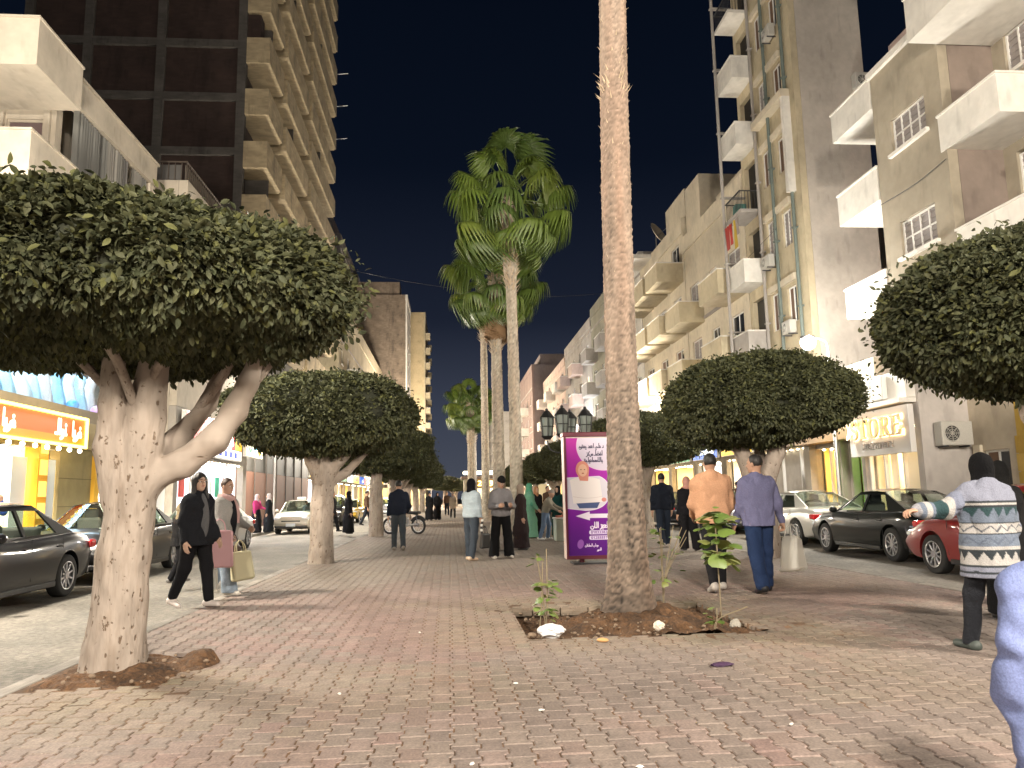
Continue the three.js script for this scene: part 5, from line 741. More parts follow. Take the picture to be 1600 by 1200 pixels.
// ---------------------------------------------------------------- people (local: facing +z, feet on y = 0)
const SKIN = [[.42, .25, .17], [.36, .21, .14], [.46, .29, .2], [.28, .16, .1]];
const clothMat = (c, r = .9, o = {}) => phys(c, r, { map: T.cloth, bumpMap: T.clothB, bumpScale: .012, specularIntensity: .3, sheen: .03, sheenRoughness: .6, sheenColor: C([.5, .5, .5]), ...o });
const handCache = {};
function handGeo(kind, h) {    // left hand, wrist at the origin, fingers towards -y, palm facing -x side (the body), thumb towards +z
  return handCache[kind + h] ??= (() => {
    const c = kind === 'hold' ? 1.35 : kind === 'flat' ? .12 : .45, ch = [], L = [.072, .08, .075, .06], Z = [.03, .011, -.009, -.028];
    for (let i = 0; i < 4; i++) { let p = [0, -.088 + Math.abs(i - 1) * .004, Z[i]], a = c * .4; const l = L[i], seg = [.45, .32, .23], rad = [.0095, .0088, .008, .007]; for (let k = 0; k < 3; k++) { const q = [p[0] - Math.sin(a) * l * seg[k], p[1] - Math.cos(a) * l * seg[k], p[2]]; ch.push([[...p, rad[k]], [...q, rad[k + 1]]]); p = q; a += c * .62; } }
    ch.push([[0, -.03, .026, .014], [-.012, -.062, .05, .0115]], [[-.012, -.062, .05, .0115], [-.03 - .012 * c, -.09, .055 - .01 * c, .009]]);
    const f = (x, y, z) => { const q = [x, y, z]; let d = ell(q, [0, -.05, 0], [.017, .058, .043]); d = smin(d, cap(q, [0, .03, 0, .026], [0, -.02, 0, .026]), .03); let e = 9; for (const [a, b] of ch) e = Math.min(e, cap(q, a, b)); return smin(d, e, .008); };
    return sdfMesh(f, [-.12, -.2, -.06], [.04, .05, .09], h);
  })();
}
function person(o) {
  const { label, pos, turn, H = 1.72, cell = .014, skin = SKIN[0], pose = {}, sex = 'm', group, wide = 1 } = o, k = H / 1.75, g = thing('person', label, 'person', pos, turn, group);
  const { lean = 0, side = 0, L = [.0, .0, .03], R = [.0, .0, .03], aL = [.05, .12, .15, 0], aR = [.05, .12, .15, 0], head = [0, 0], crouch = 0, sit = 0 } = pose;
  const P = (x, y, z) => [x * k, y * k, z * k], add = (a, b) => [a[0] + b[0], a[1] + b[1], a[2] + b[2]], mul = (a, s) => a.map((v) => v * s), cap2 = (a, ra, b, rb) => [[...a, ra * k], [...b, rb * k]];
  const sw = (sex === 'm' ? .176 : .152) * Math.sqrt(wide), hw = sex === 'm' ? .085 : .092;
  const J = {}; J.pel = [0, .95, 0]; const up = (d) => [side * d, .95 + Math.cos(lean) * d, Math.sin(lean) * d]; J.waist = up(.14); J.chest = up(.32); J.neck = up(.5); J.sh = up(.41);
  J.head = add(up(.655), [Math.sin(head[1] ?? 0) * 0, -.02 * Math.abs(head[0]), .025 + .05 * head[0]]);
  const leg = (s, [a, b, sp]) => { const hip = [s * hw, .93, 0], kn = add(hip, [s * Math.sin(sp) * .44, -Math.cos(a) * .44, Math.sin(a) * .44]), c = a - b, an = add(kn, [s * Math.sin(sp) * .3, -Math.cos(c) * .415, Math.sin(c) * .415]), fp = Math.max(0, -c * .9) * (b > .25 ? 1 : .8), tw = s * .1; return { hip, kn, an, heel: add(an, [0, -.05, -.045]), toe: add(an, [tw * .15 * 1, -.055 - Math.sin(fp) * .13, .15 * Math.cos(fp)]), s }; };
  const legs = [leg(1, L), leg(-1, R)];
  const low = Math.min(...legs.flatMap((l) => [l.heel[1], l.toe[1]])) - .028; const dy = -low;
  const arm = (s, [f, ou, e, inn = 0]) => { const sh = add(J.sh, [s * sw, 0, 0]), d = [s * Math.sin(ou), -Math.cos(ou) * Math.cos(f), Math.cos(ou) * Math.sin(f)], el = add(sh, mul(d, .285)), f2 = f + e, ou2 = ou - inn, d2 = [s * Math.sin(ou2), -Math.cos(ou2) * Math.cos(f2), Math.cos(ou2) * Math.sin(f2)], wr = add(el, mul(d2, .25)); return { sh, el, wr, d2, s }; };
  const arms = [arm(1, aL), arm(-1, aR)];
  for (const key of Object.keys(J)) J[key] = P(J[key][0], J[key][1] + dy, J[key][2]);
  for (const l of legs) for (const key of ['hip', 'kn', 'an', 'heel', 'toe']) l[key] = P(l[key][0], l[key][1] + dy, l[key][2]);
  for (const a of arms) for (const key of ['sh', 'el', 'wr']) a[key] = P(a[key][0], a[key][1] + dy, a[key][2]);
  g.J = J; g.arms = arms; g.legs = legs;
  const tw = wide, torso = (e) => [[cap2([.075 * k * tw, J.pel[1], J.pel[2]], .105 + e, [.06 * k * tw + J.waist[0], J.waist[1], J.waist[2]], (sex === 'm' ? .1 : .085) + e)], [cap2([-.075 * k * tw, J.pel[1], J.pel[2]], .105 + e, [-.06 * k * tw + J.waist[0], J.waist[1], J.waist[2]], (sex === 'm' ? .1 : .085) + e)], [cap2([.06 * k * tw + J.waist[0], J.waist[1], J.waist[2]], (sex === 'm' ? .1 : .085) + e, [.07 * k * tw + J.chest[0], J.chest[1], J.chest[2]], .108 + e)], [cap2([-.06 * k * tw + J.waist[0], J.waist[1], J.waist[2]], (sex === 'm' ? .1 : .085) + e, [-.07 * k * tw + J.chest[0], J.chest[1], J.chest[2]], .108 + e)], [cap2([J.chest[0] + .066 * k * tw, J.chest[1], J.chest[2]], .105 + e, [J.chest[0] - .066 * k * tw, J.chest[1], J.chest[2]], .105 + e)], [cap2([J.neck[0] + .025 * k, J.neck[1] - .035 * k, J.neck[2]], .05 + e * .6, [arms[0].sh[0] * .86, arms[0].sh[1], arms[0].sh[2]], .056 + e * .8)], [cap2([J.neck[0] - .025 * k, J.neck[1] - .035 * k, J.neck[2]], .05 + e * .6, [arms[1].sh[0] * .86, arms[1].sh[1], arms[1].sh[2]], .056 + e * .8)]].map((x) => x[0]);
  const armC = (a, e, e2 = e, cut = 0) => [cap2(a.sh, .054 + e * .85, a.el, .045 + e), cap2(a.el, .045 + e, a.wr.map((v, i) => v - a.d2[i] * cut * k), .031 + e2)];
  const legC = (l, e, fl = 0, ey = 0) => [cap2(l.hip, .092 + e, l.kn, .062 + e + fl * .25), cap2(l.kn, .06 + e + fl * .25, [l.an[0], l.an[1] - ey * k, l.an[2]], .042 + e + fl)];
  const bounds = (cs, pad = .05) => { const lo = [9, 9, 9], hi = [-9, -9, -9]; for (const c of cs) for (const p of c) for (let i = 0; i < 3; i++) { lo[i] = Math.min(lo[i], p[i] - p[3] - pad); hi[i] = Math.max(hi[i], p[i] + p[3] + pad); } return [lo, hi]; };
  const field = (groups) => (x, y, z) => { let d = 9; const q = [x, y, z]; for (const [cs, kk] of groups) { let e = 9; for (const [a, b] of cs) e = smin(e, cap(q, a, b), kk); d = smin(d, e, .05); } return d; };
  const folds = (x, y, z, amp, s) => amp * (1.1 - 2.6 * Math.abs(fbm3(x * 7, y * 5 + 2.5 * noise3(x * 3, y * 2, z * 3, s), z * 7, 2, s) - .5) * 2);
  const garment = (name, groups, m, { minY = -9, maxY = 9, amp = .006, cut, col, h = cell, lab, puff } = {}) => {
    const all = groups.flatMap((x) => x[0]), [lo, hi] = bounds(all), f0 = field(groups), s = Math.floor(pos[0] * 7 + 50); lo[1] = Math.max(lo[1], minY - .03); hi[1] = Math.min(hi[1], maxY + .03);
    return part(name, sdfMesh((x, y, z) => { let d = f0(x, y, z) + folds(x, y, z, amp, s); if (puff) d += .012 * Math.pow(Math.abs(Math.cos(y * 17 + .4 * Math.sin(x * 5))), 8); d = smax(d, minY - y, .012); d = smax(d, y - maxY, .012); if (cut) d = smax(d, cut(x, y, z), .015); return d; }, lo, hi, h, col), m, g, lab);
  };
  // the body itself: one skin, with its own finer grids for head and hands
  const hd = J.head, hr = k, bodyCaps = [[torso(-.012), .07 * k], [[cap2(J.neck, .05, hd, .05)], .04], ...arms.map((a) => [armC(a, -.006), .03]), ...legs.map((l) => [[...legC(l, -.008), cap2(l.an, .038, l.heel, .03), cap2(l.heel, .03, l.toe, .025)], .04])];
  const [blo, bhi] = bounds(bodyCaps.flatMap((x) => x[0])), bf = field(bodyCaps), geos = [sdfMesh(bf, blo, bhi, Math.max(cell, .016))];
  const ht = head[1] ?? 0, cy = Math.cos(ht), sy = Math.sin(ht), cp = Math.cos(head[0] * .8), sp2 = Math.sin(head[0] * .8), toHead = (x, y, z) => { x -= hd[0]; y -= hd[1]; z -= hd[2]; const x1 = x * cy - z * sy, z1 = x * sy + z * cy; return [x1 / hr, (y * cp + z1 * sp2) / hr, (z1 * cp - y * sp2) / hr]; };
  const headF = (x, y, z) => { const q = toHead(x, y, z); let d = ell(q, [0, .025, -.012], [.075, .098, .095]); d = smin(d, ell(q, [0, -.05, .022], [.055, .068, .065]), .04); d = smin(d, ell(q, [0, -.092, .055], [.022, .018, .02]), .03); d = smin(d, cap(q, [0, .012, .082, .008], [0, -.022, .102, .014]), .014); for (const s of [-1, 1]) { d = smin(d, ell(q, [s * .078, -.005, -.01], [.012, .03, .018]), .008); d = smin(d, cap(q, [s * .014, .03, .084, .008], [s * .046, .027, .07, .008]), .014); d = smax(d, -ell(q, [s * .031, .008, .089], [.018, .011, .014]), .012); } d = smin(d, cap(q, [-.018, -.052, .083, .007], [.018, -.052, .083, .007]), .008); d = smin(d, cap(q, [0, -.05, -.02, .05], [0, -.16, -.035, .052]), .04); return d * hr; };
  geos.push(sdfMesh(headF, [hd[0] - .14, hd[1] - .2, hd[2] - .16], [hd[0] + .14, hd[1] + .16, hd[2] + .17], Math.max(.0065, cell * .5)));
  for (const a of arms) { const hg = handGeo(o.hold?.includes(a.s) ? 'hold' : o.flat?.includes(a.s) ? 'flat' : 'rest', cell < .018 ? .0045 : .009).clone(); if (a.s < 0) { const p = hg.attributes.position, nn = hg.attributes.normal; for (let i = 0; i < p.count; i++) { p.setX(i, -p.getX(i)); nn.setX(i, -nn.getX(i)); } const ix = hg.index.array; for (let i = 0; i < ix.length; i += 3) { const t = ix[i]; ix[i] = ix[i + 1]; ix[i + 1] = t; } } hg.scale(k, k, k).applyQuaternion(new THREE.Quaternion().setFromUnitVectors(V(0, -1, 0), V(...a.d2).normalize())).translate(...a.wr); geos.push(hg); }
  part('body', merge(geos), mat(skin, .62), g);
  const inv = (x, y, z) => { x *= hr; y *= hr; z *= hr; const y1 = y * cp - z * sp2, z1 = z * cp + y * sp2; return [hd[0] + x * cy + z1 * sy, hd[1] + y1, hd[2] - x * sy + z1 * cy]; };
  if (o.face) { for (const s of [-1, 1]) { part('eye', new THREE.SphereGeometry(.0105 * hr, 10, 8).translate(...inv(s * .031, .006, .078)), mat([.72, .7, .66], .2), g); part('iris', new THREE.SphereGeometry(.0062 * hr, 8, 6).translate(...inv(s * .031 + .002, .006, .0855)), mat([.03, .018, .012], .15), g); part('eyebrow', tube([inv(s * .014, .031, .092), inv(s * .032, .037, .086), inv(s * .05, .029, .072)], .0032, 8, 5), mat([.03, .02, .015], .9), g); } part('lips', tube([inv(-.021, -.052, .086), inv(0, -.05, .0925), inv(.021, -.052, .086)], .0055, 8, 5), mat([.36, .12, .1], .5), g); }
  // shoes
  const sh = o.shoes ?? [.03, .03, .03]; for (const l of legs) { const m = part('shoe', sdfMesh((x, y, z) => { const q = [x, y, z]; let d = smin(cap(q, [...l.heel, .045 * k], [...l.toe, .036 * k]), cap(q, [l.an[0], l.an[1] - .01, l.an[2], .046 * k], [...l.heel, .044 * k]), .03); return smax(d, Math.min(l.heel[1], l.toe[1]) - .03 * k - y, .01); }, [Math.min(l.heel[0], l.toe[0]) - .08, Math.min(l.heel[1], l.toe[1]) - .06, Math.min(l.heel[2], l.toe[2]) - .08], [Math.max(l.heel[0], l.toe[0]) + .08, l.an[1] + .08, Math.max(l.heel[2], l.toe[2]) + .09], Math.min(cell, .014)), mat(sh, .6), g); void m; }
  // legs
  const lo = o.lower ?? {}; if (lo.kind === 'skirt') { const fl = lo.flare ?? .2; garment(lo.name ?? 'skirt', [[[cap2([0, J.pel[1] + .06, 0], .13, [0, .55 * k, (legs[0].kn[2] + legs[1].kn[2]) / 2], .17 + fl * .2), cap2([0, .55 * k, (legs[0].kn[2] + legs[1].kn[2]) / 2], .17 + fl * .2, [0, -.02, (legs[0].an[2] + legs[1].an[2]) / 2], .19 + fl * .35), ...legs.flatMap((l) => legC(l, .03, .05))], .12]], clothMat(lo.c), { minY: lo.hem ?? .05, amp: .014 }); }
  else garment('trousers', [[[...legs.flatMap((l) => legC(l, lo.e ?? .018, lo.flare ?? .012, lo.long ?? .02)), cap2([.06 * k, J.pel[1], 0], .118, [-.06 * k, J.pel[1], 0], .118), cap2(J.pel, .115, J.waist, .1)], .035]], clothMat(lo.c ?? [.02, .02, .025]), { maxY: J.waist[1] + .02, amp: .008, cut: (x, y, z) => Math.min(...legs.map((l) => Math.hypot(x - l.an[0], z - l.an[2]) < .14 ? 1 : 9)) > 1 ? -9 : Math.min(legs[0].an[1], legs[1].an[1]) - .045 - y });
  // top
  const tp = o.top ?? {}, e = tp.e ?? .022, hem = J.pel[1] - (tp.len ?? .06), tg = [[torso(e), .09 * k], ...arms.map((a) => [armC(a, (tp.sleeve ?? e) * .9, (tp.cuff ?? .016), tp.cut ?? .01), .03])];
  if ((tp.len ?? 0) > .1) tg.push([[cap2([.06, J.pel[1] + .02, 0], .11 + e, [.05, hem - .05, (legs[0].kn[2] + legs[1].kn[2]) * .25], .125 + e + (tp.flare ?? .02)), cap2([-.06, J.pel[1] + .02, 0], .11 + e, [-.05, hem - .05, (legs[0].kn[2] + legs[1].kn[2]) * .25], .125 + e + (tp.flare ?? .02))], .1]);
  if (tp.hood) tg.push([[cap2([-.07 * k, J.neck[1] - .02, J.neck[2] - .06 * k], .06, [.07 * k, J.neck[1] - .02, J.neck[2] - .06 * k], .06), cap2([0, J.neck[1] + .0, J.neck[2] - .05 * k], .085, [0, J.neck[1] - .11, J.neck[2] - .1 * k], .045)], .05]); else tg.push([[cap2([J.neck[0], J.neck[1] - .03, J.neck[2]], .062, [J.neck[0], J.neck[1] + .015 + (tp.collar ?? 0), J.neck[2]], .058)], .03]);
  garment(tp.name ?? 'jacket', tg, tp.m ?? clothMat(tp.c ?? [.03, .03, .035]), { minY: hem, maxY: J.neck[1] + .05 + (tp.hood ? .05 : tp.collar ?? 0), amp: tp.amp ?? .009, col: tp.col ? (x, y, z) => tp.col(x, y, z, J, hem) : undefined, h: tp.h ?? cell, puff: tp.puff });
  if (tp.open) { const c = part('shirt_front', sdfMesh((x, y, z) => smax(ell([x, y, z], [J.chest[0], (J.chest[1] + J.pel[1]) / 2, J.chest[2] * .6 + .02], [.075, .36, .145 + e]), -(z - .02), .01), [-.12, hem, -.02], [.12, J.neck[1], .24], cell), clothMat(tp.open), g); void c; }
  // head covering
  const hc = o.hair ?? { kind: 'short', c: [.012, .01, .009] }, hm = hc.kind === 'short' || hc.kind === 'long' ? mat(hc.c ?? [.012, .01, .009], .55) : clothMat(hc.c), hh = Math.max(.008, cell * .7);
  if (hc.kind === 'short') part('hair', sdfMesh((x, y, z) => { const q = toHead(x, y, z); let d = ell(q, [0, .034, -.018], [.083, .1, .1]); d = smax(d, -(ell(q, [0, -.03, .1], [.085, .085, .1])), .015); d = smax(d, -(q[1] + .05 + q[2] * .25), .02); d = smax(d, q[2] - .02 - .5 * (q[1] - .02), .02); return (d - .005 * (noise3(q[0] * 60, q[1] * 60, q[2] * 60, 3) - .5)) * hr; }, [hd[0] - .14, hd[1] - .16, hd[2] - .16], [hd[0] + .14, hd[1] + .17, hd[2] + .14], hh), hm, g);
  else if (hc.kind === 'long') part('hair', sdfMesh((x, y, z) => { const q = toHead(x, y, z); let d = ell(q, [0, .03, -.02], [.088, .104, .104]); const l = hc.len ?? .35; for (const s of [-1, 1]) d = smin(d, cap(q, [s * .072, .02, -.02, .03], [s * .085, -l * .6, .03, .036]), .05), d = smin(d, cap(q, [s * .085, -l * .6, .03, .036], [s * .08, -l, .075, .026]), .04); d = smin(d, cap(q, [0, .0, -.07, .06], [0, -l, -.09, .06]), .06); d = smax(d, -ell(q, [0, -.03, .105], [.058, .1, .075]), .012); return (d - .006 * (noise3(q[0] * 50, q[1] * 8, q[2] * 50, 3) - .5)) * hr; }, [hd[0] - .2, hd[1] - .55, hd[2] - .2], [hd[0] + .2, hd[1] + .17, hd[2] + .2], hh), hm, g);
  else if (hc.kind === 'hijab') part('headscarf', sdfMesh((x, y, z) => { const q = toHead(x, y, z), b = [x, y, z]; let d = ell(q, [0, .022, -.016], [.094, .115, .112]) * hr; d = smin(d, cap(b, [hd[0], hd[1] - .05, hd[2] - .02, .085 * k], [J.neck[0], J.neck[1] - .0, J.neck[2], .085 * k]), .06); d = smin(d, cap(b, [J.neck[0], J.neck[1] - .01, J.neck[2], .09 * k], [J.chest[0], J.chest[1] + .06 - (hc.long ?? 0), J.chest[2] + .03, .1 * k]), .07); if (hc.cape) for (const s of [0, 1]) d = smin(d, cap(b, [J.neck[0], J.neck[1] - .02, J.neck[2], .09], [...arms[s].el, .1]), .08); d = smax(d, -ell(q, [0, -.018, .112], [.06, .082, .07]) * hr, .012); return d + folds(x, y, z, .006, 5); }, [hd[0] - .36, J.chest[1] - .1 - (hc.long ?? 0) - (hc.cape ? .15 : 0), hd[2] - .3], [hd[0] + .36, hd[1] + .2, hd[2] + .3], hh), hm, g);
  else if (hc.kind === 'hood') part('hood', sdfMesh((x, y, z) => { const q = toHead(x, y, z); let d = ell(q, [0, .02, -.02], [.11, .13, .13]); d = smin(d, cap(q, [0, -.08, -.04, .1], [0, -.2, -.05, .11]), .05); d = smax(d, -ell(q, [0, -.02, .13], [.07, .095, .08]), .02); return (d - .02 * (noise3(q[0] * 45, q[1] * 45, q[2] * 45, 3) - .5)) * hr; }, [hd[0] - .2, hd[1] - .36, hd[2] - .24], [hd[0] + .2, hd[1] + .2, hd[2] + .2], hh), hm, g);
  else if (hc.kind === 'beanie') part('beanie', sdfMesh((x, y, z) => { const q = toHead(x, y, z); return smax(ell(q, [0, .035, -.012], [.09, .125, .108]), -(q[1] - .028 - q[2] * .05), .012) * hr; }, [hd[0] - .14, hd[1] - .1, hd[2] - .16], [hd[0] + .14, hd[1] + .2, hd[2] + .16], hh), hm, g);
  if (o.scarf) part('scarf', [tube([[J.neck[0] + .09, J.neck[1], J.neck[2] + .02], [J.neck[0], J.neck[1] - .03, J.neck[2] + .1], [J.neck[0] - .09, J.neck[1], J.neck[2] + .02], [J.neck[0], J.neck[1] + .02, J.neck[2] - .08], [J.neck[0] + .09, J.neck[1], J.neck[2] + .02]], .045, 24, 8), ...(o.scarf.back ? [tube([[J.neck[0] - .1, J.neck[1] - .02, J.neck[2] - .06], [J.neck[0] - .115, J.chest[1], -.15], [J.neck[0] - .12, J.pel[1] - .04, -.17]], .04, 12, 8)] : [tube([[J.neck[0] + .06, J.neck[1] - .04, J.neck[2] + .08], [J.neck[0] + .05, J.chest[1], .16], [J.neck[0] + .06, J.pel[1] + .1, .16]], .035, 12, 8)])], clothMat(o.scarf.c), g);
  if (o.pattern) void 0;
  return g;
}
const ZZ = (u) => Math.abs(((u % 1) + 1) % 1 - .5) * 2;
// the knitted cardigan: bands and triangles worked into the cloth, by height above the hem
const knit = (x, y, z, J, hem) => {
  const v = (y - hem) / (J.neck[1] - hem), a = Math.atan2(x, -z) / 1.0, ar = Math.abs(x) > .25 && y > J.pel[1] + .12, G = [.33, .35, .45], W = [.62, .6, .58], B = [.22, .27, .36], Tt = [.03, .085, .095], K = [.035, .045, .055];
  if (ar) { const q = Math.abs(x); return q > .62 ? [.5, .5, .54] : q > .5 ? (ZZ(q * 9) > .5 ? W : B) : q > .4 ? Tt : q > .33 ? W : [.28, .31, .42]; }
  if (v < .05) return G; if (v < .075) return K; if (v < .12) return G; if (v < .14) return K; if (v < .19) return W;
  if (v < .28) { const t = (v - .19) / .09; return ZZ(a * 2.1) > t ? W : K; } if (v < .3) return K; if (v < .34) return W; if (v < .46) return Math.abs(ZZ(a * 1.4) * .6 + .2 - (v - .34) / .12) < .1 ? [.16, .2, .28] : B; if (v < .475) return K; if (v < .575) return Math.abs(ZZ(a * 1.6) * .6 + .2 - (v - .475) / .1) < .09 ? [.12, .13, .16] : W; if (v < .59) return K;
  if (v < .645) return B; if (v < .75) { const t = (v - .645) / .105; return ZZ(a * 1.9 + .2) < t ? Tt : B; } if (v < .775) return K; if (v < .805) return W; if (v < .825) return K; return G;
};
const WK = (p, b = 0) => ({ L: [p, .08, .03], R: [-p * .9, .28 + b, .03] }), WKr = (p, b = 0) => ({ R: [p, .08, .03], L: [-p * .9, .28 + b, .03] });
const P1 = person({ label: 'woman in a long black coat with loose dark hair striding beside the near tree', pos: [-3.2, 0, -10.2], turn: 1.0, H: 1.69, sex: 'f', cell: .0115, wide: 1.04, face: true, skin: [.48, .31, .23], pose: { ...WK(.2), aL: [.1, .12, .5, .1], aR: [-.05, .18, .35, .1], head: [.05, -.25] }, top: { name: 'coat', c: [.014, .015, .019], len: .16, e: .034, sleeve: .036, cuff: .028, open: [.12, .12, .125], amp: .014 }, lower: { c: [.01, .01, .012], e: .024, flare: .004, long: -.02 }, shoes: [.68, .6, .56], hair: { kind: 'long', c: [.012, .009, .008], len: .4 } });
const P2 = person({ label: 'woman in a grey cardigan with a pink scarf and light jeans carrying shopping bags', pos: [-3.22, 0, -11.5], turn: 1.2, H: 1.66, sex: 'f', cell: .0115, wide: 1.05, face: true, skin: [.46, .29, .21], hold: [1, -1], pose: { ...WKr(.28), aL: [.35, .1, .75, .2], aR: [.2, .12, .5, .1], head: [.08, -.1] }, top: { name: 'cardigan', c: [.36, .35, .33], len: .3, e: .03, open: [.015, .016, .02], flare: .03 }, lower: { c: [.34, .42, .52], e: .03, flare: .045 }, shoes: [.66, .62, .56], hair: { kind: 'short', c: [.045, .022, .013] }, scarf: { c: [.62, .4, .38] } });
person({ label: 'man in a navy jacket and dark jeans walking away on the left of the promenade', pos: [-1.3, 0, -20.0], turn: Math.PI + .1, H: 1.76, cell: .014, pose: { ...WK(.16), aL: [-.1, .14, .3], aR: [.0, .3, .9, .5] }, top: { c: [.012, .016, .028], len: .1, e: .03, hood: true }, lower: { c: [.045, .055, .065], e: .018 }, shoes: [.2, .17, .14], hair: { kind: 'short' } });
person({ label: 'woman in a pale blue jumper with a black headscarf holding a patterned bag strap', pos: [.45, 0, -16.4], turn: Math.PI - .75, H: 1.7, sex: 'f', cell: .0135, hold: [-1], pose: { L: [.1, .02, .06], R: [-.14, .14, .08], aR: [.05, .12, .2], aL: [.2, .1, .6, .2] }, top: { name: 'jumper', c: [.5, .6, .66], len: .06, e: .035, sleeve: .04 }, lower: { c: [.06, .075, .095], e: .022, flare: .015 }, shoes: [.55, .42, .3], hair: { kind: 'hijab', c: [.01, .01, .012], long: .1 } });
const P5 = person({ label: 'person in a grey sweatshirt and black flared trousers looking down at a phone', pos: [1.1, 0, -16.75], turn: .25, H: 1.74, sex: 'f', cell: .0135, wide: 1.12, face: true, hold: [1, -1], pose: { L: [.04, .02, .1], R: [-.02, .02, .1], aL: [.25, .28, 1.35, .7], aR: [.25, .28, 1.35, .7], head: [.55, .1] }, top: { name: 'sweatshirt', c: [.28, .27, .28], len: .08, e: .035, sleeve: .035 }, lower: { c: [.01, .01, .011], e: .025, flare: .055, long: .05 }, shoes: [.7, .66, .6], hair: { kind: 'beanie', c: [.012, .012, .013] } });
part('phone', rbx(.075, .15, .01, .006).rotateX(-.7).translate(0, P5.arms[0].wr[1] + .03, P5.arms[0].wr[2] + .08), M.black, P5);
person({ label: 'woman in a dark brown robe with a patterned beige headscarf behind the grey sweatshirt', pos: [1.75, 0, -19.2], turn: 1.4, H: 1.62, sex: 'f', cell: .018, pose: {}, top: { name: 'robe_top', c: [.035, .022, .022], len: .2, e: .03 }, lower: { kind: 'skirt', c: [.03, .02, .021], flare: .15 }, hair: { kind: 'hijab', c: [.35, .28, .22], long: .12 } });
person({ label: 'woman in a long mint green robe and veil standing in profile', pos: [2.5, 0, -24.4], turn: 1.7, H: 1.72, sex: 'f', cell: .018, pose: { aR: [.2, .2, .5], aL: [.2, .2, .5] }, top: { name: 'robe_top', c: [.2, .46, .32], len: .3, e: .04, sleeve: .06 }, lower: { kind: 'skirt', name: 'robe', c: [.22, .48, .34], flare: .3, hem: .03 }, hair: { kind: 'hijab', c: [.12, .4, .26], long: .3, cape: true } });
person({ label: 'person in a cap leaning over the white box in jeans and white shoes', pos: [2.85, 0, -23.2], turn: 1.2, H: 1.5, cell: .018, pose: { lean: .35, L: [.25, .4, .05], R: [-.1, .2, .05], aL: [.7, .1, .6], aR: [.6, .1, .5] }, top: { c: [.25, .23, .18], len: .1 }, lower: { c: [.14, .2, .3] }, shoes: [.65, .63, .6], hair: { kind: 'beanie', c: [.3, .28, .25] } });
person({ label: 'woman in a dark teal robe standing behind the white box by the poster', pos: [3.45, 0, -24.6], turn: -.6, H: 1.62, sex: 'f', cell: .018, pose: {}, top: { name: 'robe_top', c: [.015, .07, .065], len: .2 }, lower: { kind: 'skirt', c: [.015, .06, .055] }, hair: { kind: 'hijab', c: [.016, .02, .022], long: .1 } });
person({ label: 'woman in black with a rust coloured headscarf beside the mint green robe', pos: [2.95, 0, -26.4], turn: .3, H: 1.64, sex: 'f', cell: .02, pose: {}, top: { c: [.02, .02, .022], len: .2 }, lower: { kind: 'skirt', c: [.02, .02, .02] }, hair: { kind: 'hijab', c: [.4, .2, .1], long: .05 } });
person({ label: 'broad man in a navy jacket walking away right of the palm trunk', pos: [5.2, 0, -18.7], turn: Math.PI + .05, H: 1.8, cell: .0135, wide: 1.16, pose: { ...WKr(.14), aL: [-.05, .16, .35, .15], aR: [-.05, .16, .35, .15] }, top: { c: [.012, .016, .026], len: .1, e: .035, collar: .03 }, lower: { c: [.02, .028, .045], e: .022 }, shoes: [.3, .27, .24], hair: { kind: 'short' } });
person({ label: 'woman in black with a pink headscarf whose end hangs down her back', pos: [5.45, 0, -17.5], turn: Math.PI + .1, H: 1.68, sex: 'f', cell: .0135, pose: { ...WK(.1), aL: [0, .14, .3], aR: [0, .14, .3] }, top: { c: [.011, .011, .014], len: .12, e: .028 }, lower: { c: [.01, .01, .012], e: .03, flare: .05, long: .04 }, shoes: [.03, .03, .03], hair: { kind: 'hijab', c: [.56, .3, .25] }, scarf: { c: [.55, .28, .23], back: true } });
person({ label: 'man in an apricot orange hoodie and black trousers walking away', pos: [3.55, 0, -10.3], turn: Math.PI - .06, H: 1.84, cell: .011, skin: SKIN[1], pose: { ...WKr(.2), aL: [.15, .2, .75, .35], aR: [.1, .22, .6, .3], head: [0, 0] }, top: { name: 'hoodie', c: [.62, .35, .21], len: .12, e: .042, sleeve: .045, hood: true, amp: .013 }, lower: { c: [.014, .014, .016], e: .012, flare: .008 }, shoes: [.36, .33, .3], hair: { kind: 'short' } });
const P12 = person({ label: 'man in a grey blue shirt and dark blue jeans carrying a white plastic bag', pos: [4.08, 0, -10.05], turn: Math.PI + .05, H: 1.8, cell: .011, skin: SKIN[1], hold: [-1], wide: 1.08, pose: { ...WKr(.17), aR: [.05, .32, .18], aL: [.1, .12, .4], head: [.02, .7] }, top: { name: 'shirt', c: [.15, .15, .26], len: .14, e: .03, sleeve: .028, collar: .02, amp: .014 }, lower: { c: [.018, .035, .09], e: .03, flare: .02 }, shoes: [.012, .012, .014], hair: { kind: 'short' } });
person({ label: 'woman in a long patterned knit cardigan and black headscarf walking away with one arm out', pos: [4.34, 0, -6.0], turn: Math.PI + .12, H: 1.62, sex: 'f', cell: .01, wide: 1.28, hold: [1], pose: { L: [.3, .1, .0], R: [-.28, .6, .02], aL: [.1, 1.12, .5, -.45], aR: [.0, .2, .5, .1], side: -.02 }, top: { name: 'cardigan', m: mat([.66, .66, .66], .95, { vertexColors: true, map: T.cloth, bumpMap: T.clothB, bumpScale: .012 }), len: .27, e: .05, sleeve: .05, cuff: .04, hood: true, col: knit, h: .0085, flare: .035, amp: .014 }, lower: { c: [.022, .024, .03], e: .016, flare: .01 }, shoes: [.04, .05, .045], hair: { kind: 'hijab', c: [.004, .004, .005] } });
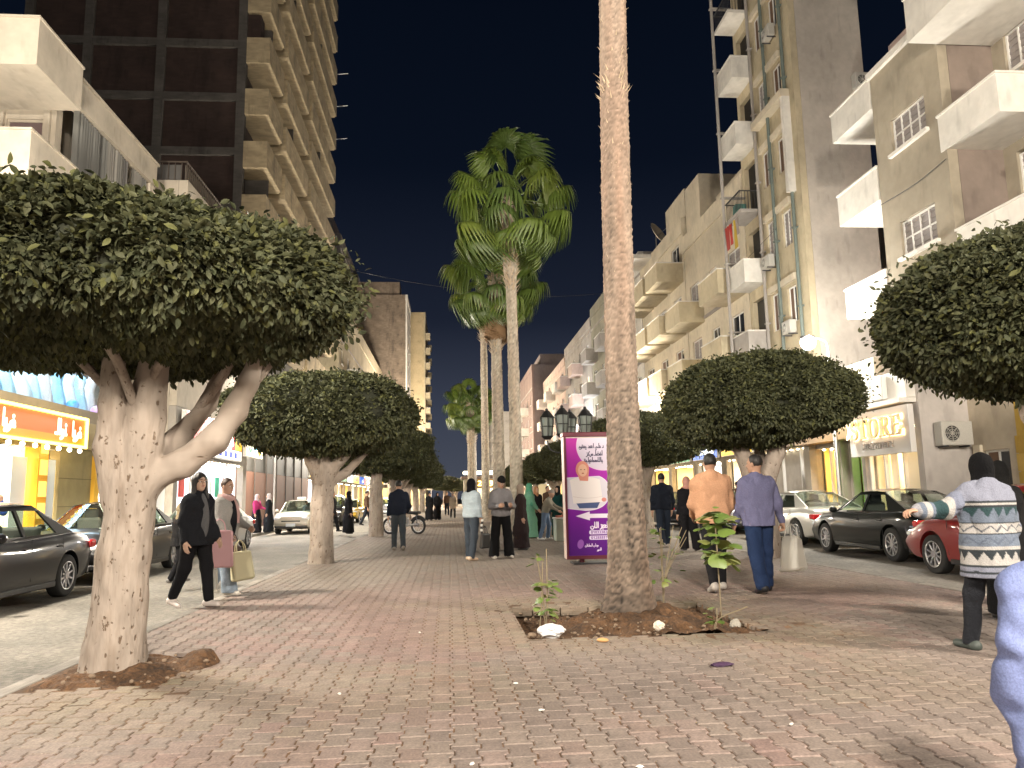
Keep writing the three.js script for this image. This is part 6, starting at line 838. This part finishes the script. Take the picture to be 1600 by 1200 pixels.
person({ label: 'person dressed in black at the far right edge beyond the patterned cardigan', pos: [5.62, 0, -7.5], turn: Math.PI, H: 1.58, sex: 'f', cell: .016, pose: {}, top: { c: [.01, .01, .011], len: .2 }, lower: { kind: 'skirt', c: [.01, .01, .011] }, hair: { kind: 'hijab', c: [.01, .01, .01] } });
person({ label: 'child in a lavender blue padded coat cropped by the right edge of the picture', pos: [2.135, 0, -2.62], turn: Math.PI, H: 1.2, sex: 'f', cell: .012, wide: 1.1, pose: { ...WK(.12), aL: [-.05, .3, .5, .3], aR: [0, .2, .3] }, top: { name: 'padded_coat', m: clothMat([.25, .31, .58], .75, { bumpScale: .003 }), len: .72, cut: -.09, e: .085, sleeve: .07, cuff: .06, flare: .05, amp: .01, puff: true, hood: true }, lower: { c: [.03, .03, .035] }, hair: { kind: 'hijab', c: [.3, .3, .34] } });
person({ label: 'child in black with a beige fur trimmed hood half hidden behind the near trunk', pos: [-4.42, 0, -13.3], turn: 2.4, H: 1.3, cell: .014, pose: WK(.2), top: { c: [.014, .014, .016], len: .12, e: .04 }, lower: { c: [.012, .012, .014] }, shoes: [.2, .19, .18], hair: { kind: 'hood', c: [.36, .29, .18] } });
person({ label: 'man in a bright blue jacket on a phone under the orange shop sign', pos: [-8.85, 0, -15.55], turn: .9, H: 1.74, cell: .014, face: true, skin: SKIN[1], hold: [1], pose: { aL: [.9, .35, 1.75, .75], aR: [.1, .15, .3], head: [.1, .1] }, top: { c: [.02, .08, .42], len: .1, e: .035 }, lower: { c: [.02, .03, .08] }, hair: { kind: 'short' } });
person({ label: 'woman in a pink top and pale headscarf beside the cream saloon', pos: [-8.1, 0, -33.5], turn: 1.2, H: 1.62, sex: 'f', cell: .022, pose: { aL: [.5, .1, .8] }, top: { c: [.6, .06, .22], len: .1 }, lower: { kind: 'skirt', c: [.02, .02, .025] }, hair: { kind: 'hijab', c: [.6, .5, .5], long: .05 } });
person({ label: 'woman in a black robe and white headscarf facing the pink top', pos: [-7.55, 0, -33.3], turn: -1.4, H: 1.64, sex: 'f', cell: .022, pose: {}, top: { c: [.018, .02, .024], len: .2 }, lower: { kind: 'skirt', c: [.018, .02, .024] }, hair: { kind: 'hijab', c: [.62, .56, .54] } });
person({ label: 'child in a pale top and jeans crossing left of the second trunk', pos: [-6.5, 0, -36], turn: .8, H: 1.32, cell: .022, pose: WK(.35), top: { c: [.3, .34, .4], len: .06 }, lower: { c: [.04, .06, .1] }, hair: { kind: 'short' } });
person({ label: 'man in a dark coat just right of the second whitewashed trunk', pos: [-4.8, 0, -32.5], turn: 1.4, H: 1.66, cell: .022, pose: WK(.3), top: { c: [.03, .03, .035], len: .3 }, lower: { c: [.02, .02, .022] }, hair: { kind: 'short', c: [.25, .2, .17] } });
// people far down the promenade and along the shops
const far = [person({ label: 'distant woman in a black robe walking down the promenade left of the palms', pos: [-1.2, 0, -46], turn: .2, H: 1.64, sex: 'f', cell: .03, pose: {}, top: { c: [.012, .012, .014], len: .3, e: .04 }, lower: { kind: 'skirt', c: [.012, .012, .014] }, hair: { kind: 'hijab', c: [.012, .012, .014] } }),
  person({ label: 'distant man in a brown jacket on the promenade near the palms', pos: [1.2, 0, -44], turn: Math.PI, H: 1.74, cell: .03, pose: WK(.25), top: { c: [.1, .06, .04] }, lower: { c: [.025, .03, .04] } }),
  person({ label: 'distant woman in a beige coat on the promenade behind the pale blue jumper', pos: [.2, 0, -50], turn: .1, H: 1.62, sex: 'f', cell: .03, pose: WK(.2), top: { c: [.3, .24, .18], len: .3 }, lower: { c: [.03, .03, .03] }, hair: { kind: 'hijab', c: [.4, .35, .33] } })];
for (const [i, x, z, t, l] of [[0, -.75, -47, .5, 'second distant woman in a black robe close beside the first one'], [1, -4.2, -40, 1.5, 'distant man in a brown jacket crossing the left road near the white trunks'], [2, -8.8, -58, 1.0, 'beige coated woman outside the arcade of small shops'], [1, -.2, -58, Math.PI, 'farther man in brown walking away between the two rows of trees'], [0, 1.3, -52, 0, 'black robed woman close to the second distant palm trunk'], [2, 3.6, -40, .6, 'beige coated woman right of the tall palm trunks'], [1, 4.3, -34, 2.6, 'man in brown walking left of the dark tree behind the poster'], [0, -3.9, -30.5, 1.8, 'black robed woman beside the motorcycle and third trunk'], [2, 3.2, -47, 3, 'beige coated woman far behind the mint green robe'], [0, 9.0, -47, 1, 'black robed woman on the right road near the farthest parked car'], [1, 11.4, -30, 0, 'man in brown on the right pavement outside the yellow lit shop'], [2, 11.6, -38, 2, 'beige coated woman on the right pavement farther along']]) copyOf(far[i], [x, 0, z], t, l);
// ---------------------------------------------------------------- street furniture, bags, plants, litter
{
  const g = thing('advertising_board', 'purple medical poster board with a white arrow half hidden by the palm trunk', 'poster board', [2.83, 0, -14.95]);
  const w = 1.25, y0 = .09, y1 = 2.44, h = y1 - y0, m = mat([.6, .5, .47], .5), mr = mat([.12, .015, .03], .45);
  part('casing', rbx(w, h, .3, .025, 0, (y0 + y1) / 2, 0), m, g); part('frame', [rbx(w + .02, .09, .34, .015, 0, y1 + .03, 0), rbx(.045, h, .02, .006, -w / 2 + .03, (y0 + y1) / 2, .155), rbx(.045, h, .02, .006, w / 2 - .03, (y0 + y1) / 2, .155), rbx(w - .1, .07, .02, .006, 0, y0 + .035, .155)], mr, g);
  for (const x of [-.3, .3]) part('leg', cyl(.05, .05, .2, x, 0, 0, 10), mr, g); part('foot_plate', rbx(1.0, .03, .5, .01, 0, .015, 0), M.darkMetal, g);
  const AL = (c, w, x, y, s, l) => arab(c, w, x + 1e4 - arab(new Proxy({}, { get: () => () => 0, set: () => true }), w, 1e4, y, s, l), y, s, l);
  const t = ctex(640, 1180, (c, W, H) => {
    const gr = c.createLinearGradient(0, 0, 0, H); gr.addColorStop(0, '#b02a94'); gr.addColorStop(.45, '#a01fa8'); gr.addColorStop(.66, '#7a1796'); gr.addColorStop(1, '#4c0f70'); c.fillStyle = gr; c.fillRect(0, 0, W, H);
    c.fillStyle = '#cfc4d4'; c.beginPath(); c.ellipse(W * .64, H * .07, W * .46, H * .21, 0, 0, 7); c.fill(); c.strokeStyle = '#e6b4e0'; c.lineWidth = 6; c.stroke();
    c.fillStyle = c.strokeStyle = '#3b3550'; AL(c, [['d'], ['e', 'L', 'Y'], ['A', 'h', 'm', 'd'], ['y', 'e', 'q', 'w', 'b']], W * .2, H * .085, 44, 8); AL(c, [['A', 'f', 'D', 'L'], ['m', 'r', 'k', 'z']], W * .32, H * .15, 48, 9); AL(c, [['b', 'A', 'L', 'A', 's', 'm', 'A', 'e', 'y', 'L', 'y', 'T']], W * .28, H * .205, 44, 9);
    // printed portrait: woman in white with a coral headscarf
    c.fillStyle = '#d9d3dd'; c.beginPath(); c.moveTo(0, H * .34); c.lineTo(W * .55, H * .33); c.quadraticCurveTo(W * .74, H * .37, W * .72, H * .48); c.quadraticCurveTo(W * .68, H * .62, W * .3, H * .62); c.lineTo(0, H * .6); c.fill(); c.strokeStyle = '#f0e4f4'; c.lineWidth = 5; c.stroke();
    c.fillStyle = '#4a5a86'; c.beginPath(); c.moveTo(W * .14, H * .55); c.lineTo(W * .55, H * .55); c.lineTo(W * .5, H * .6); c.lineTo(W * .2, H * .6); c.fill(); c.fillStyle = '#efe6e2'; c.beginPath(); c.moveTo(W * .05, H * .36); c.quadraticCurveTo(W * .3, H * .3, W * .56, H * .36); c.lineTo(W * .6, H * .55); c.lineTo(W * .1, H * .56); c.fill(); c.strokeStyle = '#d8c9c6'; c.lineWidth = 4; c.beginPath(); c.moveTo(W * .1, H * .5); c.quadraticCurveTo(W * .35, H * .53, W * .6, H * .5); c.stroke();
    c.fillStyle = '#d9907c'; c.beginPath(); c.ellipse(W * .27, H * .27, W * .115, H * .072, 0, 0, 7); c.fill(); c.beginPath(); c.moveTo(W * .17, H * .29); c.lineTo(W * .38, H * .29); c.lineTo(W * .36, H * .37); c.lineTo(W * .22, H * .365); c.fill(); c.fillStyle = '#e6b89c'; c.beginPath(); c.ellipse(W * .275, H * .278, W * .078, H * .053, 0, 0, 7); c.fill(); c.fillStyle = '#4a2a24'; for (const x of [.245, .305]) { c.beginPath(); c.ellipse(W * x, H * .272, 7, 4, 0, 0, 7); c.fill(); } c.fillStyle = '#a8463c'; c.beginPath(); c.ellipse(W * .276, H * .303, 13, 5, 0, 0, 7); c.fill(); c.fillStyle = '#d68a80'; c.beginPath(); c.ellipse(W * .62, H * .53, 26, 20, 0, 0, 7); c.fill();
    c.fillStyle = c.strokeStyle = '#f4e8f6'; arab(c, [['j', 'r', 'A', 'h', 'T']], W * .97, H * .39, 50, 10); arab(c, [['t', 'j', 'm', 'y', 'L']], W * .97, H * .46, 50, 10); arab(c, [['s', 'm', 'n', 'T']], W * .97, H * .53, 46, 10);
    c.beginPath(); c.moveTo(W * .13, H * .665); c.lineTo(W * .37, H * .628); c.lineTo(W * .37, H * .648); c.lineTo(W, H * .648); c.lineTo(W, H * .684); c.lineTo(W * .37, H * .684); c.lineTo(W * .37, H * .704); c.fill();
    AL(c, [['A', 'h', 'j', 'z'], ['A', 'L', 'A', 'N']], W * .35, H * .765, 54, 12); c.font = 'bold 40px sans-serif'; for (const [y, s] of [[.815, '01033382'], [.86, '01288881']]) { c.fillStyle = '#e9dcf2'; c.beginPath(); c.roundRect(W * .35, H * (y - .028), W * .56, H * .034, 16); c.fill(); c.fillStyle = '#7a3d9a'; c.fillText(s, W * .38, H * y); }
    c.fillStyle = c.strokeStyle = '#efe2f4'; AL(c, [['m', 'y', 'd', 'A', 'N'], ['A', 'L', 's', 'L', 'T', 'A', 'N']], W * .26, H * .92, 26, 5); AL(c, [['A', 'L', 'd', 'w', 'r']], W * .46, H * .955, 26, 5); c.fillStyle = '#9a5cb4'; c.beginPath(); c.ellipse(W * .2, H * .9, 34, 46, .3, 0, 7); c.fill();
  });
  part('poster', new THREE.PlaneGeometry(w - .1, h - .1).translate(0, (y0 + y1) / 2 + .01, .153), new THREE.MeshStandardMaterial({ map: t, roughness: .3, emissive: new THREE.Color(1, 1, 1), emissiveMap: t, emissiveIntensity: .08 }), g);
}
function lanternPost(label, x, z) {
  const g = thing('lantern_post', label, 'street lamp', [x, 0, z]); const K = M.black;
  part('pole', [cyl(.12, .09, .6, 0, 0, 0, 12), cyl(.06, .045, 2.1, 0, .6, 0, 12), new THREE.SphereGeometry(.08, 12, 8).translate(0, 2.7, 0)], K, g);
  for (let i = 0; i < 4; i++) {
    const a = i * Math.PI / 2 + .35, cx = Math.cos(a) * .55, cz = Math.sin(a) * .55; part('arm', tube([[0, 2.55, 0], [cx * .4, 2.5, cz * .4], [cx * .9, 2.62, cz * .9], [cx, 2.85, cz]], .022, 12, 6), K, g);
    const l = part('lantern', [new THREE.CylinderGeometry(.2, .1, .1, 6).translate(cx, 2.93, cz), new THREE.CylinderGeometry(.07, .24, .2, 6).translate(cx, 3.6, cz), new THREE.SphereGeometry(.05, 8, 6).translate(cx, 3.73, cz), ...Array.from({ length: 6 }, (_, k) => bar([cx + Math.sin(k * Math.PI / 3) * .15, 2.97, cz + Math.cos(k * Math.PI / 3) * .15], [cx + Math.sin(k * Math.PI / 3) * .21, 3.5, cz + Math.cos(k * Math.PI / 3) * .21], .013, 5)), new THREE.TorusGeometry(.19, .013, 5, 6).rotateX(Math.PI / 2).translate(cx, 3.25, cz)], K, g);
    part('lantern_glass', new THREE.CylinderGeometry(.2, .145, .52, 6, 1, true).translate(cx, 3.24, cz), phys([.3, .34, .31], .5, { transmission: .5, thickness: 0, side: THREE.DoubleSide }), l);
  }
}
lanternPost('black lantern post with four old style lanterns rising behind the purple poster', 3.3, -21.5);
{ // motorcycle
  const g = thing('motorcycle', 'parked motorcycle seen from the side behind the man in the navy jacket', 'motorcycle', [-1.7, 0, -29.2], -.5);
  for (const x of [-.62, .62]) { const w = part('wheel', new THREE.TorusGeometry(.27, .045, 8, 28).translate(x, .3, 0), tyreM, g); part('rim', [new THREE.TorusGeometry(.225, .014, 6, 28).translate(x, .3, 0), new THREE.CylinderGeometry(.05, .05, .12, 10).rotateX(Math.PI / 2).translate(x, .3, 0), ...Array.from({ length: 12 }, (_, i) => bar([x, .3, 0], [x + .22 * Math.cos(i * Math.PI / 6), .3 + .22 * Math.sin(i * Math.PI / 6), 0], .005, 4))], rimM, w); }
  part('fuel_tank', new THREE.SphereGeometry(.2, 16, 12).scale(1.3, .7, .75).translate(-.12, .82, 0), paintM([.03, .03, .035]), g); part('seat', rbx(.62, .1, .24, .05, .38, .78, 0), M.black, g); part('engine', [rbx(.34, .3, .26, .05, 0, .46, 0), cyl(.09, .09, .22, -.05, .58, 0, 10)], M.metal, g);
  part('fork', [bar([-.62, .3, .09], [-.38, 1.0, .09], .022), bar([-.62, .3, -.09], [-.38, 1.0, -.09], .022)], M.metal, g); part('handlebar', tube([[-.3, 1.05, .38], [-.38, 1.02, .16], [-.4, 1.0, 0], [-.38, 1.02, -.16], [-.3, 1.05, -.38]], .016, 16, 6), M.metal, g); part('headlight', new THREE.SphereGeometry(.1, 12, 8).translate(-.5, .92, 0), lampM.head, g); part('mudguard', new THREE.TorusGeometry(.33, .05, 6, 16, 2).scale(1, 1, 1.4).rotateZ(.6).translate(.62, .3, 0), M.black, g); part('exhaust', bar([0, .3, .16], [.75, .36, .16], .04, 8), M.metal, g); part('frame', [bar([-.4, .95, 0], [-.05, .3, 0], .025), bar([-.05, .3, 0], [.6, .32, 0], .025), bar([-.3, .85, 0], [.6, .7, 0], .025), bar([.6, .7, .1], [.62, .3, .1], .02)], M.darkMetal, g);
}
{ const g = thing('stall_box', 'low white box with goods on top beside the purple poster', 'box', [3.42, 0, -22.6]); part('box', rbx(.75, .62, .6, .03, 0, .31, 0), mat([.52, .58, .5], .6), g); part('lid', rbx(.8, .05, .65, .02, 0, .645, 0), M.white, g); part('cloth', rbx(.5, .06, .3, .03, -.1, .7, .1), clothMat([.45, .16, .12]), g); }
// bags
function bag(label, pos, turn, w, h, d, m, { handles = true, creased = .02, tilt = 0, taper = .12 } = {}) {
  const g = thing('shopping_bag', label, 'bag', pos, turn); const b = rbx(w, h, d, d * .3, 0, -h / 2, 0, 6), p = b.attributes.position; for (let i = 0; i < p.count; i++) { const x = p.getX(i), y = p.getY(i), z = p.getZ(i), n = fbm3(x * 9 + pos[0], y * 9, z * 9, 3, 4) - .5, k = 1 + taper * (y / -h - .5); p.setXYZ(i, x * k + n * creased, y + n * creased, z * k + n * creased * 2.5); } b.computeVertexNormals(); part('bag_body', b, m, g);
  if (handles) for (const s of [-1, 1]) part('handle', tube([[-w * .22, -.02, s * d * .35], [-w * .16, .1, s * d * .2], [0, .15, 0], [w * .16, .1, s * d * .2], [w * .22, -.02, s * d * .35]], .007, 16, 5), m, g); g.rotation.z = tilt; return g;
}
const plastic = phys([.78, .76, .7], .35, { transmission: .72, thickness: 0, side: THREE.DoubleSide });
bag('crumpled dusty pink shopping bag carried by the woman in the grey cardigan', [-3.14, .92, -10.95], .3, .38, .5, .13, phys([.52, .3, .32], .5, { side: THREE.DoubleSide }), { creased: .05 });
bag('cream paper shopping bag hanging lower beside the pink one', [-2.9, .62, -11.15], .6, .3, .4, .13, phys([.5, .46, .3], .7, { side: THREE.DoubleSide }), { creased: .03, tilt: .12 });
bag('dark brown bag between the pink bag and the cream bag', [-3.0, .7, -11.2], .2, .2, .3, .1, phys([.06, .04, .035], .6, { side: THREE.DoubleSide }), { creased: .03 });
bag('thin clear plastic bag low by the walking womans light jeans', [-3.22, .42, -10.9], .2, .2, .3, .1, plastic, { creased: .05 });
bag('translucent white plastic bag hanging from the hand of the man in the grey blue shirt', [4.47, .72, -9.95], .3, .24, .46, .2, plastic, { creased: .07, taper: .5 });
bag('dark handbag with a black and white patterned strap beside the pale blue jumper', [.72, .55, -16.25], .8, .24, .3, .1, mat([.02, .02, .02], .5), { creased: .03 });
{ const g = thing('bag_strap', 'black and white patterned strap held below the pale blue sleeve', 'strap', [.66, 0, -16.2]); for (let i = 0; i < 9; i++) part('strap_link', rbx(.05, .045, .02, .008, .01 * Math.sin(i), .42 + i * .05, 0), i & 1 ? M.black : mat([.6, .6, .56], .6), g); }
// young plants in the pit
const roundLeaf = (r) => { const P = [0, 0, 0], I = []; for (let j = 1; j <= 3; j++) for (let i = 0; i < 14; i++) { const a = i / 14 * 2 * Math.PI, q = r * j / 3 * (1 + .12 * Math.sin(a * 3)); P.push(Math.cos(a) * q, -.25 * q * q / r + .03 * r * Math.sin(a * 5) * j / 3, Math.sin(a) * q + r * .9); } for (let i = 0; i < 14; i++) { const k = (i + 1) % 14; I.push(0, 1 + k, 1 + i); for (let j = 0; j < 2; j++) { const a = 1 + j * 14 + i, b = 1 + j * 14 + k; I.push(a, b, a + 14, b, b + 14, a + 14); } } P[2] = r * .9; const g = new THREE.BufferGeometry(); g.setAttribute('position', new THREE.Float32BufferAttribute(P, 3)); g.setIndex(I); g.computeVertexNormals(); g.setAttribute('uv', new THREE.Float32BufferAttribute(new Float32Array(P.length / 3 * 2), 2)); return g; };
const lv = [[.13, .2, .035], [.1, .16, .03], [.17, .24, .06], [.2, .22, .06]].map((c) => phys(c, .5, { transmission: .25, thickness: 0, side: THREE.DoubleSide })), rl = [roundLeaf(.055), roundLeaf(.075), roundLeaf(.04)], stemM = mat([.2, .16, .1], .9);
function plant(label, x, z, h, y0, y1, n, spread, ls, stems = 1) {
  const g = thing('young_plant', label, 'plant', [x, 0, z]); for (let s = 0; s < stems; s++) { const a = rr(0, 6.3), d = s ? rr(.1, .35) : .05; const q = [[0, -.05, 0], [.03 * Math.cos(a), h * .4, .03], [d * Math.cos(a), h * rr(.85, 1), d * Math.sin(a)]]; part('stem', tube(q, stems > 3 ? .004 : .0065, 12, 5), stemM, g); }
  for (let i = 0; i < n; i++) { const y = rr(y0, y1), a = rr(0, 6.28), d = spread * Math.sqrt(rnd()) * (1 - .4 * Math.abs((y - y0) / (y1 - y0) - .5)); const l = part('leaf', pick(rl), pick(lv), g); l.position.set(Math.cos(a) * d, y, Math.sin(a) * d); l.rotation.set(rr(-.3, .8), -a + Math.PI / 2 + rr(-.6, .6), rr(-.4, .4), 'YXZ'); l.scale.setScalar(ls * rr(.7, 1.2)); }
  return g;
}
plant('thin young plant with small leaves by the white plastic scrap in the pit corner', .93, -7.75, .8, .12, .5, 38, .11, .75, 2); plant('bright tuft of leaves on the tip of the thin stem left of the palm', .86, -7.72, .72, .6, .76, 7, .05, .6, 1);
plant('leafy young plant with big round green leaves in front of the orange hoodie', 2.6, -7.45, 1.0, .62, 1.16, 58, .17, 1.05, 1);
plant('straggly dry bush with few pale leaves close right of the palm trunk', 2.32, -8.5, .95, .35, .95, 46, .26, .55, 9);
plant('low sprout at the foot of the round leaved plant', 2.5, -7.42, .22, .05, .2, 10, .08, .6, 2);
// litter
{ const mk = (name, label, cat, geo, m, x, y, z, r = 0) => { const o = part(name, geo, m); info(o, label, cat); o.position.set(x, y, z); o.rotation.y = r; return o; };
  const crump = (w, h, d, s) => { const g = new THREE.IcosahedronGeometry(1, 4), p = g.attributes.position; for (let i = 0; i < p.count; i++) { const f = .6 + .8 * fbm3(p.getX(i) * 2.3 + s, p.getY(i) * 2.3, p.getZ(i) * 2.3, 3, s); p.setXYZ(i, p.getX(i) * f * w, p.getY(i) * f * h, p.getZ(i) * f * d); } return toCreasedNormals(g, .3); };
  mk('plastic_scrap', 'crumpled white plastic scrap lying in the near left corner of the pit', 'litter', crump(.13, .06, .1, 2), mat([.72, .72, .72], .4), .95, .03, -7.52); mk('stone', 'pale broken stone lying on the soil in front of the palm trunk', 'stone', crump(.05, .045, .05, 5), mat([.62, .55, .46], .9), 1.97, .06, -7.42); mk('stone', 'grey stone half buried at the far right end of the pit', 'stone', crump(.07, .05, .05, 8), mat([.3, .28, .24], .9), 2.75, .03, -7.5, 1); mk('stone', 'dark stone behind the dry bush at the back of the pit', 'stone', crump(.08, .06, .06, 9), mat([.12, .1, .08], .9), 2.45, .06, -9.1, 1);
  mk('bread_crust', 'small orange crust of bread lying on the paving in front of the pit', 'litter', new THREE.SphereGeometry(.05, 14, 10).scale(1.1, .4, .6), mat([.55, .3, .12], .8), 1.35, .018, -7.02, -.4); mk('wrapper', 'small dark purple wrapper lying on the paving at the right', 'litter', crump(.09, .015, .05, 12), mat([.06, .03, .07], .5), 2.05, .012, -5.92, .3);
  [[.55, -4.9], [.1, -4.0], [-.75, -5.5], [.9, -3.85], [1.9, -4.4], [-.3, -7.8], [.45, -5.6]].forEach(([x, z], i) => mk('paper_scrap', ['tiny white paper scrap on the paving straight ahead of the viewer', 'white paper strip on the nearest paving', 'tiny scrap on the paving right of the near trunk soil', 'white scrap at the bottom edge of the paving', 'pale scrap on the paving toward the lower right', 'pale scrap on the paving beyond the soil', 'bright scrap on the middle of the paving'][i], 'litter', crump(.018, .006, .01, i + 20), mat([.7, .68, .62], .6), x, .008, z, i)); }
{ // lit kiosk at the far end of the promenade
  const g = thing('kiosk', 'small kiosk with a glowing yellow sign at the far end of the palm row', 'kiosk', [3.7, 0, -82]); part('wall', bx(-2.2, 2.2, 0, 3.2, -2, 1.5), M.yellowish, g); part('roof', bx(-2.5, 2.5, 3.2, 3.45, -2.2, 2), M.wood, g); part('sign_panel', rbx(3.6, .8, .2, .05, 0, 2.7, 1.62), mat([.3, .14, .02], .5), g); part('light_strip', rbx(4.6, .35, .25, .1, 0, 3.8, 1.8), glow([1, .9, .65], 6), g); const L = letters('2019', .55, .06); for (const q of L) part('letter', q.translate(0, 2.72, 1.74), glow([1, .7, .2], 4), g); part('counter', [bx(-1.8, 1.8, 0, 1.1, 1.5, 1.9)], M.wood, g); part('lit_opening', bx(-1.7, 1.7, 1.1, 2.2, 1.49, 1.51), glow([1, .75, .4], 1.6), g); for (const [x, y] of [[3.4, 3.9], [4.6, 3.8]]) part('bulb', new THREE.SphereGeometry(.22, 10, 8).translate(x, y, 1.8), glow([1, .92, .7], 8), g);
}

{ // washing on the tower balcony, cables along the facades
  const l = thing('laundry', 'red and yellow washing hanging from a tower balcony beside the drain pipe', 'laundry', [11.95, 12.55, -30.4]);
  [[.0, [.5, .05, .04], .9], [.45, [.55, .38, .05], 1.2], [-.4, [.42, .06, .05], 1.0], [.75, [.35, .3, .28], .7]].forEach(([t, c, h]) => { const g = new THREE.PlaneGeometry(.36, h, 8, 10).rotateY(-Math.PI / 2).translate(0, -h / 2, t), p = g.attributes.position; for (let i = 0; i < p.count; i++) p.setX(i, .05 * Math.sin(p.getZ(i) * 26) * (1 + p.getY(i)) - .03 * p.getY(i)); g.computeVertexNormals(); part('garment', g, mat(c, .9, { side: THREE.DoubleSide, map: T.cloth }), l); });
  part('washing_line', bar([0, 0, -.9], [0, 0, 1], .006, 4), M.black, l);
  const cab = (label, pts) => { const o = part('cable', tube(pts, .011, 40, 4), M.black); info(o, label, 'cable'); };
  cab('thin black cable sagging along the beige facade under the white balconies', [[11.75, 9.0, -16.3], [11.75, 8.9, -17.5], [11.74, 8.95, -19.1]]);
  cab('thin cable sagging from the tower to the cream stepped building', [[12.85, 11.5, -28], [12.6, 10.9, -33], [12.85, 11.3, -40]]);
  cab('thin cable strung high across the street between the palms and the right row', [[12.9, 15.5, -52], [6, 14.6, -50], [-2, 15.2, -49], [-9.4, 16.5, -48]]);
  cab('thin cable along the white balcony building at the upper left', [[-9.5, 8.0, -19], [-9.45, 7.8, -23], [-8.9, 8.1, -27]]);
}
scene.traverse((o) => { if (o.isMesh) { o.castShadow = true; o.receiveShadow = true; } });
renderer.setSize(1024, 768);
renderer.render(scene, camera);
